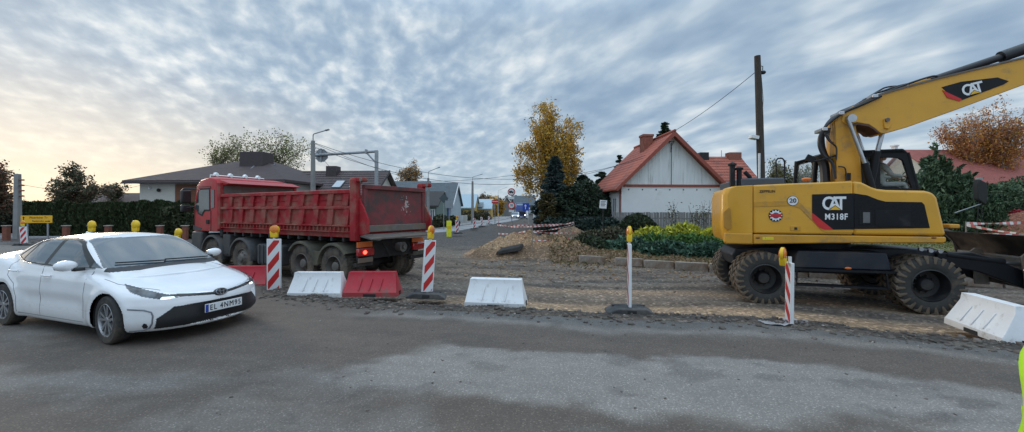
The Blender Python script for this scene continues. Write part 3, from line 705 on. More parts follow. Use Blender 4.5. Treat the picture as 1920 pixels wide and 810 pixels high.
# ================================================================= red dump truck
def facing(v): return math.atan2(v[1], v[0])
T_C = Vector((-3.83, 9.67, 0)); T_F = Vector((-.883, .469, 0)); T_N = Vector((-.469, -.883, 0))     # near tail corner, forward, towards the near side
T_O = T_C-T_N*1.27
M_red = mat('truck_red', (.40, .018, .022), .42, var=.12, dirt=(.27, .16, .12), damt=.12, ds=4, coat=.08, spec=.3, dlow=(.9, 1.5))
M_tred = mat('tipper_red', (.31, .020, .026), .6, var=.25, vs=3, spec=.2, dirt=(.26, .15, .11), damt=.36, ds=2.2, bump=.15, bs=8)
M_tdirt = mat('tailgate_red', (.30, .032, .042), .7, var=.3, vs=3, dirt=(.075, .055, .05), damt=.62, ds=1.6, bump=.3, bs=10)
M_steel = mat('worn_steel', (.16, .15, .14), .6, metal=.3, var=.35, vs=5, dirt=(.20, .15, .11), damt=.4)
M_chas = mat('chassis_black', (.016, .015, .016), .7, var=.4, dirt=(.09, .07, .05), damt=.2, ds=3)
M_mud = mat('muddy_guard', (.10, .09, .062), .8, var=.35, vs=3, dirt=(.05, .05, .042), damt=.4, ds=2, bump=.3)
M_dgrey = mat('dark_grey_plastic', (.05, .052, .056), .6, var=.2, dirt=(.12, .10, .08), damt=.25, ds=2)
M_orange = mat('orange_reflector', (.75, .16, .02), .35, var=.2, dirt=(.25, .15, .1), damt=.2)
M_redl = MATS['red_lens']
truck = thing('dump_truck', 'dirty red four axle dump truck with its tail light lit, beside the plastic barriers', 'dump truck', T_O, facing(T_F))
# local: x forward from the tail, y towards the near side, z up
GZ = -.15
def tbox(a, b, nm, m, par=truck, bev=.01): return MB().bb(a, b).build(nm, m, par, bevel=bev)
# chassis
mb = MB()
for s in (1, -1): mb.bb((.15, s*.38-.04, .62), (7.4, s*.38+.04, .90))
for x in (.2, 1.3, 2.8, 4.2, 5.6, 7.2): mb.bb((x, -.36, .66), (x+.12, .36, .86))
mb.build('chassis', M_chas, truck, bevel=.01)
AX = (.86, 2.16, 5.06, 6.74)
for x in AX: MB().tube([(x, -.95, .35), (x, -.3, .35), (x, -.12, .35), (x, .12, .35), (x, .3, .35), (x, .95, .35)], [.08, .10, .2, .2, .10, .08], 12).build('axle', M_chas, truck)
M_ttyre = mat('truck_tyre', (.035, .033, .032), .9, var=.3, dirt=(.17, .135, .10), damt=.55, ds=3, bump=.2)
def big_wheel(x, y, s, par, r=.51, wd=.29, front=False, steer=0, tyre=None, rimm=None, lugs=0, rr=.29, hub=.0, nm='wheel'):
    wt = thing(nm, None, None, (x, y, .36 if lugs == 0 else .385)); wt.parent = par; wt.rotation_euler = (0, 0, steer)
    h = wd/2
    tb = MB(); tb.lathe([(rr-.02, -h*.8), (rr+.02, -h*.98), (rr+(r-rr)*.5, -h), (r-.05, -h*.96), (r-.012, -h*.8), (r, -h*.5), (r, h*.5), (r-.012, h*.8), (r-.05, h*.96), (rr+(r-rr)*.5, h), (rr+.02, h*.98), (rr-.02, h*.8)], n=56)
    if lugs:
        for k in range(lugs):
            for sd in (1, -1):
                a = 2*pi*(k+(.5 if sd > 0 else 0))/lugs; da = .13
                def Pp(an, rad, yy): return (rad*cos(an), yy, rad*sin(an))
                v = []
                for (an, yy) in ((a-.065, 0), (a+.065, 0), (a+.075+da, sd*h*.97), (a-.05+da, sd*h*.97)):
                    v += [Pp(an, r-.02, yy), Pp(an, r+.02, yy*.97)]
                for (an, yy) in ((a+.045+da, sd*(h+.006)), (a-.025+da, sd*(h+.006))): v += [Pp(an, r-.12, yy), Pp(an, r-.02, yy)]
                tb.add(v, [(0, 2, 4, 6), (1, 7, 5, 3), (0, 1, 3, 2), (2, 3, 5, 4), (4, 5, 7, 6), (6, 7, 1, 0), (8, 9, 11, 10), (5, 9, 11, 7), (9, 5, 4, 8), (7, 11, 10, 6)], 1)
    else:
        for k in range(44):
            a = 2*pi*k/44
            for yy in (-h*.55, h*.55): tb.box((( r+.004)*cos(a), yy, (r+.004)*sin(a)), (.02, h*.8, .035), ry=-a)
    tb.build('tyre', tyre or M_ttyre, wt, smooth=40)
    rb = MB()
    d0 = h*s
    if front: rb.lathe([(rr, .9*d0), (rr-.02, .95*d0), (rr-.035, .7*d0), (rr-.06, .55*d0), (.16, .95*d0), (.13, 1.05*d0), (.10, 1.35*d0), (.001, 1.38*d0)], n=32)
    else: rb.lathe([(rr, .9*d0), (rr-.02, .97*d0), (rr-.03, .6*d0), (rr-.05, -.5*d0), (.15, -.62*d0), (.13, -.3*d0), (.125, hub+.55*d0), (.10, hub+.75*d0), (.001, hub+.78*d0)], n=32)
    for k in range(10):
        a = 2*pi*k/10; yy = (.99*d0 if front else -.5*d0); rb.tube([(.165*cos(a), yy, .165*sin(a)), (.165*cos(a), yy+.03*s, .165*sin(a))], .016, 6)
    rb.build('rim', rimm or M_steel, wt, smooth=35)
    return wt
for i, x in enumerate(AX):
    for s in (1, -1):
        if i < 2:
            big_wheel(x, s*1.10, s, truck); big_wheel(x, s*.78, s, truck)
        else: big_wheel(x, s*1.08, s, truck, front=True, steer=R(4 if i == 3 else 3))
# mudguards
def guard(x, nm='mudguard', m=M_mud, r=.62, y0=.62, y1=1.27, a0=.15, a1=pi-.15, sgn=1, th=.03):
    rows = []
    for a in np.linspace(a0, a1, 20):
        c_, s_ = cos(a), sin(a); rows.append([(x+r*c_, y0*sgn, .36+r*s_), (x+r*c_, y1*sgn, .36+r*s_), (x+(r-.01)*c_, (y1+.02)*sgn, .36+(r-.03)*s_), (x+(r-.06)*c_, (y1+.02)*sgn, .36+(r-.07)*s_), (x+(r-.07)*c_, (y1-.02)*sgn, .36+(r-.08)*s_), (x+(r-.03)*c_, y0*sgn, .36+(r-.03)*s_)])
    return MB().sheet(rows).build(nm, m, truck, smooth=50)
for s in (1, -1):
    guard(.86, a0=.05, a1=pi*.80, sgn=s); guard(2.16, a0=pi*.2, a1=pi-.05, sgn=s); guard(5.06, m=M_dgrey, sgn=s, a0=.1, a1=pi+.1)
    MB().prism([(1.36, .74), (1.66, .74), (1.60, .36), (1.42, .36)], 1, s*1.24, s*1.28).build('mudguard_infill', M_mud, truck, bevel=.01)
    guard(6.74, 'cab_wheel_arch', M_dgrey, r=.66, y0=.7, y1=1.26, a0=-.05, a1=pi+.15, sgn=s)
# tank, boxes
tbox((3.05, .62, .22), (4.25, 1.24, .82), 'fuel_tank', M_dgrey, bev=.06)
mb = MB()
for k in range(6): mb.bb((3.12+k*.19, 1.24, .24), (3.17+k*.19, 1.262, .80))
mb.build('tank_rib', M_dgrey, truck, bevel=.005)
tbox((3.05, -1.24, .25), (4.25, -.62, .80), 'battery_box', M_chas)
tbox((5.75, .75, .35), (6.15, 1.22, 1.05), 'step_box', M_dgrey, bev=.03)
for z in (.05, .4): tbox((5.8, 1.0, z), (6.12, 1.25, z+.05), 'step', M_chas)
# cab
CB, CF = 6.50, 8.06
cabp = [(CB, 1.12), (CB, 2.72), (CB+.12, 2.86), (CB+.55, 2.93), (CF-.45, 2.86), (CF-.22, 2.70), (CF-.02, 1.86), (CF, 1.12)]
cabm = MB()
prof = lambda sc, yy: [(CB+(x-CB)*sc[0], yy, 1.12+(z-1.12)*sc[1]) for x, z in cabp]
# rounded cab: sections across the width
secs = [(-1.20, .97, .955), (-1.17, .99, .985), (-1.0, 1, 1), (1.0, 1, 1), (1.17, .99, .985), (1.20, .97, .955)]
vs = []; 
for yy, sx, sz in secs: vs += prof((sx, sz), yy)
n = len(cabp); fs = [tuple(range(n)), tuple(range(len(vs)-1, len(vs)-n-1, -1))]+[(i*n+k, i*n+(k+1) % n, (i+1)*n+(k+1) % n, (i+1)*n+k) for i in range(len(secs)-1) for k in range(n)]
cabm.add(vs, fs); cabm.build('cab', M_red, truck, bevel=.03, smooth=45, seg=3)
tbox((CF-.05, -1.22, .42), (CF+.10, 1.22, 1.02), 'bumper', M_dgrey, bev=.05)
tbox((7.46, 1.0, .42), (CF+.02, 1.235, 1.10), 'bumper_corner', M_dgrey, bev=.05)
MB().bb((CF+.02, -.9, 1.75), (CF-.10, .9, 2.6)).build('windscreen', M_glass, truck, bevel=.02).rotation_euler = (0, 0, 0)
tg = mat('cab_glass', (.05, .07, .075), .06, var=.5, vs=2, coat=.3, spec=.6)
for s in (1, -1):
    y = s*1.202
    MB().prism([(6.98, 1.83), (7.0, 2.50), (7.62, 2.50), (7.84, 1.95), (7.70, 1.74), (7.48, 1.66), (7.30, 1.83)], 1, y, y+.012*s).build('door_window', tg, truck, bevel=.01)
    MB().prism([(6.93, 1.79), (6.95, 2.55), (7.66, 2.55), (7.90, 1.93), (7.73, 1.70), (7.46, 1.61), (7.28, 1.79)], 1, y-.02*s, y+.005*s).build('window_seal', M_gap, truck)
    MB().prism([(6.68, 1.9), (6.68, 2.48), (6.88, 2.48), (6.88, 1.87)], 1, y-.01*s, y+.012*s).build('rear_quarter_window', tg, truck)
    mb = MB()
    for a, b in (((6.90, 1.14), (6.90, 1.80)), ((6.90, 2.52), (6.92, 2.6)), ((6.92, 2.6), (7.7, 2.6)), ((7.93, 1.9), (7.97, 1.14))):
        mb.tube([(a[0], y+.002*s, a[1]), (b[0], y+.002*s, b[1])], .010, 4)
    mb.build('door_gap', M_gap, truck)
    tbox((7.0, y-.01*s, 1.36), (7.16, y+.03*s, 1.50), 'door_handle', M_gap)
    MB().prism([(CF-.55, 1.14), (CF-.55, 1.22), (CF-.02, 1.3), (CF-.02, 1.14)], 1, y-.01*s, y+.006*s).build('door_trim', M_dgrey, truck)
    mb = MB(); mb.tube([(8.0, 1.15*s, 2.55), (8.28, 1.38*s, 2.56), (8.30, 1.42*s, 2.5)], .022, 6).tube([(8.02, 1.18*s, 1.95), (8.26, 1.38*s, 1.88)], .02, 6); mb.build('mirror_arm', M_blackpl, truck)
    tbox((8.20, 1.30*s-.12, 2.06), (8.34, 1.30*s+.17, 2.50), 'mirror', M_blackpl, bev=.04)
    tbox((8.18, 1.30*s-.10, 1.76), (8.34, 1.30*s+.17, 2.00), 'wide_mirror', M_blackpl, bev=.04)
tbox((7.9, -.9, 2.78), (8.22, .9, 2.84), 'sun_visor', M_blackpl)
mb = MB()
mb.tube([(7.6, -.9, 2.90), (7.6, -.9, 3.02), (7.6, .9, 3.02), (7.6, .9, 2.90)], .022, 8)
mb.build('light_bar', M_chrome, truck)
for y in (-.7, -.25, .25, .7): MB().lathe([(.001, -.05), (.06, -.05), (.09, .02), (.09, .05), (.001, .055)], c=(7.62, y, 3.05), axis='X', n=16).build('roof_lamp', M_chrome, truck)
# behind the cab: dark air intake and bulkhead
tbox((6.27, -1.0, .95), (6.47, 1.16, 2.70), 'intake_stack', M_gap, bev=.03)
mb = MB()
for k in range(16): mb.box((6.49, 1.05, 1.15+k*.095), (.10, .18, .05))
mb.build('intake_louvre', M_blackpl, truck)
# tipper body: x 0..6.22, z 1.21..2.35
BX0, BX1, ZB, ZT = .16, 6.20, 1.30, 2.34
tbox((.12, -1.18, 1.12), (6.2, 1.18, 1.26), 'body_floor', M_tred)
mb = MB()
for x in np.arange(.5, 6.1, .45): mb.bb((x, -1.2, 1.02), (x+.08, 1.2, 1.13))
mb.build('floor_bearer', M_chas, truck)
for s in (1, -1):
    yo, yi = s*1.27, s*1.17
    nm = 'side_wall'
    mb = MB(); Y0, Y1 = sorted((yi, yi+s*.03))
    mb.bb((BX0, Y0, 1.26), (BX1, Y1, ZT-.03))
    def rail(z0, z1, d=0):
        a, b = sorted((yi, yo+d*s)); mb.prism([(a if s > 0 else b, z0), (b if s > 0 else a, z0+.015), (b if s > 0 else a, z1-.02), (a if s > 0 else b, z1)], 0, BX0, BX1)
    rail(2.22, 2.34); rail(1.83, 1.93); rail(1.385, 1.45); rail(1.24, 1.29)
    for z0, z1, st_, n_ in ((1.92, 2.23, .62, 10), (1.44, 1.84, .62, 10)):
        for k in range(n_):
            x = .42+k*.585; w2 = .105; sl_ = -.07
            y_a, y_b = sorted((yi+s*.02, yo-s*.012)); 
            mb.add([(x-w2, y_a, z0), (x+w2, y_a, z0), (x+w2+sl_, y_a, z1), (x-w2+sl_, y_a, z1), (x-w2, y_b, z0), (x+w2, y_b, z0), (x+w2+sl_, y_b, z1), (x-w2+sl_, y_b, z1)],
                   [(0, 1, 2, 3), (7, 6, 5, 4), (0, 4, 5, 1), (1, 5, 6, 2), (2, 6, 7, 3), (3, 7, 4, 0)])
            if z0 > 1.8:
                pass
    a, b = sorted((yi, yo-s*.05)); mb.bb((BX0, a, 2.065), (BX1, b, 2.08))
    for k in range(36): mb.bb((.30+k*.163, min(yi, yo-.02*s), 1.29), (.33+k*.163, max(yi, yo-.02*s), 1.385))
    mb.build(nm, M_tred, truck, bevel=.006)
    # posts
    tbox((-.02, min(s*1.13, s*1.30), 1.05), (.19, max(s*1.13, s*1.30), 2.58), 'rear_post', M_tred, bev=.02)
    MB().prism([(-.02, 1.18), (-.34, 1.24), (-.34, 1.56), (-.16, 1.9), (-.02, 2.1)], 1, s*1.14, s*1.19).build('tailgate_cheek', M_tred, truck, bevel=.01)
    tbox((-.26, min(s*1.14, s*1.28), 2.50), (.19, max(s*1.14, s*1.28), 2.62), 'hinge_arm', M_tred, bev=.03)
    MB().tube([(-.2, s*1.12, 2.55), (-.2, s*1.30, 2.55)], .045, 12).build('hinge_pin', M_steel, truck)
    tbox((BX1-.02, min(s*1.16, s*1.29), 1.2), (BX1+.14, max(s*1.16, s*1.29), 2.70), 'front_post', M_tred, bev=.02)
# tailgate
mb = MB(); mb.bb((-.10, -1.12, 1.38), (-.04, 1.12, 2.36)); 
for y in (-1.12, 1.02): mb.bb((-.14, y, 1.38), (-.09, y+.10, 2.36))
mb.bb((-.16, -1.12, 2.34), (-.03, 1.12, 2.45)); mb.build('tailgate', M_tdirt, truck, bevel=.012)
MB().bb((-.19, -1.12, 1.26), (-.10, 1.12, 1.43)).build('tailgate_edge', M_steel, truck, bevel=.012)
MB().box((-.24, 0, 1.14), (.42, 2.34, .05), ry=-.18).build('spreader_lip', M_steel, truck, bevel=.01)
mb = MB()
for k in range(46):
    a_ = random.random()*6.3; q_ = random.gauss(0, .11); r_ = random.uniform(.010, .034)*(1.2-min(1, abs(q_)*4)); mb.ball((-.100, -.36+q_*cos(a_)*1.1, 1.97+q_*sin(a_)*1.6), (.004, r_, r_*random.uniform(.7, 1.6)), 7)
mb.build('dried_mud_splash', mat('pale_mud', (.42, .36, .34), .9, var=.4, vs=20), truck)
# headboard
mb = MB(); mb.bb((BX1, -1.16, 1.26), (BX1+.06, 1.16, 2.62)); mb.build('headboard', M_steel, truck)
MB().prism([(BX1-.42, 2.66), (BX1+.12, 2.80), (BX1+.16, 2.62), (BX1+.07, 2.40), (BX1+.05, 2.40), (BX1+.05, 2.60)], 1, -1.2, 1.2).build('headboard_canopy', M_red, truck, bevel=.015)
# rear end
for s in (1, -1):
    y = s*.98
    tbox((-.0, y-.24, .88), (.03, y+.24, 1.02), 'marker_plate', M_orange, bev=.004)
    tbox((-.06, y-.26, .66), (.04, y+.26, .86), 'light_cluster', M_redl, bev=.03)
    if s > 0: MB().ball((-.07, y+.06, .76), (.015, .06, .05), 12).build('lit_tail_light', mat('lit_red', (1, .05, .03), .3, emit=6, ecol=(1, .05, .03), var=0), truck)
    tbox((-.03, y-.23, .50), (-.0, y+.23, .62), 'registration_plate' if s > 0 else 'lamp_guard', MATS['muddy_guard'] if s < 0 else M_steel, bev=.006)
    tbox((.02, y-.28, .40), (.10, y+.28, .50), 'mud_flap_bar', M_chas)
tbox((.10, -1.1, .55), (.2, 1.1, 1.0), 'rear_crossmember', M_chas)
MB().tube([(0.1, -.25, .8), (-.12, -.25, .8)], [.12, .14], 16).tube([(-.12, -.25, .8), (-.18, -.25, .8)], .06, 12).build('tow_coupling', M_steel, truck)
MB().tube([(.1, -.62, .9), (-.05, -.6, .75), (-.03, -.45, .62), (.1, -.4, .8)], .02, 6).tube([(.1, .3, .95), (-.08, .28, .7), (-.02, .2, .55), (.1, .15, .8)], .018, 6).build('air_hose', M_gap, truck)
MB().tube([(.6, .1, 1.05), (2.2, .0, .95)], .09, 10).build('tipping_ram', M_steel, truck)
# ================================================================= yellow wheeled excavator
E_O = Vector((6.91, 9.0, 0)); E_U = Vector((.9636, -.2674, 0)).normalized(); E_W = Vector((-E_U.y, E_U.x, 0))
exc = thing('wheeled_excavator', 'yellow wheeled excavator with raised boom and an operator in its cab, on the sandy strip', 'excavator', E_O, facing(E_U))
def ex(px, py, yo):        # local (t, z) of a photo point lying in the machine's lengthwise plane at offset yo
    k = (px-960)/F; o = E_O+E_W*yo; t = (k*o.y-o.x)/(E_U.x-k*E_U.y); d = o.y+E_U.y*t; return (t, CH-(py-HY)*d/F)
def exl(pts, yo): return [ex(a, b, yo) for a, b in pts]
M_yel = mat('machine_yellow', (.66, .325, .020), .38, var=.08, vs=2, dirt=(.30, .20, .09), damt=.12, ds=3, coat=.15)
M_yel2 = mat('machine_yellow_worn', (.57, .275, .022), .5, var=.12, vs=2, dirt=(.25, .17, .09), damt=.25, ds=3)
M_mblk = mat('machine_black', (.008, .009, .012), .5, var=.3, vs=3, spec=.25, dirt=(.05, .045, .04), damt=.1)
M_mblu = mat('machine_blueblack', (.008, .012, .022), .5, var=.3, vs=3, dirt=(.06, .05, .04), damt=.2)
M_hose = mat('hydraulic_hose', (.012, .012, .016), .4, var=.2)
M_rod = mat('polished_rod', (.42, .43, .45), .3, metal=.9, var=.2)
M_etyre = mat('muddy_tyre', (.035, .034, .032), .85, var=.3, dirt=(.13, .10, .07), damt=.2, ds=4, bump=.3)
M_lug = mat('muddy_tread', (.15, .11, .075), .95, var=.35, dirt=(.06, .05, .04), damt=.35, ds=6, bump=.3)
M_erim = mat('black_rim', (.014, .014, .016), .5, var=.3, dirt=(.08, .065, .05), damt=.2)
NY = -1.25
# --- upper body: outline in the near side plane, extruded across the machine
out_px = [(1352, 447), (1347, 425), (1348, 366), (1356, 353), (1372, 349), (1480, 344), (1600, 339.5), (1616, 341), (1634, 350), (1646, 354), (1664, 356), (1736, 357.5), (1750, 361), (1758, 370), (1774, 436), (1775, 452), (1772, 456), (1560, 456), (1400, 458), (1362, 457)]
poly = exl(out_px, NY)
def rounded(poly, y0, y1, r=.05):
    # polygon prism whose near and far faces are drawn in slightly
    cx_ = sum(p[0] for p in poly)/len(poly); cz_ = sum(p[1] for p in poly)/len(poly)
    return poly
t0 = min(p[0] for p in poly); t1 = max(p[0] for p in poly)
split = ex(1412, 400, NY)[0]
def clipx(poly, a, b):
    out = []
    for lim, sg in ((a, 1), (b, -1)):
        if lim is None: continue
        res = []; n = len(poly)
        for i in range(n):
            p, q_ = poly[i], poly[(i+1) % n]; ip = (p[0]-lim)*sg >= 0; iq = (q_[0]-lim)*sg >= 0
            if ip: res.append(p)
            if ip != iq:
                u = (lim-p[0])/(q_[0]-p[0]); res.append((lim, p[1]+u*(q_[1]-p[1])))
        poly = res
    return poly
def clipz(poly, a, b):
    return [(q_[1], q_[0]) for q_ in clipx([(p[1], p[0]) for p in poly], a, b)]
seam = ex(1600, 441, NY)[1]
# rear counterweight with rounded plan corners
cw = clipx(poly, None, split-.006); cwb = []
mbc = MB(); secs = [(-1.25, 1.0, 0), (-1.20, 1, .0), (1.20, 1, 0), (1.25, 1, 0)]
def cwsec(y):       # pull the rear end in towards the corners
    f = min(1, (1.27-abs(y))/.62); pull = .42*(1-math.sqrt(max(0, 1-(1-f)**2)))
    pull = max(pull*.5, (ex(1349, 400, min(y, .35))[0]-t0)+pull*.12) if y > -1.2 else pull*.6
    return [(p[0]+pull*np.clip((split-.05-p[0])/(split-t0), 0, 1), y, p[1]) for p in cw]
ys_ = [-1.25, -1.24, -1.22, -1.19, -1.15, -1.1, -.95, -.75, 0, .75, .95, 1.1, 1.2, 1.235, 1.25]
vs = []; n = len(cw)
for y in ys_: vs += cwsec(y)
mbc.add(vs, [tuple(range(n)), tuple(range(len(vs)-1, len(vs)-n-1, -1))]+[(i*n+k, i*n+(k+1) % n, (i+1)*n+(k+1) % n, (i+1)*n+k) for i in range(len(ys_)-1) for k in range(n)])
mbc.build('counterweight', M_yel, exc, bevel=.03, smooth=50, seg=3)
mz = ex(1380, 437, NY)[1]
MB().prism(clipz(clipx(poly, t0+.12, split-.006), 1.1, mz), 1, -1.262, -1.1).build('counterweight_skirt', M_yel2, exc, bevel=.03)
# recess in the counterweight
rc_ = exl([(1356, 398), (1366, 388), (1370, 392), (1371, 428), (1364, 432), (1357, 426)], NY)
MB().prism(rc_, 1, -1.275, -1.24).build('lifting_pocket', mat('pocket_yellow', (.40, .19, .02), .6), exc, bevel=.008)
# panels ahead of it
mid_t = ex(1600, 400, NY)[0]
pan = clipz(clipx(poly, split+.006, mid_t), seam+.008, None)
MB().prism(pan, 1, -1.25, 1.25).build('side_panel', M_yel, exc, bevel=.035, seg=3)
fr = clipz(clipx(poly, mid_t+.006, None), seam+.008, None)
MB().prism(fr, 1, -1.25, .55).build('engine_cover', M_yel, exc, bevel=.05, seg=3)
sk = clipz(clipx(poly, split+.006, None), None, seam-.008)
MB().prism(sk, 1, -1.25, 1.25).build('lower_sill', M_yel2, exc, bevel=.03)
MB().bb((split-.01, -1.2, 1.2), (1.2, 1.2, 1.9)).build('inner_frame', M_gap, exc)
Z_ = lambda py, px=1560: ex(px, py, NY)[1]
# raised moulding on the panel
mp = exl([(1414, 388), (1485, 386), (1500, 391), (1540, 432), (1548, 436), (1600, 436), (1600, 431), (1553, 431), (1524, 406), (1502, 381), (1488, 376), (1414, 378)], NY)
MB().prism(mp, 1, -1.258, -1.245).build('panel_crease', M_yel2, exc, bevel=.004)
# black decal and grille
MB().prism(exl([(1522.5, 364.5), (1600, 362.5), (1600, 430), (1560, 430.5), (1522.5, 400)], NY), 1, -1.262, -1.252).build('black_decal', M_mblk, exc)
MB().prism(exl([(1522.5, 399), (1562, 430.5), (1545, 430.5), (1536, 427), (1522.5, 412)], NY), 1, -1.2635, -1.250).build('red_flash', mat('decal_red', (.55, .02, .02), .5), exc)
gr = exl([(1601, 362.5), (1625, 366), (1645, 374), (1660, 378), (1728, 379), (1733, 384), (1743, 427.5), (1601, 429.5)], NY)
MB().prism(gr, 1, -1.262, -1.24).build('side_grille', mat('grille_mesh', (.012, .012, .013), .7, var=.6, vs=60, spec=.2), exc, bevel=.006)
mb = MB()
for a, b, c_, d_ in ((1610, 394, 1634, 421), (1640, 394, 1706, 424)):
    P0 = ex(a, b, NY); P1 = ex(c_, d_, NY); mb.bb((P0[0], -1.268, P1[1]), (P1[0], -1.26, P0[1]))
mb.build('grille_frame', M_mblk, exc, bevel=.003)
P0 = ex(1617, 398, NY); P1 = ex(1630, 418, NY); mb = MB().bb((P0[0], -1.275, P1[1]), (P1[0], -1.266, P0[1])); mb.build('grille_latch', mat('latch_grey', (.12, .12, .12), .5), exc, bevel=.003)
ar = math.atan2(0, 1)
def etext(nm, s, px, py, size, m, yo=NY, dy=-.016, bold=.0, sx=1, tilt=0, sp=1, par=None):
    t, z = ex(px, py, yo); return text(nm, s, size, m, par or exc, (t, yo+dy, z), (R(90), -tilt if False else 0, 0), .004, bold=bold, sx=sx, sp=sp)
def logo(px, py, yo, s, dy, tilt, nm):     # white lettering over a small yellow triangle
    t, z = ex(px, py, yo); g = thing(nm, None, None, (t, yo+dy, z)); g.parent = exc; g.rotation_euler = (0, -tilt, 0)
    for ch, x in (('C', -.36*s), ('A', .0), ('T', .34*s)):
        text('logo_letter', ch, s*1.16, M_textw, g, (x, 0, 0), (R(90), 0, 0), .004, bold=.026*s, sx=.78)
    MB().prism([(-.27*s, -.37*s), (.03*s, -.12*s), (.33*s, -.37*s)], 1, -.006, .001).build('logo_triangle', mat('logo_yellow', (.75, .42, .02), .5), g)
    MB().prism([(-.31*s, -.365*s), (.03*s, -.075*s), (.37*s, -.365*s)], 1, -.004, .002).build('logo_outline', M_mblk, g)
logo(1564, 382.5, NY, .315, -.0155, 0, 'side_logo')
etext('model_number', 'M318F', 1567, 406.8, .17, M_textw, bold=.0035, sx=.76, sp=1.12)
etext('dealer_name', 'ZEPPELIN', 1438.5, 359, .072, M_textd, bold=.001, sx=.95, dy=-.008)
for px, py, r_, m in ((1486, 376.5, .094, M_textw),):
    t, z = ex(px, py, NY); MB().lathe([(.001, -1.266), (r_, -1.266), (r_, -1.25)], c=(t, 0, z), n=40).build('speed_disc', m, exc)
    MB().lathe([(r_-.003, -1.267), (r_+.004, -1.267), (r_+.004, -1.25)], c=(t, 0, z), n=40).build('speed_disc_ring', M_textd, exc)
etext('speed_number', '20', 1486, 376.5, .125, M_textd, dy=-.020, bold=.002)
t, z = ex(1454, 404, NY)
MB().lathe([(.001, -1.266), (.125, -1.266), (.125, -1.25)], c=(t, 0, z), n=40).build('emblem_disc', M_mblk, exc)
gv = []
for k in range(24):
    a = 2*pi*k/24-.1; r_ = .112 if k % 2 else .112; 
for k in range(12):
    a = 2*pi*k/12; gv += [(t+.092*cos(a-.13), z+.092*sin(a-.13)), (t+.116*cos(a-.09), z+.116*sin(a-.09)), (t+.116*cos(a+.09), z+.116*sin(a+.09)), (t+.092*cos(a+.13), z+.092*sin(a+.13))]
MB().prism(gv, 1, -1.270, -1.26).build('emblem_gear', M_textw, exc)
MB().lathe([(.001, -1.273), (.062, -1.273), (.062, -1.262)], c=(t, 0, z), n=32).build('emblem_centre', mat('emblem_blue', (.05, .10, .25), .5), exc)
MB().bb((t-.095, -1.278, z-.032), (t+.095, -1.262, z+.034)).build('emblem_band', MATS['decal_red'], exc, bevel=.004)
t, z = ex(1491, 428, NY); MB().bb((t-.09, -1.262, z-.055), (t+.09, -1.245, z+.05)).build('panel_latch', M_yel2, exc, bevel=.01); MB().bb((t-.02, -1.268, z-.03), (t+.03, -1.255, z+.02)).build('latch_handle', M_gap, exc)
t, z = ex(1440, 447, NY); MB().bb((t-.10, -1.256, z-.03), (t+.10, -1.245, z+.03)).build('warning_sticker', mat('sticker_yellow', (.75, .60, .03), .5), exc)
text('warning_mark', '!', .05, M_textd, exc, (t-.05, -1.258, z), (R(90), 0, 0), .003)
for px in (1421, 1751):
    t, z = ex(px, 446, NY); MB().ball((t, -1.25, z), (.045, .012, .018), 12).build('side_marker', mat('marker_brown', (.20, .05, .01), .4), exc)
# top deck: engine hood, exhausts, rail, walkway
def deck(a, b, c_, d_, y0, y1, nm, m, bev=.02):
    P0 = ex(a, b, y0); P1 = ex(c_, d_, y0); return MB().bb((P0[0], y0, min(P1[1], 2.2)), (P1[0], y1, P0[1])).build(nm, m, exc, bevel=bev)
deck(1388, 334.5, 1472, 350, -.95, .9, 'engine_hood', mat('hood_grey', (.05, .06, .075), .5), .03)
for px, top, w_ in ((1373, 308, .055), (1386, 316, .05)):
    t, z = ex(px, top, -.9); MB().tube([(t, -.9, 2.2), (t, -.9, z)], w_, 12).lathe([(w_+.03, z-.03), (w_+.035, z+.01), (.01, z+.05)], c=(t, -.9, 0), axis='Z', n=12).build('exhaust_stack', M_mblk, exc)
t, z = ex(1396, 322, -.8); MB().tube([(t, -.8, z), (t+.1, -.8, z-.12), (t+.13, -.8, 2.3)], .045, 10).build('intake_bend', M_mblk, exc)
a = ex(1455, 297, -.9); b = ex(1471, 297, -.9)
MB().tube([(a[0], -.9, 2.3), (a[0], -.9, a[1]-.05), (a[0]+.04, -.9, a[1]), (b[0]-.04, -.9, b[1]), (b[0], -.9, b[1]-.05), (b[0], -.9, 2.3)], .016, 8).build('handrail', M_mblk, exc)
t, z = ex(1512, 336, -.7); MB().ball((t, -.7, z), (.09, .09, .04), 12).build('amber_cap', mat('amber', (.6, .16, .02), .4), exc)
# --- cab behind the boom
y0, y1 = .12, 1.22
A = lambda px, py: ex(px, py, y0)
cab_out = exl([(1618, 355), (1618, 283), (1690, 282), (1702, 286), (1710, 310), (1722, 358)], y0)
def frame_prism(outer, inner, y, th, nm, m, par):
    # a pane frame: ring between two outlines with equal counts
    mb = MB(); n = len(outer)
    vs = [(p[0], y, p[1]) for p in outer]+[(p[0], y, p[1]) for p in inner]+[(p[0], y+th, p[1]) for p in outer]+[(p[0], y+th, p[1]) for p in inner]
    fs = []
    for i in range(n):
        j = (i+1) % n; fs += [(i, j, n+j, n+i), (2*n+i, 3*n+i, 3*n+j, 2*n+j), (i, 2*n+i, 2*n+j, j), (n+i, n+j, 3*n+j, 3*n+i)]
    return mb.add(vs, fs).build(nm, m, par, bevel=.008)
cabt = thing('cab', None, None, (0, 0, 0)); cabt.parent = exc
outer = exl([(1524, 362), (1530, 292), (1560, 284), (1690, 281), (1703, 286), (1724, 362)], y0)
inner = exl([(1530, 350), (1536, 300), (1565, 292), (1684, 296), (1693, 301), (1711, 353)], y0)
frame_prism(outer, inner, y0, .06, 'cab_side_frame', M_mblk, cabt); frame_prism(outer, inner, y1-.06, .06, 'cab_side_frame', M_mblk, cabt)
B_ = [ex(*p, y0) for p in ((1648, 296), (1648, 356), (1662, 296), (1652, 356))]
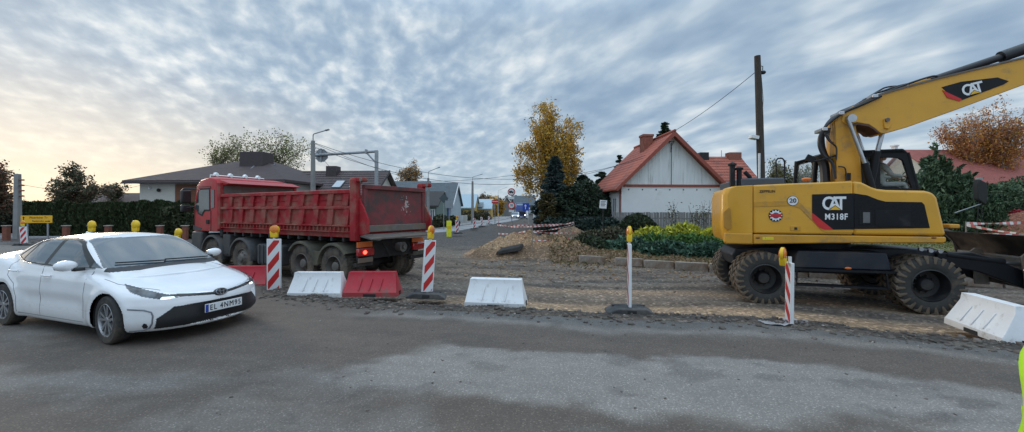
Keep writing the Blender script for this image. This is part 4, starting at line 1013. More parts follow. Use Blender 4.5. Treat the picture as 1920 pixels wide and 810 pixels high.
for px in (1568, 1645): 
    p, q_ = ex(px, 290, y0), ex(px+2, 360, y0); MB().bb((p[0]-.05, y0, q_[1]), (p[0]+.06, y0+.06, p[1])).build('cab_pillar', M_mblk, cabt, bevel=.01); MB().bb((p[0]-.05, y1-.06, q_[1]), (p[0]+.06, y1, p[1])).build('cab_pillar', M_mblk, cabt, bevel=.01)
tr_, zr_ = ex(1560, 284, y0); tf_, _ = ex(1700, 284, y0); _, zf_ = ex(1690, 281, y0)
MB().prism([(tr_-.15, zr_-.10), (tr_-.1, zr_+.0), (tf_-.05, zf_+.03), (tf_+.03, zf_-.06), (tf_, zf_-.10)], 1, y0, y1).build('cab_roof', M_mblk, cabt, bevel=.03)
MB().prism([(tf_-.30, zf_+.02), (tf_-.28, zf_+.08), (tf_+.08, zf_+.06), (tf_+.14, zf_-.0), (tf_+.02, zf_-.02)], 1, .5, y1+.1).build('roof_visor', M_yel2, cabt, bevel=.02)
for a, b in ((outer[0], outer[1]), (outer[4], outer[5])):
    for y in (y0+.02, y1-.02): MB().tube([(a[0], y, a[1]), (b[0], y, b[1])], .035, 8).build('cab_post', M_mblk, cabt)
MB().bb((outer[0][0]+.02, y0+.02, 2.0), (outer[5][0]-.02, y1-.02, 2.28)).build('cab_floor', M_mblk, cabt)
M_pane = mat('cab_pane', (.55, .62, .62), .03, trans=1, var=.02); 
pb = M_pane.node_tree.nodes['Principled BSDF']; pb.inputs['IOR'].default_value = 1.1; pb.inputs['Alpha'].default_value = .16
for y in (y0+.03, y1-.03): MB().prism(inner, 1, y-.004, y+.004).build('side_pane', M_pane, cabt)
mb = MB(); q4 = [outer[4], outer[5]]; mb.add([(q4[0][0], y0+.05, q4[0][1]), (q4[1][0], y0+.05, q4[1][1]), (q4[1][0], y1-.05, q4[1][1]), (q4[0][0], y1-.05, q4[0][1])], [(0, 1, 2, 3)]); mb.build('windscreen', M_pane, cabt)
mb = MB(); q4 = [outer[0], outer[1]]; mb.add([(q4[0][0], y0+.05, q4[0][1]), (q4[1][0], y0+.05, q4[1][1]), (q4[1][0], y1-.05, q4[1][1]), (q4[0][0], y1-.05, q4[0][1])], [(0, 1, 2, 3)]); mb.build('rear_window', M_pane, cabt)
st_, sz_ = ex(1652, 352, .65)
MB().bb((st_-.28, .42, 2.2), (st_+.25, .90, 2.36)).build('seat', M_mblk, cabt, bevel=.05); MB().box((st_-.30, .66, 2.62), (.14, .46, .62), ry=-.12).build('seat_back', M_mblk, cabt, bevel=.05)
MB().tube([(st_+.62, .66, 2.2), (st_+.50, .66, 2.52)], .03, 8).lathe([(.15, -.01), (.165, 0), (.15, .01)], c=(st_+.48, .66, 2.54), axis='X', n=20).build('steering_column', M_mblk, cabt)
# mirror on the rear left
a = ex(1513, 300, -.5); MB().tube([(a[0], -.5, a[1]+.05), (a[0]+.04, -.5, a[1]-.04), (a[0]+.22, -.5, a[1]-.02), (a[0]+.75, -.2, a[1]+.14)], .02, 8).box((a[0]+.06, -.5, a[1]+.03), (.16, .05, .13), ry=.5).build('mirror', M_mblk, exc, bevel=.01)
# --- boom
BY = -.28; HWB = .22
mast = exl([(1568, 345), (1567, 230), (1572, 217), (1584, 210), (1598, 212), (1604, 226), (1607, 250), (1614, 300), (1617, 345)], BY)
MB().prism(mast, 1, BY, BY+.44).build('boom_foot', M_yel2, exc, bevel=.02, seg=3)
bo = exl([(1578, 213), (1592, 203), (1640, 180), (1700, 163), (1760, 147), (1920, 109), (2010, 86), (2010, 131), (1920, 159), (1790, 207), (1700, 239), (1668, 248), (1656, 251), (1648, 249), (1640, 242), (1628, 234), (1605, 230), (1590, 236), (1578, 228)], BY)
MB().prism(bo, 1, BY-.02, BY+.46).build('boom', M_yel, exc, bevel=.015, seg=2)
# darker edge plate along the top
te = exl([(1600, 199), (1640, 178.5), (1700, 161), (1760, 145.3), (2010, 84.5), (2010, 87.5), (1760, 148.5), (1700, 164.5), (1640, 182), (1602, 203)], BY)
MB().prism(te, 1, BY-.05, BY+.50).build('boom_top_plate', M_steel, exc)
ue = exl([(1590, 237), (1605, 230), (1628, 234), (1640, 242), (1649, 250), (1643, 249), (1636, 243), (1627, 238), (1607, 234), (1594, 239)], BY)
MB().prism(ue, 1, BY-.035, BY+.47).build('boom_belly_plate', mat('rust_brown', (.09, .045, .03), .7), exc)
lp = exl([(1655, 225), (1662, 222), (1667, 227), (1669, 236), (1664, 243), (1656, 241), (1655, 232)], BY)
MB().prism(lp, 1, BY-.05, BY-.015).build('cylinder_lug', M_yel, exc, bevel=.01)
t, z = ex(1660, 226, BY); t2, z2 = ex(1662, 238, BY)
MB().lathe([(.001, -.09), (.04, -.09), (.04, 0)], c=(t, BY, z), n=16).build('lug_pin', M_steel, exc)
t, z = ex(1592, 224, BY); MB().lathe([(.001, -.13), (.085, -.13), (.09, -.11), (.09, .5)], c=(t, BY, z), n=28).build('boom_pin', M_rod, exc)
# boom decal and logo
de = exl([(1764, 164), (1800, 154), (1868, 146), (1889, 153), (1880, 159), (1800, 189), (1785, 185)], BY)
MB().prism(de, 1, BY-.030, BY-.021).build('boom_decal', M_mblk, exc)
MB().prism(exl([(1765, 170), (1802, 187), (1797, 190.5), (1774, 184)], BY), 1, BY-.033, BY-.022).build('boom_red_flash', MATS['decal_red'], exc)
p, q_ = ex(1790, 178, BY), ex(1870, 153, BY); logo(1822, 168, BY, .27, -.034, math.atan2(q_[1]-p[1], q_[0]-p[0])*.72, 'boom_logo')
# lift cylinders
def ecyl(a, b, yo, r, m, nm): 
    p, q_ = ex(*a, yo), ex(*b, yo); return MB().tube([(p[0], yo, p[1]), (q_[0], yo, q_[1])], r, 14).build(nm, m, exc)
ecyl((1591, 226), (1624, 314), BY-.11, .038, M_rod, 'lift_rod'); ecyl((1621, 306), (1640, 372), BY-.11, .068, M_mblk, 'lift_cylinder')
ecyl((1600, 232), (1628, 312), BY+.58, .036, M_rod, 'lift_rod')
ecyl((1655, 246), (1643, 292), BY+.2, .045, M_rod, 'adjust_rod'); ecyl((1644, 284), (1632, 345), BY+.2, .075, M_mblk, 'adjust_cylinder')
# stick cylinder on the back of the boom
ecyl((1742, 152), (1886, 104), BY+.2, .075, M_hose, 'stick_cylinder'); ecyl((1876, 107), (1960, 78), BY+.2, .115, M_hose, 'stick_cylinder_head')
br = exl([(1690, 164), (1735, 148), (1745, 147), (1752, 152), (1752, 158)], BY+.06); MB().prism(br, 1, BY+.06, BY+.34).build('cylinder_bracket', M_yel2, exc, bevel=.01)
# stick and bucket beyond the picture's edge, so that the boom ends in something
tn, zn = ex(2010, 108, BY); MB().prism([(tn-.25, zn+.35), (tn+.2, zn+.40), (tn+.55, zn-.1), (tn+1.0, 2.3), (tn+.8, 2.2), (tn+.1, zn-.35)], 1, BY+.04, BY+.40).build('stick', M_yel, exc, bevel=.02)
# hoses
def hose(pts, r, yo, nm='hose', dyo=0):
    P_ = [ex(a, b, yo+dyo*i) for i, (a, b) in enumerate(pts)]; P3 = [Vector((p[0], yo+dyo*i, p[1])) for i, p in enumerate(P_)]
    out = []
    for i in range(len(P3)-1):
        p0, p1, p2, p3 = P3[max(i-1, 0)], P3[i], P3[i+1], P3[min(i+2, len(P3)-1)]
        for u in np.linspace(0, 1, 7)[:-1]:
            out.append(.5*((2*p1)+(-p0+p2)*u+(2*p0-5*p1+4*p2-p3)*u*u+(-p0+3*p1-3*p2+p3)*u**3))
    out.append(P3[-1]); return MB().tube(out, r, 8).build(nm, M_hose, exc)
for k in range(5):
    o = k*1.7; hose([(1652, 180-k*.4), (1614, 197-o*.4), (1590, 207-o*.5), (1570, 218-o*.7), (1549, 236-o*.2), (1537+o, 256), (1536+o*1.3, 274), (1544+o, 292), (1560+o*.5, 306), (1566, 335)], .030, BY-.06+k*.08)
for k in range(4):
    o = k*2.4; hose([(1549+o, 240), (1547+o, 252+o), (1555+o, 265+o*.6), (1568, 276+k), (1568, 300)], .014, BY-.05+k*.05)
hose([(1590, 206), (1640, 176), (1652, 172), (1690, 160), (1742, 150)], .022, BY+.16); hose([(1600, 200), (1645, 172), (1665, 163), (1700, 161)], .018, BY+.3)
hose([(1640, 181), (1700, 158), (1748, 143), (1760, 146)], .02, BY+.1)
for a, b in ((1546, 243), (1577, 213), (1640, 181)):
    t, z = ex(a, b, BY-.06); MB().bb((t-.05, BY-.10, z-.03), (t+.05, BY+.3, z+.045)).build('hose_clamp', M_rod, exc, bevel=.01)
hose([(1572, 312), (1583, 314), (1586, 322), (1586, 330)], .014, BY-.05); t, z = ex(1587, 332, BY); MB().tube([(t, BY-.07, z-.08), (t, BY-.07, z+.08)], .045, 10).build('work_lamp', M_mblk, exc)
hose([(1536, 290), (1545, 310), (1548, 345)], .10, -.1, 'hose_bundle')
# --- slew ring, undercarriage
MB().lathe([(.001, .95), (.62, .95), (.62, 1.22), (.001, 1.22)], c=(.0, 0, 0), axis='Z', n=40).build('slew_ring', M_mblk, exc)
MB().prism([(-1.75, .95), (-1.85, .80), (-1.75, .55), (-1.2, .45), (1.2, .45), (1.75, .55), (2.1, .75), (2.1, .98), (1.5, 1.02), (-1.2, 1.0)], 1, -.55, .55).build('chassis', M_mblu, exc, bevel=.03)
MB().prism([(-.75, .98), (-.85, .62), (.85, .62), (.75, .98)], 1, -1.12, -.5).build('side_locker', M_mblu, exc, bevel=.03); MB().prism([(-.75, .98), (-.85, .62), (.85, .62), (.75, .98)], 1, .5, 1.12).build('side_locker', M_mblu, exc, bevel=.03)
mb = MB(); mb.bb((-.95, -1.20, .58), (1.0, -1.08, .62)).bb((-.82, -1.22, .27), (.75, -1.02, .305)); 
mb.tube([(-.80, -1.2, .60), (-.82, -1.22, .29)], .018, 6); mb.tube([(.70, -1.2, .60), (.72, -1.22, .29)], .018, 6); mb.build('step', M_mblk, exc)
t, z = ex(1590, 503, -1.12); MB().ball((t, -1.125, z), (.06, .02, .028), 12).build('amber_marker', M_orange, exc)
for x in (-1.375, 1.375):
    MB().tube([(x, -1.0, .385), (x, -.25, .385), (x, -.1, .385), (x, .1, .385), (x, .25, .385), (x, 1.0, .385)], [.11, .12, .22, .22, .12, .11], 14).build('axle', M_mblk, exc)
    for s in (1, -1):
        wst = R(0)
        big_wheel(x, s*1.10 if s < 0 else .95, s, exc, r=.53, wd=.30, front=False, tyre=[M_etyre, M_lug], rimm=M_erim, lugs=24, rr=.31, hub=.07, steer=wst)
        big_wheel(x, s*.77 if s < 0 else .62, s, exc, r=.53, wd=.28, front=False, tyre=[M_etyre, M_lug], rimm=M_erim, lugs=24, rr=.31)
# --- dozer blade and its arms
blade = thing('blade', None, None, (0, 0, 0)); blade.parent = exc
sec = [(3.12, 1.32), (3.30, 1.12), (3.42, .90), (3.46, .66), (3.42, .44), (3.34, .28)]
mb = MB(); th = .04
vs = [(a+.0, z) for a, z in sec]+[(a+th, z) for a, z in sec[::-1]]
mb.prism(vs, 1, -1.27, 1.27); mb.build('blade_plate', mat('blade_steel', (.030, .022, .020), .5, var=.4, dirt=(.14, .11, .09), damt=.35, metal=.2), blade, smooth=60)
for y in (-1.29, 1.27): MB().prism([(3.08, 1.33), (3.30, 1.08), (3.40, .66), (3.30, .24), (3.62, .24), (3.66, .7), (3.50, 1.2), (3.2, 1.37)], 1, y, y+.03).build('end_plate', M_steel, blade)
MB().bb((3.20, -1.0, .62), (3.36, 1.0, .90)).build('back_tube', M_steel, blade, bevel=.02)
for y in (-.62, .50):
    MB().prism([(1.85, .95), (1.85, .72), (2.5, .60), (3.25, .28), (3.40, .30), (3.38, .55), (2.7, .88), (2.4, .98)], 1, y, y+.12).build('push_arm', M_mblk, blade, bevel=.02)
    MB().tube([(2.0, y+.06, .92), (2.9, y+.06, .80)], .075, 12).build('blade_cylinder', M_mblk, blade); MB().tube([(2.85, y+.06, .80), (3.25, y+.06, .76)], .04, 10).build('blade_rod', M_rod, blade)
    MB().prism([(3.02, .92), (3.10, 1.0), (3.24, .98), (3.30, .60), (3.36, .22), (3.10, .22), (3.08, .6)], 1, y-.14, y-.10).build('blade_bracket', M_steel, blade, bevel=.01)
for px, py in ((1726, 467), (1744, 470), (1762, 471)):
    t, z = ex(px, py, -.64); MB().lathe([(.001, -.03), (.04, -.03), (.04, .02)], c=(t, -.64, z), n=14).build('arm_pin', M_rod, exc)
t, z = ex(1783, 424, -1.0); MB().box((t, -.95, z), (.16, .3, .08)).build('front_bracket', M_yel2, exc, bevel=.02)
# ================================================================= barriers, beacons, signs, poles
M_bw = mat('white_plastic', (.78, .79, .80), .45, var=.05, dirt=(.40, .37, .33), damt=.12, ds=5, dlow=(-.05, .16))
M_br = mat('red_plastic', (.46, .02, .035), .5, var=.12, dirt=(.22, .12, .10), damt=.18, ds=4, dlow=(.0, .22))
M_rub2 = mat('black_rubber', (.035, .036, .038), .75, var=.3, dirt=(.13, .12, .11), damt=.35, ds=3, bump=.2)
M_sgw = mat('sign_white', (.70, .71, .72), .45, var=.04, dirt=(.4, .38, .35), damt=.08)
M_sgr = mat('sign_red', (.50, .02, .02), .45, var=.06)
M_lampy = mat('lamp_yellow', (.78, .50, .015), .45, var=.05)
M_lampo = mat('lamp_amber', (.72, .20, .008), .25, var=.1, coat=.5)
M_galv = mat('galvanised', (.30, .32, .34), .5, metal=.4, var=.15)
M_sgg = mat('sign_back', (.24, .26, .28), .5, var=.1, metal=.2)
def barrier(label, m, c, rz, tilt=0, L_=1.16, H_=.50, z=0):
    t = thing('plastic_barrier', label, 'road barrier', (c[0], c[1], z), rz, 'water filled plastic barriers along the works')
    if tilt: t.rotation_euler = (tilt, 0, rz)
    # end profile (y, z), trapezoid with an upright top lip
    prof = [(-.24, .0), (-.245, .09), (-.225, .115), (-.085, .40), (-.08, .50), (.08, .50), (.085, .40), (.225, .115), (.245, .09), (.24, .0)]
    mb = MB(); vs = []; xs_ = [(-L_/2, .0), (-L_/2+.004, .02), (L_/2-.004, .02), (L_/2, 0)]
    for i, (x, g) in enumerate(xs_):
        for (y, z_) in prof:
            sl_ = .10*(1-z_/.5) if True else 0
            xx = x+(-sl_ if x < 0 else sl_)*.0+((.085*(z_/.5)) if x < 0 else -(.085*(z_/.5)))
            vs.append((xx, y*(1 if g else .96), z_*H_/.5))
    n = len(prof); mb.add(vs, [tuple(range(n)), tuple(range(4*n-1, 3*n-1, -1))]+[(i*n+k, i*n+(k+1) % n, (i+1)*n+(k+1) % n, (i+1)*n+k) for i in range(3) for k in range(n)])
    b = mb.build('shell', m, t, bevel=.014, seg=3)
    # raised ribs on the sloping faces
    for s in (-1, 1):
        for x in (-.24, -.02, .20):
            mb = MB(); sl = [(x-.012, s*.228, .125), (x+.012, s*.228, .125), (x+.052, s*.112, .365), (x+.028, s*.112, .365)]
            o = [(0, s*.012, .008)]*4; v = [p for p in sl]+[(p[0], p[1]+s*.016, p[2]+.008) for p in sl]
            mb.add(v, [(0, 1, 2, 3), (4, 5, 6, 7), (0, 1, 5, 4), (1, 2, 6, 5), (2, 3, 7, 6), (3, 0, 4, 7)]); mb.build('rib', m, t, bevel=.004)
        mb = MB().box((0, s*.243, .03), (.26, .012, .06)); mb.build('fork_slot', M_gap, t)
    MB().lathe([(.001, .02), (.03, .02), (.03, -.01)], c=(-.18, 0, .49*H_/.5), axis='Z', n=12).build('filler_cap', m, t)
    MB().box((L_/2-.002, 0, .045), (.01, .10, .09)).build('end_slot', M_gap, t)
    return t
def bpos(px, py): v = gp(px, py, 0); return v
# nearest face bottom line at row ~557
barrier('white plastic barrier between the beacon board and the red barrier, behind the car nose', M_bw, (gp(590, 556).x-.02, gp(590, 556).y+.24), R(-1), z=-.02)
barrier('bright red plastic barrier standing end to end with a white one', M_br, (gp(694, 555).x-.02, gp(694, 555).y+.24), R(1), z=-.02)
barrier('red plastic barrier half hidden behind the nose of the white car', M_br, (gp(452, 543, -.1).x, gp(452, 543, -.1).y+.22), R(3), z=-.06)
barrier('lone white plastic barrier leaning on the crumbled edge in the middle of the road side', M_bw, (gp(930, 576).x, gp(930, 576).y+.24), R(-9), tilt=R(3), z=.0)
nb = barrier('large white plastic barrier set askew below the excavator blade, nearest of all barriers', M_bw, (7.06, 5.80), R(-109), tilt=R(-1), z=-.03, L_=1.14, H_=.53)
def rubber_base(t, w=.82, d=.42, z=0, rz=0, m=None):
    g = thing('base', None, None, (0, 0, z), rz); g.parent = t
    MB().prism([(-w/2, 0), (-w/2+.01, .035), (-w/2+.17, .115), (w/2-.17, .115), (w/2-.01, .035), (w/2, 0)], 1, -d/2, d/2).build('base_block', M_rub2, g, bevel=.02)
    mb = MB()
    for s in (-1, 1):
        for k in (-1, 1): mb.box((s*.22, k*.10, .105), (.14, .07, .03))
    MB().box((-.22, .10, .112), (.14, .07, .012)).build('base_pocket', M_gap, g)
    MB().box((.22, .10, .112), (.14, .07, .012)).build('base_pocket', M_gap, g)
    MB().box((0, -d/2-.001, .06), (.15, .02, .06)).build('base_handle', M_gap, g, bevel=.005)
    return g
def board_mesh(t, w, h, z0, stripes, th=.05, right=True):
    MB().bb((-w/2, -th/2, z0), (w/2, th/2, z0+h)).build('board', M_sgw, t, bevel=.008)
    # red diagonals inside the white rim, clipped to the face
    b = w*.10; x0, x1, y0_, y1_ = -w/2+b, w/2-b, z0+b, z0+h-b; p = h/stripes
    for sd in (-1, 1):
        for k in range(-2, stripes+2):
            c0 = z0+k*p; sl_ = w*1.0
            lo_, hi_ = c0, c0+p*.5
            poly_ = [(x0, lo_), (x1, lo_+sl_), (x1, hi_+sl_), (x0, hi_)]
            poly_ = clip2(poly_, x0, x1, y0_, y1_)
            if len(poly_) < 3: continue
            y = sd*(th/2); MB().prism(poly_, 1, min(y, y+sd*.002), max(y, y+sd*.002)).build('stripe', M_sgr, t, smooth=0)
def clip2(poly_, x0, x1, z0, z1):
    def cl(poly_, ax, lim, sg):
        res = []; n = len(poly_)
        for i in range(n):
            p, q_ = poly_[i], poly_[(i+1) % n]; ip = (p[ax]-lim)*sg >= 0; iq = (q_[ax]-lim)*sg >= 0
            if ip: res.append(p)
            if ip != iq:
                u = (lim-p[ax])/(q_[ax]-p[ax]); res.append(tuple(p[k]+u*(q_[k]-p[k]) for k in (0, 1)))
        return res
    for a in ((0, x0, 1), (0, x1, -1), (1, z0, 1), (1, z1, -1)):
        poly_ = cl(poly_, *a)
        if not poly_: return []
    return poly_
def lamp(t, z, rz=0, tilt=0, x=0, s=1.0, nm='warning_lamp', back=False):
    g = thing(nm, None, None, (x, 0, z), 0); g.parent = t; g.rotation_euler = (0, tilt, rz); g.scale = (s, s, s)
    MB().prism([(-.075, 0), (.075, 0), (.085, .09), (.05, .19), (-.055, .19), (-.085, .12)], 1, -.04, .04).build('lamp_case', M_lampy, g, bevel=.018, seg=3)
    MB().lathe([(.001, -.052), (.05, -.048), (.085, -.034), (.099, -.018), (.102, 0), (.099, .018), (.085, .034), (.05, .048), (.001, .052)], c=(.01, 0, .175), n=28).build('lens', M_lampo, g)
    if back: MB().lathe([(.001, -.06), (.055, -.056), (.09, -.04), (.108, -.018), (.112, .005), (.106, .01)], c=(.01, 0, .175), n=28).build('back_shell', M_lampy, g)
    MB().lathe([(.099, -.02), (.106, -.02), (.106, .02), (.099, .02)], c=(.01, 0, .175), n=28).build('lens_ring', M_lampy, g)
    return g
def beacon(label, p, rz, h=1.0, w=.25, z0=.10, base=True, lp=True, brz=0, ltilt=0, stripes=3, lrz=0, tilt=0, z=0, group='striped beacon boards along the works', back=False, ls=1.0):
    t = thing('beacon_board', label, 'beacon board', (p[0], p[1], z), rz, group); t.rotation_euler = (0, tilt, rz)
    if base: rubber_base(t, rz=brz)
    board_mesh(t, w, h, z0, stripes)
    MB().bb((-.022, -.022, .02), (.022, .022, z0+.05)).build('foot_post', M_sgw, t)
    if lp:
        MB().bb((-.02, -.02, z0+h), (.02, .02, z0+h+.06)).build('lamp_stub', M_sgw, t)
        lamp(t, z0+h+.03, lrz, ltilt, back=back, s=ls)
    return t
p = gp(514, 540, -.06); p = Vector(((514-960)/F*8.95, 8.95, 0))
beacon('striped beacon board with a round amber lamp in front of the truck tank', p, R(2), h=1.16, w=.31, z0=.02, base=False, z=-.02)
p = gp(800, 556); 
beacon('slanting beacon board on a flat black rubber foot, right of the red barrier', p, R(36), h=1.08, w=.25, z0=.12, brz=R(-30), lrz=R(35), tilt=R(4), z=-.02)
p = gp(1184, 590); t = beacon('white beacon board seen edge on, on a grey rubber foot before the soil bank', (p[0]-.0, p[1]+.12), R(80), h=1.10, w=.25, z0=.12, brz=R(-84), lrz=R(0), z=.0, tilt=0)
p = gp(1480, 607); t = beacon('narrow beacon board with a lamp tipped over to the left, by the excavator wheel', (p[0], p[1]), R(75), h=.98, w=.22, z0=.02, base=False, lp=False, lrz=R(10), z=-.02, tilt=R(-1))
MB().bb((-.02, -.02, 1.0), (.02, .02, 1.09)).build('lamp_stub', M_sgw, t)
g = lamp(t, .97, R(-30), R(-20), x=-.05, s=1.0); g.location = (-.03, .10, .97)
# torn sheeting round its foot
ss = MB(); c = gp(1478, 606)
xs_ = np.linspace(-.42, .42, 26); rows = []
for j in range(9):
    rows.append([(c.x+x*1.0, c.y+(j-4)*.035*(1-.4*abs(x))+.05*sin(x*9), .012+.03*abs(sin(x*17+j*1.3))*max(.1, 1-abs(x)*1.8)) for x in xs_])
tag(ss.sheet(rows).build('plastic_sheet', mat('grey_sheeting', (.32, .32, .33), .4, var=.4, vs=9)), 'crumpled grey plastic sheet lying round the foot of a beacon board', 'plastic sheet')
# behind the car
for px, D, lab, zt in ((172, 9.6, 'beacon board topped with a yellow lamp, leftmost behind the car roof', 0), (254, 9.2, 'beacon board with a large yellow lamp behind the middle of the car roof', 0)):
    X = (px-960)/F*D; top = CH-(434-HY)*D/F
    beacon(lab, (X, D), R(8), h=1.0, z0=top-1.03, lrz=R(-15), z=0, back=True, ls=.92)
D = 11.5; beacon('tilted beacon board with a small yellow lamp between car and truck cab', ((322-960)/F*D, D), R(10), h=.95, z0=.05, w=.28, lrz=R(-15), tilt=R(8), z=-.02, back=True).scale = (1, 1, 1)
D = 20.5; beacon('small distant beacon board with an orange lamp under the yellow sign', ((46-960)/F*D, D), R(12), h=.95, z0=.02, w=.30, tilt=R(-4))
D = 15; barrier('red plastic barrier lying beyond the truck cab', M_br, ((345-960)/F*D, D), R(4), z=-.05)
# yellow detour sign
D = 22; c = dp(69, 411.5, D); t = thing('detour_sign', 'yellow detour sign with two lines of writing in front of the hedge', 'road sign', (c.x, c.y, 0), R(10))
MB().bb((-.74, -.02, c.z-.20), (.74, .0, c.z+.22)).build('sign_panel', mat('sign_yellow', (.80, .42, .01), .5, var=.05), t, bevel=.01)
for x in (-.45, .5): MB().bb((x-.03, .0, -.1), (x+.03, .05, c.z+.15)).build('sign_post', M_galv, t)
text('sign_text', 'Piotrków Tr.', .17, M_textd, t, (.12, -.024, c.z+.10), (R(90), 0, 0), .004)
text('sign_text', 'Radomsko', .13, M_textd, t, (.08, -.024, c.z-.09), (R(90), 0, 0), .004)
MB().prism([(-.62, c.z-.02), (-.58, c.z-.02), (-.58, c.z+.10), (-.55, c.z+.10), (-.60, c.z+.17), (-.65, c.z+.10), (-.62, c.z+.10)], 1, -.026, -.021).build('arrow_up', M_textd, t)
MB().prism([(.40, c.z-.12), (.58, c.z-.12), (.58, c.z-.15), (.66, c.z-.10), (.58, c.z-.05), (.58, c.z-.08), (.40, c.z-.08)], 1, -.026, -.021).build('arrow_right', M_textd, t)
# reddish garden fence posts in front of the hedge
M_brick = mat('red_brick', (.20, .07, .045), .85, var=.25, vs=8, bump=.2)
for px in (12, 124, 172, 203, 300, 347, 372):
    D = 24.5; c = dp(px, 424, D); t = thing('fence_pier', 'low reddish brick fence pier in the row before the hedge', 'fence pier', (c.x, D, 0), R(8), 'brick piers before the hedge')
    MB().bb((-.12, -.12, -.1), (.12, .12, c.z)).build('pier', M_brick, t); MB().bb((-.16, -.16, c.z), (.16, .16, c.z+.05)).build('cap', M_conc, t, bevel=.01)
# ---- poles
M_pole = mat('concrete_pole', (.24, .235, .23), .85, var=.2, vs=2); M_wood = mat('old_wood_pole', (.055, .042, .034), .9, var=.4, vs=3, stretch=(8, 8, .6), bump=.5)
def lamp_post(px, top, D, label, arm, r=.11, h2=1.2, base=0, arm2=None, gr='street lamps'):
    c = dp(px, top, D); t = thing('street_lamp', label, 'street lamp', (c.x, D, base), 0, gr)
    H = c.z-base; MB().tube([(0, 0, -.3), (0, 0, H)], [r*1.3, r*.8], 10).build('pole', M_pole, t)
    pts = [(0, 0, H-.3), (0, 0, H+h2*.45)]+[(arm*.12*(1-cos(a)), 0, H+h2*.45+h2*.22*sin(a)) for a in (.6, 1.2)]+[(arm, 0, H+h2)]
    MB().tube(pts, .032, 8).build('arm', M_galv, t)
    MB().box((arm*1.06, 0, H+h2*1.02), (abs(arm)*.30, .16, .07), ry=-math.atan2(h2*.35, abs(arm))*(1 if arm > 0 else -1)).build('lamp_head', M_sgg, t, bevel=.02)
    return t, H
M_gap2 = M_gap
t, H = lamp_post(587, 264, 23, 'tall concrete street lamp beside the overhead gantry sign', .78, r=.14, h2=.62)
for k in range(4): MB().tube([(-.17, 0, H-.15-k*.28), (.17, 0, H-.15-k*.28)], .035, 6).build('insulator', M_sgw, t)
MB().box((.20, -.1, H-4.2), (.16, .1, .3)).build('cable_box', M_sgw, t)
lamp_post(803, 334, 38, 'thin street lamp with a curved arm just right of the tipper tailgate', .95, r=.13, h2=1.0)
lamp_post(886, 340, 52, 'street lamp in mid distance, its long arm reaching right', 1.1, r=.16, h2=.9)
lamp_post(934, 366, 105, 'far street lamp above the yellow shrubs at the road bend', 2.0, r=.16, h2=2.0)
D = 25.8; c = dp(33, 326, D); t = thing('concrete_pole', 'square concrete utility pole at the left edge with a slanting wire', 'utility pole', (c.x, D, 0)); MB().box((0, 0, c.z/2-.2), (.34, .30, c.z+.4), taper=(.75, .75)).build('pole', M_pole, t, bevel=.02)
for k in range(4): MB().tube([(.15, 0, c.z-.4-k*.35), (.42, 0, c.z-.4-k*.35)], .05, 6).build('insulator', mat('rusty', (.25, .08, .05), .7), t)
# near wooden pole
D = 18; b0 = dp(1428, 400, D); tt = dp(1420, 105, D); t = thing('wooden_pole', 'dark weathered wooden pole rising behind the excavator', 'utility pole', (b0.x, D, .2))
MB().tube([(0, 0, -.3), (-.02, 0, 3), (-.10, 0, 6), (tt.x-b0.x, 0, tt.z-.2)], [.17, .165, .155, .13], 12).build('pole', M_wood, t)
for z in (tt.z-.95,): MB().ball((tt.x-b0.x+.26, 0, z), (.13, .10, .09), 10).build('lamp_head', M_gap, t); MB().tube([(tt.x-b0.x+.1, 0, z+.3), (tt.x-b0.x+.25, 0, z+.28), (tt.x-b0.x+.24, 0, z+.1)], .02, 6).build('bracket', M_gap, t)
cc = dp(1412, 258, D); MB().box((cc.x-b0.x, -.05, cc.z-.2), (.34, .3, .16), ry=.2).build('camera_box', M_sgw, t, bevel=.02)
MB().bb((cc.x-b0.x-.02, -.12, .4), (cc.x-b0.x+.24, -.02, cc.z-1.4)).build('white_board', M_sgw, t) if 0 else None
MB().tube([(-.17, -.1, .5), (-.17, -.1, 4.2)], .05, 8).build('conduit', M_sgw, t)
MB().tube([(cc.x-b0.x+.1, -.1, cc.z-.3), (-.24, -.1, cc.z-.9), (-.2, -.1, 4.3)], .012, 5).build('cable', M_gap, t)
MB().tube([(tt.x-b0.x+.16, -.05, tt.z-1.2), (tt.x-b0.x+.24, -.05, tt.z-2.2), (tt.x-b0.x+.2, -.05, tt.z-2.9)], .01, 5).build('loose_cable', M_gap, t)
# gantry
D = 24; t = thing('sign_gantry', 'grey mast arm gantry carrying the back of an octagonal sign', 'gantry', (dp(706, 400, D).x, D, 0))
a = dp(706, 282, D); b = dp(592, 291, D); H = a.z
MB().bb((-.09, -.09, -.2), (.09, .09, H)).build('mast', M_galv, t, bevel=.01); MB().tube([(.06, 0, H-.06), (b.x-a.x, 0, b.z)], .085, 10).build('cross_arm', M_galv, t)
MB().tube([(-.05, 0, H-.75), (-.62, 0, H-.12)], .05, 8).build('brace', M_galv, t); MB().box((-.62, 0, H-.08), (.10, .24, .26)).build('clamp', M_galv, t)
cs = dp(601, 291, D); oc = [(cs.x-a.x+.42*cos(pi/8+k*pi/4), cs.z+.42*sin(pi/8+k*pi/4)) for k in range(8)]
MB().prism(oc, 1, .10, .13).build('octagonal_sign', M_sgg, t); MB().bb((cs.x-a.x-.04, .03, cs.z-.42), (cs.x-a.x+.04, .10, cs.z+.42)).build('sign_bracket', M_galv, t)
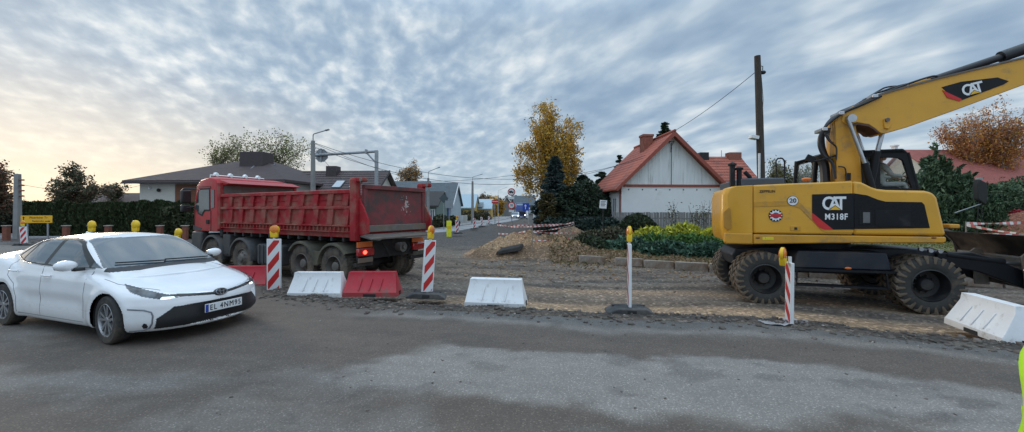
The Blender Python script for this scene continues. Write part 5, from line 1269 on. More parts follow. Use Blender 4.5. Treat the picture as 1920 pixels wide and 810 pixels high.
# ---- far signs
def disc_sign(px, py, D, r, face, rimm=None, nm='sign_face', par=None, off_=(0, 0)):
    pass
D = 34; c1 = dp(959, 360, D); t = thing('round_sign_post', 'post with a round no lorries sign over a round weight limit sign', 'road sign', (c1.x, D, 0)); zb = c1.z
MB().tube([(0.03, .03, -.2), (0.03, .03, zb+.3)], .035, 8).build('post', M_galv, t)
for nm, z, r_ in (('no_lorries', zb, .33), ('weight_limit', dp(961, 385, D).z, .31)):
    MB().lathe([(.001, -.01), (r_, -.01), (r_, .01), (.001, .01)], c=(0, 0, z), n=32).build('sign_rim', M_sgr, t)
    MB().lathe([(.001, -.016), (r_*.76, -.016), (r_*.76, -.005)], c=(0, 0, z), n=32).build('sign_face', M_sgw, t)
MB().bb((-.20, -.024, zb-.06), (.05, -.016, zb+.10)).bb((.05, -.024, zb-.06), (.18, -.016, zb+.04)).lathe([(.001, -.024), (.045, -.024), (.045, -.016)], c=(-.12, 0, zb-.07), n=12).lathe([(.001, -.024), (.045, -.024), (.045, -.016)], c=(.10, 0, zb-.07), n=12).build('lorry_symbol', M_textd, t)
z2 = dp(961, 385, D).z; text('limit_number', '30', .24, M_textd, t, (0, -.02, z2), (R(90), 0, 0), .004, bold=.003)
MB().bb((-.24, -.01, zb-.62), (.24, .01, zb-.40)).build('upper_plate', M_sgw, t); MB().bb((-.22, -.01, z2-.58), (.22, .01, z2-.38)).build('lower_plate', M_sgw, t)
D = 48; c = dp(928, 378, D); t = thing('town_sign', 'small red town exit sign on a post by the bend', 'road sign', (c.x, D, 0))
MB().bb((-.40, -.02, c.z-.22), (.40, .02, c.z+.18)).build('panel', MATS['sign_red'], t); MB().bb((-.36, -.03, c.z-.02), (.36, -.02, c.z+.04)).build('panel_band', M_sgw, t); MB().tube([(0, .04, -.2), (0, .04, c.z)], .04, 6).build('post', M_galv, t)
D = 36; c = dp(832, 372, D); t = thing('diamond_sign', 'dark back of a diamond shaped sign before the gabled house', 'road sign', (c.x, D, 0))
MB().box((0, 0, c.z), (.62, .03, .62), ry=pi/4).build('panel', mat('dark_sign_back', (.05, .07, .08), .6), t); MB().tube([(0, .05, -.2), (0, .05, c.z)], .035, 6).build('post', M_galv, t)
c = dp(842, 383, D); t = thing('sign_board', 'pale grey back of a rectangular sign right of the diamond sign', 'road sign', (c.x, D, 0))
MB().bb((-.36, -.02, c.z-.35), (.36, .02, c.z+.35)).build('panel', M_sgg, t); MB().tube([(0, .05, -.2), (0, .05, c.z)], .035, 6).build('post', M_galv, t)
D = 52; c = dp(986, 388, D); t = thing('blue_sign', 'blue direction sign with a white arrow near the spruce', 'road sign', (c.x, D, 0))
MB().bb((-.42, -.02, c.z-.5), (.42, .02, c.z+.5)).build('panel', mat('sign_blue', (.01, .06, .40), .4), t); MB().prism([(-.1, c.z-.3), (0, c.z-.3), (0, c.z+.1), (.12, c.z+.1), (-.05, c.z+.35), (-.22, c.z+.1), (-.1, c.z+.1)], 1, -.03, -.02).build('arrow', M_sgw, t); MB().tube([(0, .05, -.2), (0, .05, c.z)], .04, 6).build('post', M_galv, t)
D = 20; c = dp(1131, 383, D); t = thing('garden_sign', 'small white notice on a thin post before the white house', 'sign', (c.x, D, .3))
MB().box((0, 0, c.z-.3), (.36, .03, .42), ry=.08).build('panel', M_sgw, t); 
mb = MB()
for k in range(4): mb.bb((-.12, -.02, c.z-.18-k*.07), (.12-.04*(k % 2), -.016, c.z-.155-k*.07))
mb.build('writing', M_textd, t); MB().tube([(0, .03, -.2), (0, .03, c.z-.3)], .025, 6).build('post', M_gap, t)
# ---- row of striped posts along the old street
M_yelp = mat('flexible_yellow', (.75, .72, .03), .5)
D = 27; c = dp(842, 410, D); t = thing('yellow_post', 'bright yellow plastic post at the near end of the old street', 'post', (c.x, D, 0)); MB().bb((-.17, -.05, 0.0), (.17, .05, CH-(414-HY)*D/F)).build('board', M_yelp, t, bevel=.03); MB().bb((-.13, -.056, .55), (.13, -.05, .75)).build('reflector', M_lampy, t)
fb = None
for i, (px, py, D, rz, lab) in enumerate(((857, 424, 30, 30, 'grey and red beacon board with a lamp, next to the yellow post'), (889, 420, 37, 40, 'beacon board second along the old street, striped and leaning'), (903, 417, 43, 40, 'thin beacon board third along the old street'), (917, 414, 50, 25, 'red and white beacon board fourth along the old street'), (935, 412, 52, 70, 'dark tall beacon board farthest along the old street'))):
    b = gp(px, py+8, .05); beacon(lab, (dp(px, 400, D).x, D), R(rz), h=1.0, w=.26, z0=.05, lp=i in (0, 4), z=.05, stripes=3, group='beacon boards along the old street')
# ---- red and white tape round the heaps
M_stake = mat('stake', (.25, .2, .16), .8)
def tape(name, label, pts, w=.07, sag=.06, group='barrier tapes round the works'):
    both = MB(); P0 = Vector(pts[0]); k = 0
    for a, b in zip(pts[:-1], pts[1:]):
        a = Vector(a)-P0; b = Vector(b)-P0; L_ = (b-a).length; n = max(2, int(L_/.16))
        def q_(u): v = a.lerp(b, u); v.z -= sag*4*u*(1-u); return v
        for i in range(n):
            u0, u1 = q_(i/n), q_((i+1)/n); tw = .7+.3*cos(i*.5+k); mi_ = (i+k) % 2
            o = Vector((0, .012*sin(i*.7), w/2*tw)); both.add([tuple(u0-o), tuple(u1-o), tuple(u1+o), tuple(u0+o)], [(0, 1, 2, 3)], mi_)
        k += 1
    t = both.build(name, [mat('tape_white', (.64, .59, .57), .5), mat('tape_red', (.50, .12, .11), .5)], smooth=0); t.location = P0; tag(t, label, 'barrier tape', group)
S = {'a': dp(932, 422, 19.3), 'b': dp(998, 425, 15.8), 'c': dp(1076, 417, 19.0), 'd': dp(978, 433, 18.6), 'e': dp(1048, 420, 23)}
def stake(v, lab, z0=-.2):
    o = MB().tube([(0, 0, z0-v.z), (0, 0, .04)], .018, 6).build('stake', M_stake); o.location = tuple(v); tag(o, lab, 'stake', 'stakes holding the tape round the soil heaps')
stake(S['a'], 'thin stake at the left end of the taped soil heap'); stake(S['b'], 'thin stake in front, where the lower tape is tied'); stake(S['c'], 'thin stake at the right corner of the taped heap'); stake(S['e'], 'thin stake behind the taped soil heap')
tape('barrier_tape', 'upper red and white tape running round the sandy heap', [S['a'], S['b'], S['c'], S['e'], S['a']], sag=.04)
dn = lambda v, d: Vector((v.x, v.y, v.z-d))
tape('barrier_tape', 'lower slack red and white tape across the sandy heap', [dp(934, 438, 18.6), dp(985, 434, 16.8), dp(1077, 436, 18.8)], sag=.05)
tape('barrier_tape', 'short sagging tape between the front stake and the small heap', [dp(998, 450, 15.8), dp(1072, 446, 17.5)], w=.05, sag=.06)
tape('barrier_tape', 'single tape slanting from front stake up to the corner stake', [dp(999, 434, 15.8), dp(1074, 421, 19)], w=.05)
for pts, lab in (([dp(1811, 419, 14), dp(1960, 415, 14.5)], 'upper tape before the reddish heap at the right edge'), ([dp(1811, 421, 14), dp(1905, 437, 12.5)], 'slanting tape knotted beside the blade'), ([dp(1838, 440, 14), dp(1960, 436, 13.5)], 'lower tape just above the excavator blade')):
    tape('barrier_tape', lab, pts, w=.11, sag=.03, group='tapes by the excavator blade')
v = dp(1811, 418, 14); o = MB().tube([(0, 0, -v.z), (0, 0, .05)], .02, 6).build('stake', M_stake); o.location = tuple(v); tag(o, 'stake behind the excavator blade holding three tapes', 'stake')
# asphalt chunk on the heap, loose slab
sb = MB().add([(-.55, -.1, -.12), (.45, -.15, .06), (.62, .25, .22), (-.35, .3, .02), (-.5, -.05, .02), (.42, -.1, .22), (.55, .22, .34), (-.30, .28, .16)], [(0, 3, 2, 1), (4, 5, 6, 7), (0, 1, 5, 4), (1, 2, 6, 5), (2, 3, 7, 6), (3, 0, 4, 7)]).build('asphalt_slab', mat('broken_asphalt', (.028, .026, .025), .9, var=.5, bump=.5), bevel=.03)
sb.location = (-.12, 15.75, float(hgt(np.array([-.12]), np.array([15.75]))[0])+.10); tag(sb, 'dark broken slab of asphalt leaning on the sandy heap', 'asphalt slab')
# wires
M_wire = mat('wire', (.02, .02, .022), .6)
def wire(a, b, sag, r, label, n=24):
    pts = [(a[0]+(b[0]-a[0])*u, a[1]+(b[1]-a[1])*u, a[2]+(b[2]-a[2])*u-sag*4*u*(1-u)) for u in np.linspace(0, 1, n)]
    o = MB().tube([tuple(Vector(p)-Vector(pts[0])) for p in pts], r, 5).build('overhead_wire', M_wire); o.location = pts[0]; tag(o, label, 'wire', 'overhead wires')
wire(dp(1419, 133, 18), dp(1228, 265, 27), .25, .014, 'wire from the top of the wooden pole down to the red roof gable')
wire(dp(590, 268, 23), dp(1290, 265, 27), 2.35, .013, 'long upper wire from the tall lamp to the white gable')
wire(dp(590, 276, 23), dp(1262, 268, 27), 2.5, .013, 'long lower wire from the tall lamp to the white gable')
wire(dp(805, 340, 38), dp(1000, 322, 45), .25, .016, 'thin wire from the street lamp towards the birch')
wire(dp(592, 270, 23), dp(803, 341, 38), .3, .012, 'slack wire between the tall lamp and the next lamp')
wire(dp(593, 282, 23), dp(640, 335, 36), .1, .012, 'steep service wire from the tall lamp to the brown roof')
wire(dp(-40, 304, 28), dp(33, 330, 25.8), .1, .03, 'bracing wire running left from the square concrete pole')
wire(dp(36, 345, 25.8), dp(262, 348, 34), .5, .012, 'faint wire from the square concrete pole to the hipped house')
# ================================================================= houses
def tile_mat(name, c, row=.3, colw=.25, rough=.78, dirt=(.1, .08, .07), damt=.15):
    m = mat(name, c, rough, var=.15, vs=1.5, dirt=dirt, damt=damt, ds=1); nt = m.node_tree; L = nt.links; b = nt.nodes['Principled BSDF']
    tc = nd(nt, 'ShaderNodeTexCoord'); w1 = nd(nt, 'ShaderNodeTexWave', wave_type='BANDS', bands_direction='Z', wave_profile='SAW'); w1.inputs['Scale'].default_value = .314/row*.75
    w2 = nd(nt, 'ShaderNodeTexWave', wave_type='BANDS', bands_direction='X'); w2.inputs['Scale'].default_value = .314/colw
    L.new(tc.outputs['Object'], w1.inputs[0]); L.new(tc.outputs['Object'], w2.inputs[0]); ad = nd(nt, 'ShaderNodeMath', operation='MULTIPLY_ADD'); L.new(w2.outputs[1], ad.inputs[0]); ad.inputs[1].default_value = .5; L.new(w1.outputs[1], ad.inputs[2])
    bp = nd(nt, 'ShaderNodeBump'); bp.inputs['Strength'].default_value = .9; bp.inputs['Distance'].default_value = .06; L.new(ad.outputs[0], bp.inputs['Height']); L.new(bp.outputs[0], b.inputs['Normal']); return m
M_rt = tile_mat('red_roof', (.36, .095, .06), rough=.75); M_rt2 = tile_mat('red_tiles', (.40, .12, .08)); M_bt = tile_mat('brown_roof', (.070, .048, .048), dirt=(.09, .07, .07))
M_gt = tile_mat('grey_roof', (.10, .12, .135)); M_mr = mat('metal_roof_blue', (.36, .46, .52), .5, var=.08); M_dr = mat('felt_roof', (.045, .04, .038), .8, var=.2)
M_wall = mat('white_render', (.74, .74, .73), .85, var=.04, vs=1.5, dirt=(.52, .50, .46), damt=.12, ds=.8)
M_plank = mat('white_boards', (.70, .71, .70), .8, var=.10, vs=5, stretch=(1, 1, .12), dirt=(.38, .37, .34), damt=.15, ds=4)
M_cream = mat('cream_render', (.52, .50, .45), .85, var=.06); M_wpan = mat('wood_panel', (.16, .055, .025), .6, var=.25, vs=4, stretch=(.4, 1, 6))
M_win = mat('window_glass', (.06, .075, .085), .08, var=.2, coat=.5); M_frw = mat('white_frame', (.65, .66, .67), .5, var=.03); M_chim = mat('chimney_brick', (.25, .09, .06), .85, var=.3, vs=8, bump=.3)
M_fas = mat('red_fascia', (.28, .06, .035), .55, var=.1); M_dkch = mat('dark_chimney', (.05, .035, .038), .6, var=.2)
def window(par, x, y, z, w, h, nx=0, ny=-1, m=None):
    # wall facing -y (ny=-1) or +-x (nx)
    t = thing('window', None, None, (x, y, z), 0 if ny else R(-90 if nx < 0 else 90)); t.parent = par
    mb = MB(); f = .07
    for a in ((-w/2, -h/2, w/2, -h/2+f), (-w/2, h/2-f, w/2, h/2), (-w/2, -h/2+f, -w/2+f, h/2-f), (w/2-f, -h/2+f, w/2, h/2-f), (-.03, -h/2+f, .03, h/2-f)): mb.bb((a[0], -.05, a[1]), (a[2], .05, a[3]))
    mb.build('frame', M_frw, t); MB().bb((-w/2+.01, -.01, -h/2+.01), (w/2-.01, .02, h/2-.01)).build('pane', M_win, t); MB().bb((-w/2-.06, -.12, -h/2-.07), (w/2+.06, .02, -h/2)).build('sill', M_conc, t)
    return t
def gable(par, x0, x1, y0, y1, z0, ze, zr, wm, rm, ax='y', over=.4, th=.16, gm=None, eov=.45):
    """ridge along ax; walls + two roof planes"""
    if ax == 'y': A0, A1, B0, B1 = x0, x1, y0, y1
    else: A0, A1, B0, B1 = y0, y1, x0, x1
    mid_ = (A0+A1)/2; k = (zr-ze)/(mid_-A0)
    pent = [(A0, z0), (A1, z0), (A1, ze), (mid_, zr-.03), (A0, ze)]
    axis_ = 1 if ax == 'y' else 0
    MB().prism(pent, axis_, B0, B1).build('wall', wm, par)
    for s in (-1, 1):
        e_ = A0-eov if s < 0 else A1+eov; zl = ze-k*eov
        poly_ = [(e_, zl), (mid_, zr), (mid_, zr+th*1.3), (e_, zl+th)]
        MB().prism(poly_, axis_, B0-over, B1+over).build('roof', rm, par)
    return k
def skylight(par, x, y, z, w, l, pitch, rz=0):
    t = thing('skylight', None, None, (x, y, z)); t.parent = par; t.rotation_euler = (pitch, 0, rz)
    MB().box((0, 0, .03), (w+.12, l+.12, .08)).build('frame', mat('skylight_frame', (.09, .09, .10), .5), t); MB().box((0, 0, .075), (w, l, .02)).build('pane', mat('skylight_pane', (.30, .34, .38), .05, coat=1, spec=1), t)
# ---- white house with red roof
D = 26.0
def hp(px, py, d): return dp(px, py, d)
L0 = hp(1113, 356, D); Rr = hp(1372, 356, D); pk = hp(1264, 256, D)
ze = 3.15; cxh = pk.x; hw = (Rr.x-L0.x)/2-.1; zr = pk.z
house = thing('house', 'white rendered house with a red gabled roof behind the fence and junipers', 'house', (10.5, 26, .3), R(3.6))
W_ = 3.35; depth = 6.2; zr_ = 6.78-.3; ze_ = 3.42-.3; kk = (zr_-ze_)/3.5; gz0 = ze_+.0
MB().prism([(-W_, -.5), (W_, -.5), (W_, ze_), (-W_, ze_)], 1, 0, depth).build('wall', M_wall, house)
wz = lambda x: zr_-kk*abs(x)-.03
MB().prism([(-W_+.02, ze_), (W_-.02, ze_), (W_-.02, wz(W_)), (0, wz(0)), (-W_+.02, wz(W_))], 1, .03, .12).build('gable_boards', M_plank, house)
mb = MB()
for x in np.arange(-3.2, 3.3, .24): mb.bb((x-.012, .018, ze_+.05), (x+.012, .03, max(ze_+.1, wz(x)-.06)))
tag(mb.build('board_battens', M_plank, house, smooth=0), kind='stuff')
MB().prism([(-W_+.01, ze_), (W_-.01, ze_), (W_-.01, wz(W_)), (0, wz(0)), (-W_+.01, wz(W_))], 1, .12, depth).build('attic_wall', M_wall, house)
MB().bb((-W_+.1, -.06, gz0-.06), (W_-.1, .015, gz0+.10)).build('gable_beam', M_fas, house)
for s in (-1, 1):
    e_ = s*(W_+.45); zl = zr_-kk*(W_+.45)
    MB().prism([(e_, zl), (0, zr_), (0, zr_+.16), (e_, zl+.13)], 1, -.45, depth+.3).build('roof', M_rt, house)
    MB().prism([(e_, zl-.10), (0, zr_-.14), (0, zr_+.20), (e_, zl+.16)], 1, -.50, -.452).build('barge_board', M_fas, house)
    MB().tube([(e_, -.45, zl+.02), (e_, depth+.3, zl+.02)], .07, 8).build('gutter', M_fas, house)
MB().tube([(0, -.5, zr_+.20), (0, depth+.3, zr_+.20)], .10, 8).build('ridge_tile', M_rt, house)
mb = MB()
for x in np.arange(-2.9, 3.0, .92): mb.bb((x, -.02, gz0-.28), (x+.06, .0, gz0-.2))
mb.build('wall_hook', M_gap, house)
ch = MB().bb((-.95, 2.3, zr_-1.4), (-.25, 3.0, zr_+.42)).build('chimney', M_chim, house); MB().bb((-1.0, 2.25, zr_+.34), (-.2, 3.05, zr_+.50)).build('chimney_cap', M_chim, ch)
MB().tube([(-.05, -.1, zr_-.7), (-.1, -.12, zr_-1.15)], .02, 5).tube([(-.22, -.1, zr_-.45), (.15, -.1, zr_-.42)], .02, 5).tube([(-.22, -.1, zr_-.45), (-.05, -.1, zr_-.75), (.15, -.1, zr_-.42)], .018, 5).build('wire_bracket', M_gap, house)
MB().tube([(.0, -.05, zr_-.5), (-.02, -.04, gz0)], .018, 5).build('cable', M_gap, house)
for y in (.7, 3.9): window(house, -W_-.02, y+.6, 1.75, .8, 1.3, nx=-1, ny=0)
MB().tube([(-W_-.06, .15, 0), (-W_-.06, .15, ze_+.0)], .05, 8).build('downpipe', M_fas, house)
# picket fence in front
ft = thing('picket_fence', 'grey wooden picket fence before the white house', 'fence', (0, 0, 0))
a, b = dp(1150, 400, 24.2), dp(1372, 400, 21.5); n = 74
for i in range(n):
    u = i/(n-1); p = a.lerp(b, u); MB().box((p.x, p.y, .98+.0*u), (.075, .025, 1.45+random.uniform(-.03, .03)), rz=-.25, ry=random.uniform(-.02, .02)).build('picket', mat('grey_wood', (.20, .19, .18), .85, var=.3), ft, smooth=0)
for z in (.6, 1.35): MB().tube([(a.x, a.y+.04, z), (b.x, b.y+.04, z)], .035, 5).build('rail', MATS['grey_wood'], ft)
ft2 = thing('wire_fence', 'dark metal fence with thin bars at the corner of the white house', 'fence', (0, 0, 0)); a2, b2 = dp(1088, 400, 25), dp(1150, 400, 23.6)
for i in range(12):
    p = a2.lerp(b2, i/11); MB().tube([(p.x, p.y, .1), (p.x, p.y, 1.45)], .02, 5).build('bar', M_gap, ft2)
for z in (.3, 1.4): MB().tube([(a2.x, a2.y, z), (b2.x, b2.y, z)], .02, 5).build('rail', M_gap, ft2)
# ---- red tiled house behind
D = 36; h2 = thing('house', 'low house with glazed red tiles seen between the white gable and the wooden pole', 'house', (dp(1384, 400, D).x, D, .3))
zr2 = dp(0, 297, D+4.1).z-.3; ze2 = dp(0, 352, D).z-.3-.2
MB().bb((-4.4, .5, -.3), (2.3, 8, ze2)).build('wall', M_cream, h2)
MB().prism([(0-.1, ze2-.1), (4.1, zr2), (4.1, zr2+.18), (-.1, ze2+.08)], 0, -5, 2.55).build('roof', M_rt2, h2); MB().prism([(8.4, ze2-.1), (4.1, zr2), (4.1, zr2+.18), (8.4, ze2+.08)], 0, -5, 2.55).build('roof', M_rt2, h2)
mb = MB()
for k in range(11):
    u = .05+k*.088; mb.bb((-5, -.1+4.2*u-.03, ze2+.08+(zr2-ze2+.1)*u-.02), (2.55, -.1+4.2*u+.03, ze2+.08+(zr2-ze2+.1)*u+.04))
tag(mb.build('tile_courses', M_rt2, h2, smooth=0), kind='stuff')
MB().prism([(.5, ze2), (8, ze2), (4.1, zr2-.05)], 0, -4.4, 2.3).build('attic_wall', M_wall, h2)
MB().prism([(-.14, ze2-.24), (4.1, zr2-.14), (4.1, zr2+.22), (-.14, ze2+.1)], 0, 2.56, 2.62).build('barge_board', M_frw, h2)
for x, w_, m_ in ((-1.3, .45, M_gap), (1.8, .62, M_chim)): MB().bb((x-w_, 3.6, zr2-.5), (x+w_, 4.4, zr2+.55)).build('chimney', m_, h2, bevel=.02)
MB().tube([(.6, 4, zr2), (.6, 4, zr2+.8)], .03, 6).build('vent', M_galv, h2)
# ---- right long red roof
D = 42; h3 = thing('house', 'long low house with a faded red roof beyond the bushes at the right edge', 'house', (dp(1880, 400, D).x, D, .3))
zr3 = dp(0, 283, D+5.3).z-.3; ze3 = dp(0, 345, D).z-.3
MB().bb((-5.3, .6, -.3), (20, 10, ze3)).build('wall', M_cream, h3)
for s in (0, 1):
    y_ = (0 if s == 0 else 10.6); MB().prism([(y_, ze3-.1), (5.3, zr3), (5.3, zr3+.15), (y_, ze3+.05)], 0, -5.6, 20.5).build('roof', tile_mat('faded_red_roof', (.34, .10, .08)), h3)
MB().prism([(.6, ze3), (10, ze3), (5.3, zr3-.05)], 0, -5.3, 20).build('attic_wall', M_cream, h3)
h4 = thing('house', 'far house showing only a thin white chimney above the cab of the excavator', 'house', (dp(1719, 300, 60).x, 60, .3)); z4 = dp(0, 300, 60).z
gable(h4, -4, 4, 0, 7, -.3, z4-3.2, z4-.9, M_cream, M_rt2, ax='x'); MB().bb((-.25, 3.2, z4-1.4), (.25, 3.8, dp(0, 268, 60).z-.3)).build('chimney', M_frw, h4); MB().bb((-.4, 3.1, dp(0, 268, 60).z-.3), (.4, 3.9, dp(0, 265, 60).z-.3)).build('chimney_cap', M_frw, h4)
# ---- hipped house on the left
D = 35; hx = thing('house', 'large house with a brown hipped roof, cream wall and wooden panel on the left', 'house', (dp(262, 400, D).x, D, .0), R(-4))
zE = dp(0, 341, D).z; zA = dp(0, 299, D+5.5).z; x0, x1, y0, y1 = 0, 13.2, 0, 11
MB().bb((0, 0, -.3), (x1, y1, zE-.05)).build('wall', M_cream, hx)
o = .8; E4 = [(x0-o, y0-o, zE-.12), (x1+o, y0-o, zE-.12), (x1+o, y1+o, zE-.12), (x0-o, y1+o, zE-.12)]; r1, r2 = (x0+6.2, 5.5, zA), (x0+7.6, 5.5, zA)
mb = MB(); up = [(p[0], p[1], p[2]+.2) for p in E4]
mb.add(E4+up+[r1, r2], [(0, 3, 2, 1), (0, 1, 5, 4), (1, 2, 6, 5), (2, 3, 7, 6), (3, 0, 4, 7), (4, 5, 9, 8), (6, 7, 8, 9), (5, 6, 9), (7, 4, 8)]); mb.build('roof', M_bt, hx, smooth=0)
MB().tube([E4[0], E4[1]], .09, 8).build('gutter', M_dkch, hx)
MB().bb((3.4, -.06, zE-1.95), (x1-1.2, .02, zE-.25)).build('wood_panel', M_wpan, hx); MB().bb((5.6, -.10, zE-1.95), (5.68, .0, zE-.25)).build('panel_joint', M_gap, hx)
MB().bb((6.9, 3.0, zE+.3), (9.2, 4.6, zA+.35)).build('chimney', M_dkch, hx, bevel=.03)
MB().ball((1.9, -.12, zE-.75), (.16, .12, .16), 12).build('floodlight', M_gap, hx); MB().ball((1.0, -.08, zE-.55), (.12, .08, .12), 10).build('alarm_box', M_frw, hx)
ph = math.atan2(zA-zE, 6.3)
MB().tube([(8.9, 1.2, zE+.75), (7.9, 4.6, zA-.25)], .07, 6).build('roof_ladder', M_galv, hx)
skylight(hx, 10.0, 2.0, zE+.95, .7, 1.3, ph); skylight(hx, 9.2, 3.7, zE+1.65, .7, 1.3, ph)
window(hx, 12.5, -.02, zE-1.2, 1, 1.2)
# wing
D = 37; wg = thing('house', 'long wing with a ribbed brown roof and two skylights behind the tipper', 'house', (dp(700, 400, D).x, D, 0), R(-3))
zr5 = dp(0, 322, D+4).z; ze5 = dp(0, 372, D).z; LX = 11.5
MB().bb((-LX, .5, -.3), (-.5, 8, ze5)).build('wall', M_cream, wg); MB().prism([(.5, ze5), (8, ze5), (4.2, zr5-.05)], 0, -LX, -.5).build('attic_wall', M_cream, wg)
rbt = tile_mat('ribbed_roof', (.10, .075, .075), row=.42, colw=.3, dirt=(.15, .13, .13))
pw = math.atan2(zr5-ze5, 4.4)
MB().prism([(-.2, ze5-.1), (4.2, zr5), (4.2, zr5+.15), (-.2, ze5+.06)], 0, -LX-.3, .0).build('roof', rbt, wg); MB().prism([(8.6, ze5-.1), (4.2, zr5), (4.2, zr5+.15), (8.6, ze5+.06)], 0, -LX-.3, .0).build('roof', rbt, wg)
mb = MB()
for k in range(11):
    u = .06+k*.088; mb.bb((-LX-.3, -.2+4.4*u-.03, ze5+.06+(zr5-ze5+.1)*u-.02), (.0, -.2+4.4*u+.03, ze5+.06+(zr5-ze5+.1)*u+.035))
tag(mb.build('tile_courses', rbt, wg, smooth=0), kind='stuff')
MB().prism([(-.25, ze5-.2), (4.2, zr5-.1), (4.2, zr5+.2), (-.25, ze5+.1)], 0, .002, .08).build('barge_board', M_dkch, wg)
for px in (628, 661): q_ = dp(px, 352, D+1.6); skylight(wg, q_.x-wg.location.x+.1, 1.75, ze5+.12+(zr5-ze5)*.455, .8, 1.25, pw)
MB().bb((-6.3, 3.2, zr5-.7), (-5.2, 4.2, zr5+.55)).build('chimney', M_dkch, wg, bevel=.03)
# low roof left of the hipped house
D = 50; lr_ = thing('house', 'low brown roof just visible over the hedge, left of the hipped house', 'house', (dp(220, 400, D).x, D, 0)); z_ = dp(0, 363, D).z
gable(lr_, -4.5, 5, 0, 6, -.3, z_-1.1, z_, M_cream, M_bt, ax='x')
# ---- far houses on the left of the street
def fhouse(label, pxa, pxb, pyr, pye, D, dep, wm, rm, rz=0, ax='x', z0=0):
    a, b = dp(pxa, pyr, D), dp(pxb, pyr, D); t = thing('house', label, 'house', ((a.x+b.x)/2, D, z0), rz); w_ = (b.x-a.x)/2
    zr_ = dp(0, pyr, D+dep/2).z-z0; ze_ = dp(0, pye, D).z-z0; gable(t, -w_, w_, 0, dep, -.3, ze_, zr_, wm, rm, ax=ax, over=.3); return t, w_, ze_, zr_
M_gwall = mat('green_render', (.15, .20, .18), .85, var=.1); M_bwall = mat('blue_panel', (.03, .07, .22), .6, var=.1)
t, w_, ze_, zr_ = fhouse('tall grey roofed house with blue boards right of the tipper tailgate', 792, 846, 345, 382, 52, 10, mat('pale_blue_render', (.36, .42, .46), .85), M_gt)
skylight(t, .4, 1.7, ze_+1.4, .7, 1.0, math.atan2(zr_-ze_, 5.4))
MB().bb((w_-1.8, -.08, 0), (w_-1.1, -.01, ze_)).build('blue_board', M_bwall, t); MB().bb((w_-.7, -.08, 0), (w_-.2, -.01, ze_)).build('blue_board', M_bwall, t)
MB().bb((w_-3.4, -1.0, ze_-.4), (w_-.4, .2, ze_-.2)).build('porch_roof', M_bwall, t)
for x in (-w_+1.0, w_-2.6, w_-.95): window(t, x, -.06, 1.5, .7, 1.1)
MB().prism([(-.4, ze_-.35), (5, zr_-.1), (5, zr_+.3), (-.4, ze_-.05)], 0, w_+.32, w_+.40).build('barge_board', M_frw, t)
t, w_, ze_, zr_ = fhouse('long grey roof behind the tailgate of the red truck', 700, 792, 342, 366, 58, 9, M_cream, M_gt)
t, w_, ze_, zr_ = fhouse('low old house with a dark felt roof and green walls by the thin street lamp', 780, 818, 362, 385, 42, 7, M_gwall, M_dr)
for x in (-.2, w_-.4): window(t, x, -.06, 1.3, .55, 1.3)
t, w_, ze_, zr_ = fhouse('pale blue metal hall with a yellow wall beyond the gabled house', 850, 888, 366, 389, 74, 12, mat('ochre_render', (.45, .30, .08), .85, var=.15), M_mr)
t, w_, ze_, zr_ = fhouse('second pale blue roofed hall with a yellow wall, nearer the bend', 884, 920, 375, 391, 82, 10, MATS['ochre_render'], M_mr)
MB().prism([(-.6, ze_+.2), (2, ze_+1.2), (2, ze_+1.35), (-.6, ze_+.35)], 0, -w_+.1, w_-1.6).build('dormer_roof', mat('slate', (.16, .20, .22), .6), t)
for x in (-1.2, 1.2): window(t, x, -.06, 1.3, .9, 1.0)
t, w_, ze_, zr_ = fhouse('small grey gabled house far beyond the bend left of the round sign', 943, 958, 371, 384, 120, 9, mat('grey_render', (.17, .17, .17), .85), M_gt, ax='y')
MB().prism([(-w_-.5, ze_-.2), (0, zr_+.0), (0, zr_+.55), (-w_-.5, ze_+.3)], 1, -.45, -.32).prism([(w_+.5, ze_-.2), (0, zr_+.0), (0, zr_+.55), (w_+.5, ze_+.3)], 1, -.45, -.32).build('barge_board', M_frw, t)
t, w_, ze_, zr_ = fhouse('far low house with a grey roof behind the blue lorry', 964, 1004, 368, 384, 135, 9, MATS['grey_render'], M_gt)
# brown wall / board fence right of the street
t = thing('board_fence', 'rusty brown board fence by the mouth of the old street', 'fence', (0, 0, 0)); a, b = gp(1006, 428, .2), dp(1058, 415, 27)
a = dp(1006, 400, 34); b = dp(1060, 400, 27.5)
for i in range(24):
    p = a.lerp(b, (i+.5)/24); MB().box((p.x, p.y, .62), (.34*((b-a).length/8.2), .03, 1.5+.02*(i % 3)), rz=math.atan2(b.y-a.y, b.x-a.x)).build('board', mat('rusty_board', (.12, .055, .038), .8, var=.35, vs=2), t, smooth=0)
t = thing('gate_pier', 'pale concrete gate pier at the left end of the brown board fence', 'gate pier', (a.x-.5, a.y, 0)); MB().bb((-.2, -.2, -.1), (.2, .2, 1.5)).build('pier', M_conc, t, bevel=.02); MB().bb((-.26, -.26, 1.5), (.26, .26, 1.58)).build('cap', M_conc, t)
t = thing('box', 'pale utility cabinet on the grass beside the mid distance lamp', 'cabinet', (dp(869, 400, 58).x, 58, 0)); MB().bb((-.55, -.2, 0), (.55, .2, 1.15)).build('body', M_cream, t, bevel=.02); MB().bb((-.5, -.22, .1), (-.02, -.2, 1.05)).build('door', M_frw, t)
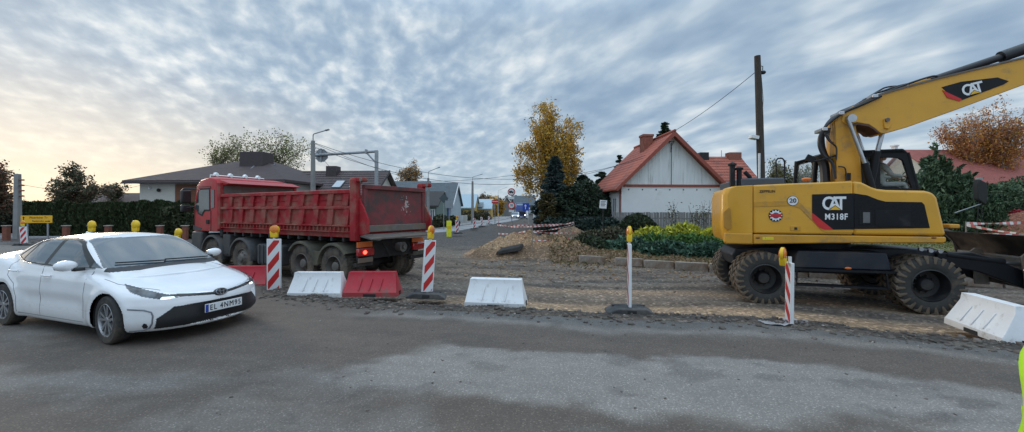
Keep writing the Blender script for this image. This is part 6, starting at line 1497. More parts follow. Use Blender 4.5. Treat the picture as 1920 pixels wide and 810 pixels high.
# ---- far vehicles
D = 84; x = dp(966, 400, D).x; vt = thing('car', 'small pale car with lit headlights far up the street', 'car', (x, D, .06))
mb = MB()
for yy, w_, hh in ((0, .78, .62), (.15, .88, .78), (1.0, .90, .92), (3.8, .9, .98), (4.3, .85, .9)): pass
prof = [(0, .3), (.0, .62), (.15, .74), (1.0, .92), (1.5, 1.35), (2.0, 1.46), (3.2, 1.44), (3.9, 1.1), (4.3, 1.0), (4.3, .3)]
MB().prism([(p[0], p[1]) for p in prof], 0, -.85, .85).build('body', mat('pale_car_paint', (.48, .52, .56), .3, coat=.6), vt, bevel=.10, seg=3)
MB().add([(-.68, .98, .96), (.68, .98, .96), (.58, 1.5, 1.36), (-.58, 1.5, 1.36)], [(0, 1, 2, 3)]).build('windscreen', M_glass, vt).location = (0, -.03, .02)
for s in (-1, 1):
    MB().ball((s*.62, -.02, .66), (.16, .06, .08), 10).build('headlight', mat('far_headlight', (1, 1, .95), .3, emit=4, ecol=(1, .97, .9), var=0), vt)
    for y in (.8, 3.4): MB().lathe([(.001, -.1), (.32, -.1), (.32, .1), (.001, .1)], c=(s*.8, y, .32), axis='X', n=20).build('wheel', M_tyre, vt)
MB().bb((-.5, -.03, .35), (.5, .02, .5)).build('grille', M_gap, vt)
D = 92; x = dp(977.5, 400, D).x; lt = thing('lorry', 'blue lorry cab coming down the street behind the pale car', 'lorry', (x, D, .06))
M_blu = mat('lorry_blue', (.02, .05, .26), .35, coat=.5)
MB().prism([(0, .35), (-.02, 1.9), (.25, 3.2), (.5, 3.55), (2.3, 3.6), (2.3, .35)], 0, -1.22, 1.22).build('cab', M_blu, lt, bevel=.08)
MB().prism([(-.04, 1.75), (.2, 2.85), (.25, 2.85), (.1, 1.75)], 0, -1.1, 1.1).build('windscreen', M_glass, lt)
MB().bb((-1.0, .1, 2.98), (1.0, .28, 3.3)).build('sun_visor', mat('pale_blue_panel', (.45, .55, .65), .4), lt); MB().bb((-.9, -.06, .8), (.9, .0, 1.5)).build('grille', M_gap, lt, bevel=.02)
MB().bb((-1.25, 2.5, 1.1), (1.25, 14, 3.7)).build('trailer', mat('trailer_grey', (.30, .32, .34), .6), lt)
for s in (-1, 1):
    MB().bb((s*.95-.2, -.08, .6), (s*.95+.2, .0, .8)).build('headlight', MATS['far_headlight'], lt)
    for y in (1.0, 8, 11): MB().lathe([(.001, -.15), (.5, -.15), (.5, .15), (.001, .15)], c=(s*1.08, y, .5), axis='X', n=20).build('wheel', M_tyre, lt)
    MB().bb((s*1.45-.12, .1, 2.0), (s*1.45+.12, .25, 2.7)).build('mirror', M_gap, lt)
D = 70; x = dp(998, 400, D).x; vt = thing('van', 'white van half hidden behind the brown board fence', 'van', (x, D, .1))
MB().prism([(0, .3), (0, 1.0), (.5, 1.2), (1.1, 2.0), (1.5, 2.2), (4.8, 2.2), (4.8, .3)], 0, -.95, .95).build('body', mat('van_white', (.6, .62, .64), .4), vt, bevel=.08); MB().prism([(.45, 1.22), (1.05, 1.98), (1.1, 1.98), (.6, 1.22)], 0, -.8, .8).build('windscreen', M_glass, vt)
for s in (-1, 1):
    for y in (.9, 3.8): MB().lathe([(.001, -.1), (.33, -.1), (.33, .1), (.001, .1)], c=(s*.85, y, .33), axis='X', n=20).build('wheel', M_tyre, vt)
# ================================================================= trees and shrubs
def leaf_mat(name, rough=.6, tr=.25):
    if name in MATS: return MATS[name]
    m = bpy.data.materials.new(name); m.use_nodes = True; nt = m.node_tree; L = nt.links; b = nt.nodes['Principled BSDF']
    a = nd(nt, 'ShaderNodeAttribute', attribute_name='col'); L.new(a.outputs['Color'], b.inputs['Base Color']); b.inputs['Roughness'].default_value = rough; b.inputs['Specular IOR Level'].default_value = .25
    t = nd(nt, 'ShaderNodeBsdfTranslucent'); L.new(a.outputs['Color'], t.inputs[0]); x = nd(nt, 'ShaderNodeMixShader'); x.inputs[0].default_value = tr
    L.new(b.outputs[0], x.inputs[1]); L.new(t.outputs[0], x.inputs[2]); L.new(x.outputs[0], nt.nodes['Material Output'].inputs[0]); MATS[name] = m; return m
M_leaf = leaf_mat('leaves'); M_needle = leaf_mat('needles', .7, .08)
M_bark = mat('bark', (.10, .08, .065), .9, var=.35, vs=4, stretch=(3, 3, .6)); M_birch = mat('birch_bark', (.42, .40, .37), .8, var=.4, vs=6, dirt=(.06, .05, .05), damt=.35, ds=5)
def cards(P, size, cols, droop=0., aspect=1.6, jit=.25, up=None, colw=None):
    n = len(P); a = RNG.normal(size=(n, 3)); a /= np.linalg.norm(a, axis=1)[:, None]
    if up is not None: a = a*(1-up[1])+np.array(up[0])*up[1] if not isinstance(up[0], np.ndarray) else a*(1-up[1])+up[0]*up[1]
    a[:, 2] -= droop; a /= np.linalg.norm(a, axis=1)[:, None]+1e-9
    b = np.cross(a, RNG.normal(size=(n, 3))); b /= np.linalg.norm(b, axis=1)[:, None]+1e-9
    s = size*(.35+1.15*RNG.random(n))[:, None]; u = a*s*aspect/2; v = b*s/2
    V = np.stack([P-u, P+v*.9-u*.1, P+u, P-v*.9-u*.1], 1).reshape(-1, 3); Q = np.arange(4*n).reshape(n, 4)
    ci = RNG.choice(len(cols), n, p=colw); c = np.array(cols)[ci]*(1+jit*(RNG.random((n, 1))*2-1)); return V, Q, np.repeat(c, 4, 0)
def limb(mb, a, b, ra, rb, wob=.06, n=5, up=0.15, sides=5):
    a = Vector(a); b = Vector(b); L_ = (b-a).length; pts = []
    for i in range(n+1):
        u = i/n; p = a.lerp(b, u); k = sin(u*pi)*wob*L_; p += Vector((random.uniform(-1, 1)*k*.5, random.uniform(-1, 1)*k*.5, k*up*4*.5)); pts.append(p)
    mb.tube([tuple(p) for p in pts], [ra+(rb-ra)*i/n for i in range(n+1)], sides, cap=False); return pts
def blob_pts(n, blobs, shell=.45):
    w_ = np.array([b[1][0]*b[1][1]*b[1][2] for b in blobs])**.8; w_ /= w_.sum(); k = RNG.choice(len(blobs), n, p=w_); d = RNG.normal(size=(n, 3)); d /= np.linalg.norm(d, axis=1)[:, None]
    r = (shell+(1-shell)*RNG.random((n, 1)))**.6; c = np.array([b[0] for b in blobs])[k]; R_ = np.array([b[1] for b in blobs])[k]; return c+d*r*R_
def broadleaf(name, label, base, H, blobs, nleaf, size, cols, group=None, cat='tree', bark=None, r0=.22, nb=26, droop=.0, spread=.5, colw=None, tr0=.25, trunks=1, twig=10, clump=.55, split_=.35):
    t = thing(name, label, cat, base, 0, group); tb = MB(); att = blob_pts(nb, blobs, .2); cl = []
    tops = []
    for k in range(trunks):
        top = Vector((random.uniform(-.1, .1)*H*(trunks > 1)*2+blobs[0][0][0]*.5, random.uniform(-.05, .05)*H, H*.82)); base_ = Vector((random.uniform(-.3, .3)*(trunks > 1), 0, -.2))
        tops.append((base_, top)); limb(tb, base_, top, r0, r0*.22, wob=.03, n=8, up=0, sides=8)
    tw = MB()
    for p in att:
        p = Vector(p); b_, tp = random.choice(tops); u = min(.95, max(tr0, (p.z-b_.z)/(tp.z-b_.z)*random.uniform(.55, .8))); s = b_.lerp(tp, u)
        pts = limb(tb, s, p, r0*.36*(1-u*.6), r0*.06, wob=.10, n=6, up=.2)
        for q_ in range(twig):
            v = pts[random.randrange(2, len(pts))]; e_ = v+Vector([random.gauss(0, 1) for _ in range(3)]).normalized()*random.uniform(.3, 1)*spread*1.4; e_.z += random.uniform(-.2, .5)*spread-droop*spread
            tb.tube([tuple(v), tuple(v.lerp(e_, .5)+Vector((0, 0, .05))), tuple(e_)], [r0*.07, r0*.05, r0*.025], 3, cap=False); cl.append(e_)
        cl.append(p)
    tb.build('trunk', bark or M_bark, t, smooth=60)
    cl = np.array([tuple(c) for c in cl]); k = RNG.integers(0, len(cl), nleaf)
    P = cl[k]+RNG.normal(size=(nleaf, 3))*spread*np.array([clump, clump, clump*.85])
    if droop: P[:, 2] -= np.abs(RNG.normal(size=nleaf))*droop*spread*1.8
    V, Q, c = cards(P, size, cols, droop=droop, colw=colw); npmesh('crown', V, Q, M_leaf, t, col=c); return t
yel = [(.68, .40, .05), (.55, .30, .05), (.46, .31, .06), (.33, .25, .07), (.22, .19, .07)]
# ---- hedges and shrubs as leaf volumes
def shrub(name, label, cat, loc, blobs, n, size, cols, m=None, group=None, aspect=1.8, droop=0, up=None, shell=.55, colw=None, stems=6, jit=.3):
    t = thing(name, label, cat, loc, 0, group); P = blob_pts(n, blobs, shell); P[:, 2] = np.abs(P[:, 2])
    V, Q, c = cards(P, size, cols, aspect=aspect, droop=droop, up=up, colw=colw, jit=jit); npmesh('foliage', V, Q, m or M_needle, t, col=c)
    if stems:
        mb = MB()
        for k in range(stems):
            b = random.choice(blobs); p = Vector(b[0])+Vector((random.uniform(-.6, .6)*b[1][0], random.uniform(-.6, .6)*b[1][1], random.uniform(.2, .8)*b[1][2])); mb.tube([(p.x*.3, p.y*.3, -.1), (p.x*.7, p.y*.7, p.z*.5), tuple(p)], [.03, .02, .008], 5, cap=False)
        mb.build('stem', M_bark, t, smooth=60)
    return t
# birch
D = 34
b0 = dp(1038, 420, D); S_ = D/F
def bl(px, py, r, D, c0, ry=None): p = dp(px, py, D); return ((p.x-c0.x, random.uniform(-.4, .4), p.z), (r*D/F, r*D/F*.9, (ry or r)*D/F))
bl_ = [bl(1030, 198, 26, D, b0, 18), bl(1035, 215, 34, D, b0, 30), bl(1000, 240, 30, D, b0), bl(1070, 235, 30, D, b0), bl(1035, 265, 55, D, b0, 40), bl(995, 285, 28, D, b0, 34), bl(1080, 285, 24, D, b0, 36), bl(1045, 305, 42, D, b0, 26), bl(990, 318, 20, D, b0, 22), bl(1086, 308, 14, D, b0, 18)]
broadleaf('birch_tree', 'tall birch with yellow and brown autumn leaves behind the dark conifers', (b0.x, D, 0), dp(0, 178, D).z, bl_, 36000, .11, yel, bark=M_birch, r0=.20, nb=58, droop=.55, spread=.52, twig=9, colw=[.24, .28, .22, .16, .10], clump=.42)
# mistletoe-like dark clumps in the crown
# two bare-ish green trees behind hipped house
D = 62; gcol = [(.17, .19, .07), (.22, .24, .09), (.13, .15, .06), (.28, .26, .12)]
for px, wd, lab, blbs in ((432, 60, 'thin leaved green tree with spreading limbs behind the hipped roof, left of the pair', [(400, 285, 24, 16), (425, 268, 26, 18), (452, 280, 24, 22), (470, 292, 16, 20), (388, 298, 14, 10)]), (530, 55, 'thin leaved green tree with spreading limbs behind the ribbed roof, right of the pair', [(505, 268, 22, 20), (530, 268, 26, 20), (555, 280, 24, 20), (515, 292, 26, 18), (565, 300, 14, 14)])):
    c = dp(px, 400, D); bs = []
    for a, b, r, ry in blbs: p = dp(a, b, D); bs.append(((p.x-c.x, random.uniform(-1.5, 1.5), p.z), (r*D/F, 2.2, ry*D/F)))
    broadleaf('green_tree', lab, (c.x, D, 0), dp(0, 262, D).z, bs, 4300, .16, gcol, r0=.26, nb=38, spread=.95, trunks=4, twig=9, tr0=.3, clump=.45)
# yellow-white tree behind gantry
D = 70; c = dp(765, 400, D); bs = [((dp(a, b, D).x-c.x, 0, dp(a, b, D).z), (r*D/F, 1.5, r*D/F)) for a, b, r in ((762, 305, 9), (755, 322, 14), (775, 325, 16), (765, 340, 22), (748, 345, 10))]
broadleaf('autumn_tree', 'pale yellow and brown tree above the tailgate of the red truck', (c.x, D, 0), dp(0, 300, D).z, bs, 4200, .22, [(.40, .24, .08), (.34, .30, .24), (.22, .16, .10), (.36, .17, .04)], r0=.18, nb=22, spread=.7, clump=.45)
# orange birches at right
for px, D, top, lab, bs_ in ((1818, 46, 190, 'orange leaved birch behind the faded red roof, left of two', [(1800, 250, 22, 26), (1815, 215, 20, 24), (1832, 250, 22, 30), (1820, 275, 36, 18), (1792, 235, 12, 20)]), (1895, 44, 175, 'larger copper coloured birch at the right edge under the boom', [(1875, 235, 24, 30), (1905, 205, 28, 26), (1940, 220, 34, 40), (1890, 270, 44, 20), (1920, 250, 30, 30), (1870, 205, 12, 20)])):
    c = dp(px, 400, D); bs = []
    for a, b, r, ry in bs_: p = dp(a, b, D); bs.append(((p.x-c.x, random.uniform(-1, 1), p.z), (r*D/F, 1.8, ry*D/F)))
    broadleaf('orange_birch', lab, (c.x, D, 0), dp(0, top, D).z, bs, 14000, .12, [(.50, .21, .08), (.42, .17, .08), (.56, .26, .07), (.32, .17, .11), (.55, .30, .06)], r0=.2, nb=44, droop=.5, spread=.62, twig=9, bark=M_birch, clump=.45)
# ---- conifers
def conifer(label, base, H, rad, cols, name='spruce_tree', n=26000, size=.16, z0=.05, layers=22, droop=.25, group=None, per=11, prof=1.0, tip=.06, cat='tree', irr=.25, m=None, fill=.3):
    t = thing(name, label, cat, base, 0, group); tb = MB(); tb.tube([(0, 0, -.2), (0, 0, H*.5), (0, 0, H*.99)], [H*.018+.03, H*.011+.02, .01], 7); P = []; A = []
    layers = int(layers*1.5); per = max(5, int(per*.72))
    for i in range(layers):
        u = z0+(1-z0)*(i/(layers-1))**.95; r = rad*((1-u)**prof*(1-tip)+tip)*random.uniform(1-irr, 1+irr*.5); k = max(4, int(per*(1-u*.55))); a0 = random.random()*6.3
        for j in range(k):
            a = a0+2*pi*j/k+random.uniform(-.2, .2); rr = r*random.uniform(.6, 1.15); z = min(.985, u+random.uniform(-.5, .5)/layers*1.6)*H; e_ = Vector((rr*cos(a), rr*sin(a), z-droop*rr+random.uniform(-.1, .15)*rr)); s = Vector((0, 0, z))
            tb.tube([tuple(s), tuple(s.lerp(e_, .5)+Vector((0, 0, .06*rr))), tuple(e_)], [.02+.012*rr, .015+.006*rr, .008], 4, cap=False)
            nn = int(n/layers/k*(rr/rad+.35)*1.4); uu = RNG.random(nn)**.7; w_ = (.34-.22*uu)*rr*.9+.05; d = np.array([cos(a), sin(a), 0]); pr = np.array([-sin(a), cos(a), 0]); lat = (RNG.random(nn)*2-1)*w_
            p = np.array([0, 0, z])+uu[:, None]*(np.array(e_)-np.array([0, 0, z]))+lat[:, None]*pr; p[:, 2] += -np.abs(lat)*.3+RNG.normal(size=nn)*.05*rr+.05*rr*np.sin(uu*pi); P.append(p)
            A.append(np.tile(d, (nn, 1))+pr*np.sign(lat)[:, None]*.7)
    tb.build('trunk', M_bark, t, smooth=60); P = np.concatenate(P); A = np.concatenate(A); V, Q, c = cards(P, size, cols, aspect=2.2, up=(A, .6), jit=.35); npmesh('crown', V, Q, m or M_needle, t, col=c); return t
dk = [(.030, .050, .030), (.045, .068, .04), (.022, .036, .024), (.055, .075, .045)]; blue = [(.06, .095, .09), (.09, .125, .12), (.04, .065, .06), (.03, .048, .045)]
D = 29; c = dp(1040, 400, D); conifer('bluish spruce with drooping branches in front of the yellow birch', (c.x, D, 0), dp(0, 293, D).z, 2.3, blue, n=24000, size=.17, prof=.85)
for px, D, top, r, lab in ((1092, 31, 328, 1.9, 'dark conifer beside the bluish spruce, nearer the red roof'), (1128, 33, 322, 1.6, 'slim dark conifer behind the left eave of the white house'), (1068, 27, 350, 1.9, 'low broad dark conifer between spruce and white house'), (1162, 48, 290, 1.6, 'conifer tip rising behind the left roof slope'), (1112, 29, 345, 1.7, 'dense dark conifer touching the left corner of the white house'), (1048, 25.5, 372, 1.6, 'lowest dark conifer at the foot of the spruce')):
    c = dp(px, 400, D); conifer(lab, (c.x, D, 0), dp(0, top, D).z, r, dk, name='conifer', n=13000, size=.16, prof=.6, layers=18, per=10)
D = 44; c = dp(1246, 400, D); conifer('spruce tip showing behind the chimney of the white house', (c.x, D, 0), dp(0, 228, D).z, 2.6, dk, name='conifer', n=15000, size=.2, prof=.8, layers=26, irr=.3)
D = 28.5; c = dp(1098, 400, D); shrub('yew', 'dense dark evergreen mass between the spruce and the white house', 'evergreen', (c.x, D, 0), [((0, 0, 1.5), (1.6, 1.1, 2.6)), ((-1.3, 0, 1.3), (1.3, 1.0, 2.0)), ((1.3, .2, 1.3), (1.3, 1.0, 2.1)), ((.6, -.3, 1.2), (1.3, .9, 1.6))], 26000, .12, dk, up=(np.array([0, 0, 1.]), .35))
# browning thuja before the dark mass
D = 24.5; c = dp(1026, 400, D); conifer('small olive brown thuja standing by the brown board fence', (c.x, D, 0), dp(0, 362, D).z, .75, [(.10, .085, .035), (.07, .07, .03), (.13, .09, .04)], name='thuja', n=7000, size=.09, prof=.35, layers=16, droop=-.4, per=9)
# pine on the left and its neighbour
def pine(label, base, blobs, H, cols, n=9000, size=.14, r0=.2, nb=30, spread=.55, name='pine_tree', droop=0, m=None, twig=6, clump=.5):
    t = broadleaf(name, label, base, H, blobs, n, size, cols, r0=r0, nb=nb, spread=spread, tr0=.15, twig=twig, clump=clump); return t
D = 45; c = dp(145, 400, D); pcol = [(.07, .09, .05), (.10, .11, .06), (.05, .06, .04), (.22, .13, .09)]
bs = [((dp(a, b, D).x-c.x, random.uniform(-1, 1), dp(a, b, D).z), (rx*D/F, 1.2, ry*D/F)) for a, b, rx, ry in ((145, 322, 16, 14), (118, 352, 26, 14), (172, 345, 24, 18), (145, 365, 55, 16), (100, 368, 18, 10), (195, 360, 22, 10))]
pine('scraggly pine rising above the hedge on the left', (c.x, D, 0), bs, dp(0, 312, D).z, pcol, n=10500, nb=48, spread=.42, clump=.5)
D = 50; c = dp(215, 400, D); bs = [((dp(a, b, D).x-c.x, 0, dp(a, b, D).z), (rx*D/F, 1, ry*D/F)) for a, b, rx, ry in ((215, 350, 20, 5), (210, 358, 26, 5))]
pine('flat topped small pine right of the scraggly pine', (c.x, D, 0), bs, dp(0, 345, D).z, pcol, n=3000, nb=16, spread=.35)
# brown wispy tree at the left edge
D = 27; c = dp(-8, 400, D); bs = [((dp(a, b, D).x-c.x, 0, dp(a, b, D).z), (rx*D/F, .8, ry*D/F)) for a, b, rx, ry in ((0, 330, 16, 26), (4, 355, 12, 20), (-30, 320, 30, 40), (-4, 378, 18, 16))]
broadleaf('bare_tree', 'reddish brown almost bare tree cut by the left edge', (c.x, D, 0), dp(0, 300, D).z, bs, 3600, .13, [(.20, .09, .06), (.13, .09, .05), (.07, .07, .04)], r0=.14, nb=20, spread=.45, clump=.4)
# thuja hedge: a row of separate thujas grown together
D = 27.5; hc = [(.035, .055, .022), (.05, .075, .03), (.024, .038, .018), (.07, .075, .035)]
thj = None; i = 0
for px in list(range(58, 372, 15)):
    x = dp(px, 400, D).x; top = 381 - (3 if i % 3 else 0)+random.uniform(-3, 3); H = dp(0, top, D).z
    if thj is None:
        P = []; 
        n = 8000; z = RNG.random(n)**.8*2.55; a = RNG.random(n)*2*pi; r = (.52*(1-(z/2.7)**4)+.05)*(.75+.3*RNG.random(n))*(1+.15*np.sin(a*5+z*3)); P = np.stack([r*np.cos(a), r*np.sin(a), z], 1)
        thj = thing('thuja', 'dark green thuja in the clipped hedge row behind the brick piers', 'hedge plant', (x, D, -.05), 0, 'thujas of the hedge'); A = np.stack([np.cos(a)*.5, np.sin(a)*.5, np.ones(n)], 1)
        V, Q, c = cards(P, .11, hc, aspect=2.2, up=(A, .6), jit=.4); npmesh('foliage', V, Q, M_needle, thj, col=c); MB().tube([(0, 0, -.1), (0, 0, 2.2)], .05, 6).build('trunk', M_bark, thj); o = thj
    else: o = copy_tree(thj)
    o.location = (x, D+random.uniform(-.08, .08), -.05); o.rotation_euler = (0, 0, random.random()*6.3); s_ = H/2.55; o.scale = (1.0, 1.0, s_); i += 1
# dark hedge on the far left, and the round bush by the cab
D = 29; c = dp(20, 400, D)
shrub('bush', 'dark bush with grey twigs at the far left behind the first brick pier', 'bush', (c.x, D, 0), [((-1, 0, .9), (1.6, .9, 1.5)), ((.6, 0, 1.0), (1.0, .8, 1.4)), ((-2.6, 0, .9), (1.5, .8, 1.7))], 9000, .16, [(.03, .04, .022), (.05, .055, .035), (.02, .026, .018)])
D = 26; c = dp(340, 400, D); shrub('bush', 'rounded dark bush at the end of the hedge, by the truck mirror', 'bush', (c.x, D, 0), [((0, 0, .9), (1.0, .8, 1.35)), ((.9, 0, .7), (.8, .7, 1.0)), ((-.4, -.2, 1.5), (.6, .6, .6))], 7000, .13, [(.04, .05, .022), (.055, .06, .03), (.025, .034, .016)])
D = 34; c = dp(612, 400, D); shrub('bush', 'small dark conifer bush showing over the tipper side', 'bush', (c.x, D, 0), [((0, 0, 1.6), (1.1, .8, 2.0))], 4000, .14, dk)
# far hedge line left horizon
D = 75
t = shrub('far_wood', None, None, (0, 0, 0), [((dp(px, 400, D).x, D+random.uniform(0, 12), 1.5), (3.6, 3, dp(0, 383+random.uniform(-5, 5), D).z-1)) for px in range(-60, 330, 20)], 9000, .5, dk, stems=0); tag(t, 'dark far tree belt along the left horizon', kind='stuff')
rem = [o for o in t.children]; 
for o in rem: o.parent = None; o['label'] = 'dark far tree belt along the left horizon'; o['kind'] = 'stuff'; o.name = 'far_wood'
bpy.data.objects.remove(t)
def wood(label, D, pts, n, size, cols, dep=14):
    t = MB(); bl__ = []
    for px, py, rx in pts: q_ = dp(px, py, D); bl__.append(((q_.x, D+random.uniform(0, dep), q_.z*.35), (rx*D/F, rx*D/F*.8, max(.5, q_.z*.62+.5))))
    P = blob_pts(n, bl__, .55); P[:, 2] = np.abs(P[:, 2]); V, Q, c = cards(P, size, cols, aspect=1.5, jit=.35); o = npmesh('far_wood', V, Q, M_leaf, col=c); tag(o, label, kind='stuff')
wood('dark wood along the horizon beyond the street', 230, [(px, 372+7*sin(px*.07)+random.uniform(-4, 4), 11) for px in range(838, 1010, 7)], 16000, .9, [(.05, .06, .045), (.07, .075, .05), (.09, .075, .05)])
wood('distant trees beyond the houses behind the gantry', 190, [(px, 380+random.uniform(-3, 3), 16) for px in range(560, 860, 12)], 9000, 1.0, [(.05, .06, .045), (.07, .075, .05)])
wood('far trees along the horizon on the right', 120, [(px, 350+random.uniform(-8, 8), 30) for px in range(1180, 2250, 26)], 16000, .7, [(.06, .07, .04), (.09, .085, .05), (.12, .09, .05)])
# yellow trees by the bend
for px, D, top, cols, lab, r in ((922, 115, 362, yel[:3], 'yellow bushy tree near the small grey house at the bend', 9), (904, 150, 352, [(.16, .11, .07), (.20, .13, .07)], 'tall brown larch like tree above the bend', 7), (914, 140, 356, [(.20, .13, .06), (.24, .16, .06)], 'second brown narrow tree above the bend', 6), (935, 110, 374, [(.36, .20, .03), (.40, .22, .04)], 'low bright yellow shrub by the road bend', 9)):
    c = dp(px, 400, D); z = dp(0, top, D).z; s_ = D/F; bs = [((0, 0, z*.7), (r*s_, r*s_, z*.3)), ((0, 0, z*.4), (r*s_*1.3, r*s_, z*.35))]
    broadleaf('autumn_tree', lab, (c.x, D, 0), z, bs, 2200, .4, cols, r0=.18, nb=16, spread=.8, clump=.5)
for px, D, r, lab in ((862, 66, 1.6, 'round dark shrub before the yellow hall wall'), (885, 70, 1.5, 'brownish shrub between the two halls'), (905, 74, 1.4, 'low shrub before the second hall'), (826, 40, .9, 'dark yard bush beside the green walled house'), (848, 44, .7, 'small dark bush under the pale sign board')):
    c = dp(px, 400, D); shrub('shrub', lab, 'shrub', (c.x, D, 0), [((0, 0, .6), (r, r*.8, r*.9)), ((r*.5, 0, .4), (r*.7, r*.6, r*.7))], 1800, .16, [(.06, .065, .035), (.10, .08, .045), (.04, .05, .03)])
# ---- garden on the right: hedge, junipers, bushes
D = 23.5; c = dp(1080, 400, D); shrub('hedge', 'low dark blue green hedge between the brown fence and the white house', 'hedge', (c.x, D, .1), [((x, 0, .55), (.7, .55, .75)) for x in (-1.5, -.8, 0, .8, 1.5, 2.1)], 9000, .12, [(.03, .05, .04), (.045, .07, .055), (.018, .03, .025)], up=(np.array([0, 0, 1.]), .3))
def juniper(label, px, py, D, rx, ry, h, n, cols, z=.35, size=.10, kind_='juniper'):
    c = dp(px, 400, D); zz_ = float(hgt(np.array([c.x]), np.array([D]))[0])-.05; t = thing('juniper', label, 'juniper', (c.x, D, zz_), 0, 'spreading junipers before the white house')
    # arching sprays from the centre
    ns = n//22; P = []; A = []
    for k in range(ns):
        a = random.random()*6.3; R_ = random.random()**.6; ex_ = Vector((cos(a)*rx*R_, sin(a)*ry*R_, h*(1-.65*R_*R_)*random.uniform(.6, 1.15))); st_ = Vector((ex_.x*.55, ex_.y*.55, h*.25)); m = 22; u = np.linspace(0, 1, m)[:, None]
        p = np.array(st_)*(1-u)+np.array(ex_)*u; p[:, 2] += np.sin(u[:, 0]*pi)*.08*h; p += RNG.normal(size=(m, 3))*.045; P.append(p); A.append(np.tile(np.array((ex_-st_).normalized()), (m, 1)))
    P = np.concatenate(P); A = np.concatenate(A); V, Q, c_ = cards(P, size, cols, aspect=2.4, up=(A, .5), jit=.4); npmesh('foliage', V, Q, M_needle, t, col=c_)
    mb = MB(); 
    for k in range(5): a = k*1.3; mb.tube([(0, 0, -.1), (cos(a)*rx*.3, sin(a)*ry*.3, h*.3), (cos(a)*rx*.6, sin(a)*ry*.6, h*.5)], [.03, .02, .01], 5, cap=False)
    mb.build('stem', M_bark, t); return t
gr_ = [(.08, .17, .045), (.11, .21, .055), (.055, .11, .035)]; bg_ = [(.06, .12, .08), (.085, .155, .105), (.04, .08, .055)]; ye_ = [(.55, .52, .05), (.45, .44, .05), (.24, .28, .05)]
juniper('golden juniper spreading before the picket fence, left of three golden ones', 1222, 0, 19.5, 1.1, .8, .75, 6500, ye_); juniper('golden juniper spreading before the picket fence, middle of three golden ones', 1282, 0, 19.6, 1.3, .8, .85, 7500, ye_); juniper('golden juniper touching the excavator counterweight', 1345, 0, 19.0, 1.1, .8, .75, 6500, ye_)
juniper('fresh green juniper in front of the left golden one', 1225, 0, 17.8, 1.3, .9, .6, 8000, gr_); juniper('wide fresh green juniper in front of the middle golden one', 1290, 0, 17.4, 1.5, .9, .62, 9500, gr_); juniper('green juniper beside the excavator counterweight', 1352, 0, 17.0, 1.2, .9, .55, 7000, gr_)
juniper('blue green juniper overhanging the soil bank on the left', 1178, 0, 17.0, 1.1, .7, .60, 7000, bg_); juniper('blue green juniper overhanging the soil bank in the middle', 1252, 0, 15.9, 1.2, .7, .5, 8000, bg_); juniper('blue green juniper overhanging the soil bank next to the excavator', 1330, 0, 15.2, 1.4, .7, .5, 9000, bg_)
juniper('dull green juniper behind the small soil heap', 1118, 0, 19.0, 1.2, .8, .75, 7000, [(.06, .08, .035), (.04, .055, .03), (.09, .09, .05)]); juniper('dark juniper just right of the taped heap', 1105, 0, 17.3, .9, .6, .5, 5000, [(.05, .065, .035), (.035, .05, .03)])
D = 21.5; c = dp(1195, 400, D); shrub('bush', 'rounded dark green bush before the picket fence', 'bush', (c.x, D, .3), [((0, 0, .6), (.95, .7, .75)), ((-.6, 0, .45), (.6, .5, .5)), ((.6, 0, .45), (.55, .5, .5))], 7500, .10, [(.03, .045, .025), (.045, .06, .03), (.06, .07, .04)])
c = dp(1040, 400, 17.5); shrub('shrub', 'little green plant growing in the gap between the two taped heaps', 'shrub', (c.x-.0, 17.6, .15), [((0, 0, .15), (.5, .3, .4))], 1500, .07, gr_)
D = 18.5; c = dp(1150, 400, D); shrub('shrub', 'twiggy brown green shrub left of the fresh green junipers', 'shrub', (c.x, D, .2), [((0, 0, .35), (.8, .5, .5)), ((-.9, .2, .3), (.6, .4, .4))], 3500, .08, [(.09, .09, .05), (.06, .065, .035), (.13, .10, .07)])
# saplings before the white wall
for px, h_ in ((1262, 1.9), (1305, 1.6), (1322, 1.9)):
    D = 20.8; c = dp(px, 400, D); t = thing('sapling', 'thin leggy sapling before the picket fence', 'sapling', (c.x, D, .4), 0, 'thin saplings before the picket fence'); mb = MB()
    for k in range(5): mb.tube([(0, 0, 0), (random.uniform(-.2, .2), 0, h_*.5), (random.uniform(-.4, .4), random.uniform(-.1, .1), h_*random.uniform(.8, 1.1))], [.015, .010, .005], 4, cap=False)
    mb.build('stem', M_bark, t); P = RNG.normal(size=(160, 3))*[.18, .12, .35]+[0, 0, h_*.6]; V, Q, c_ = cards(P, .06, [(.06, .07, .03), (.12, .10, .04)]); npmesh('foliage', V, Q, M_leaf, t, col=c_)
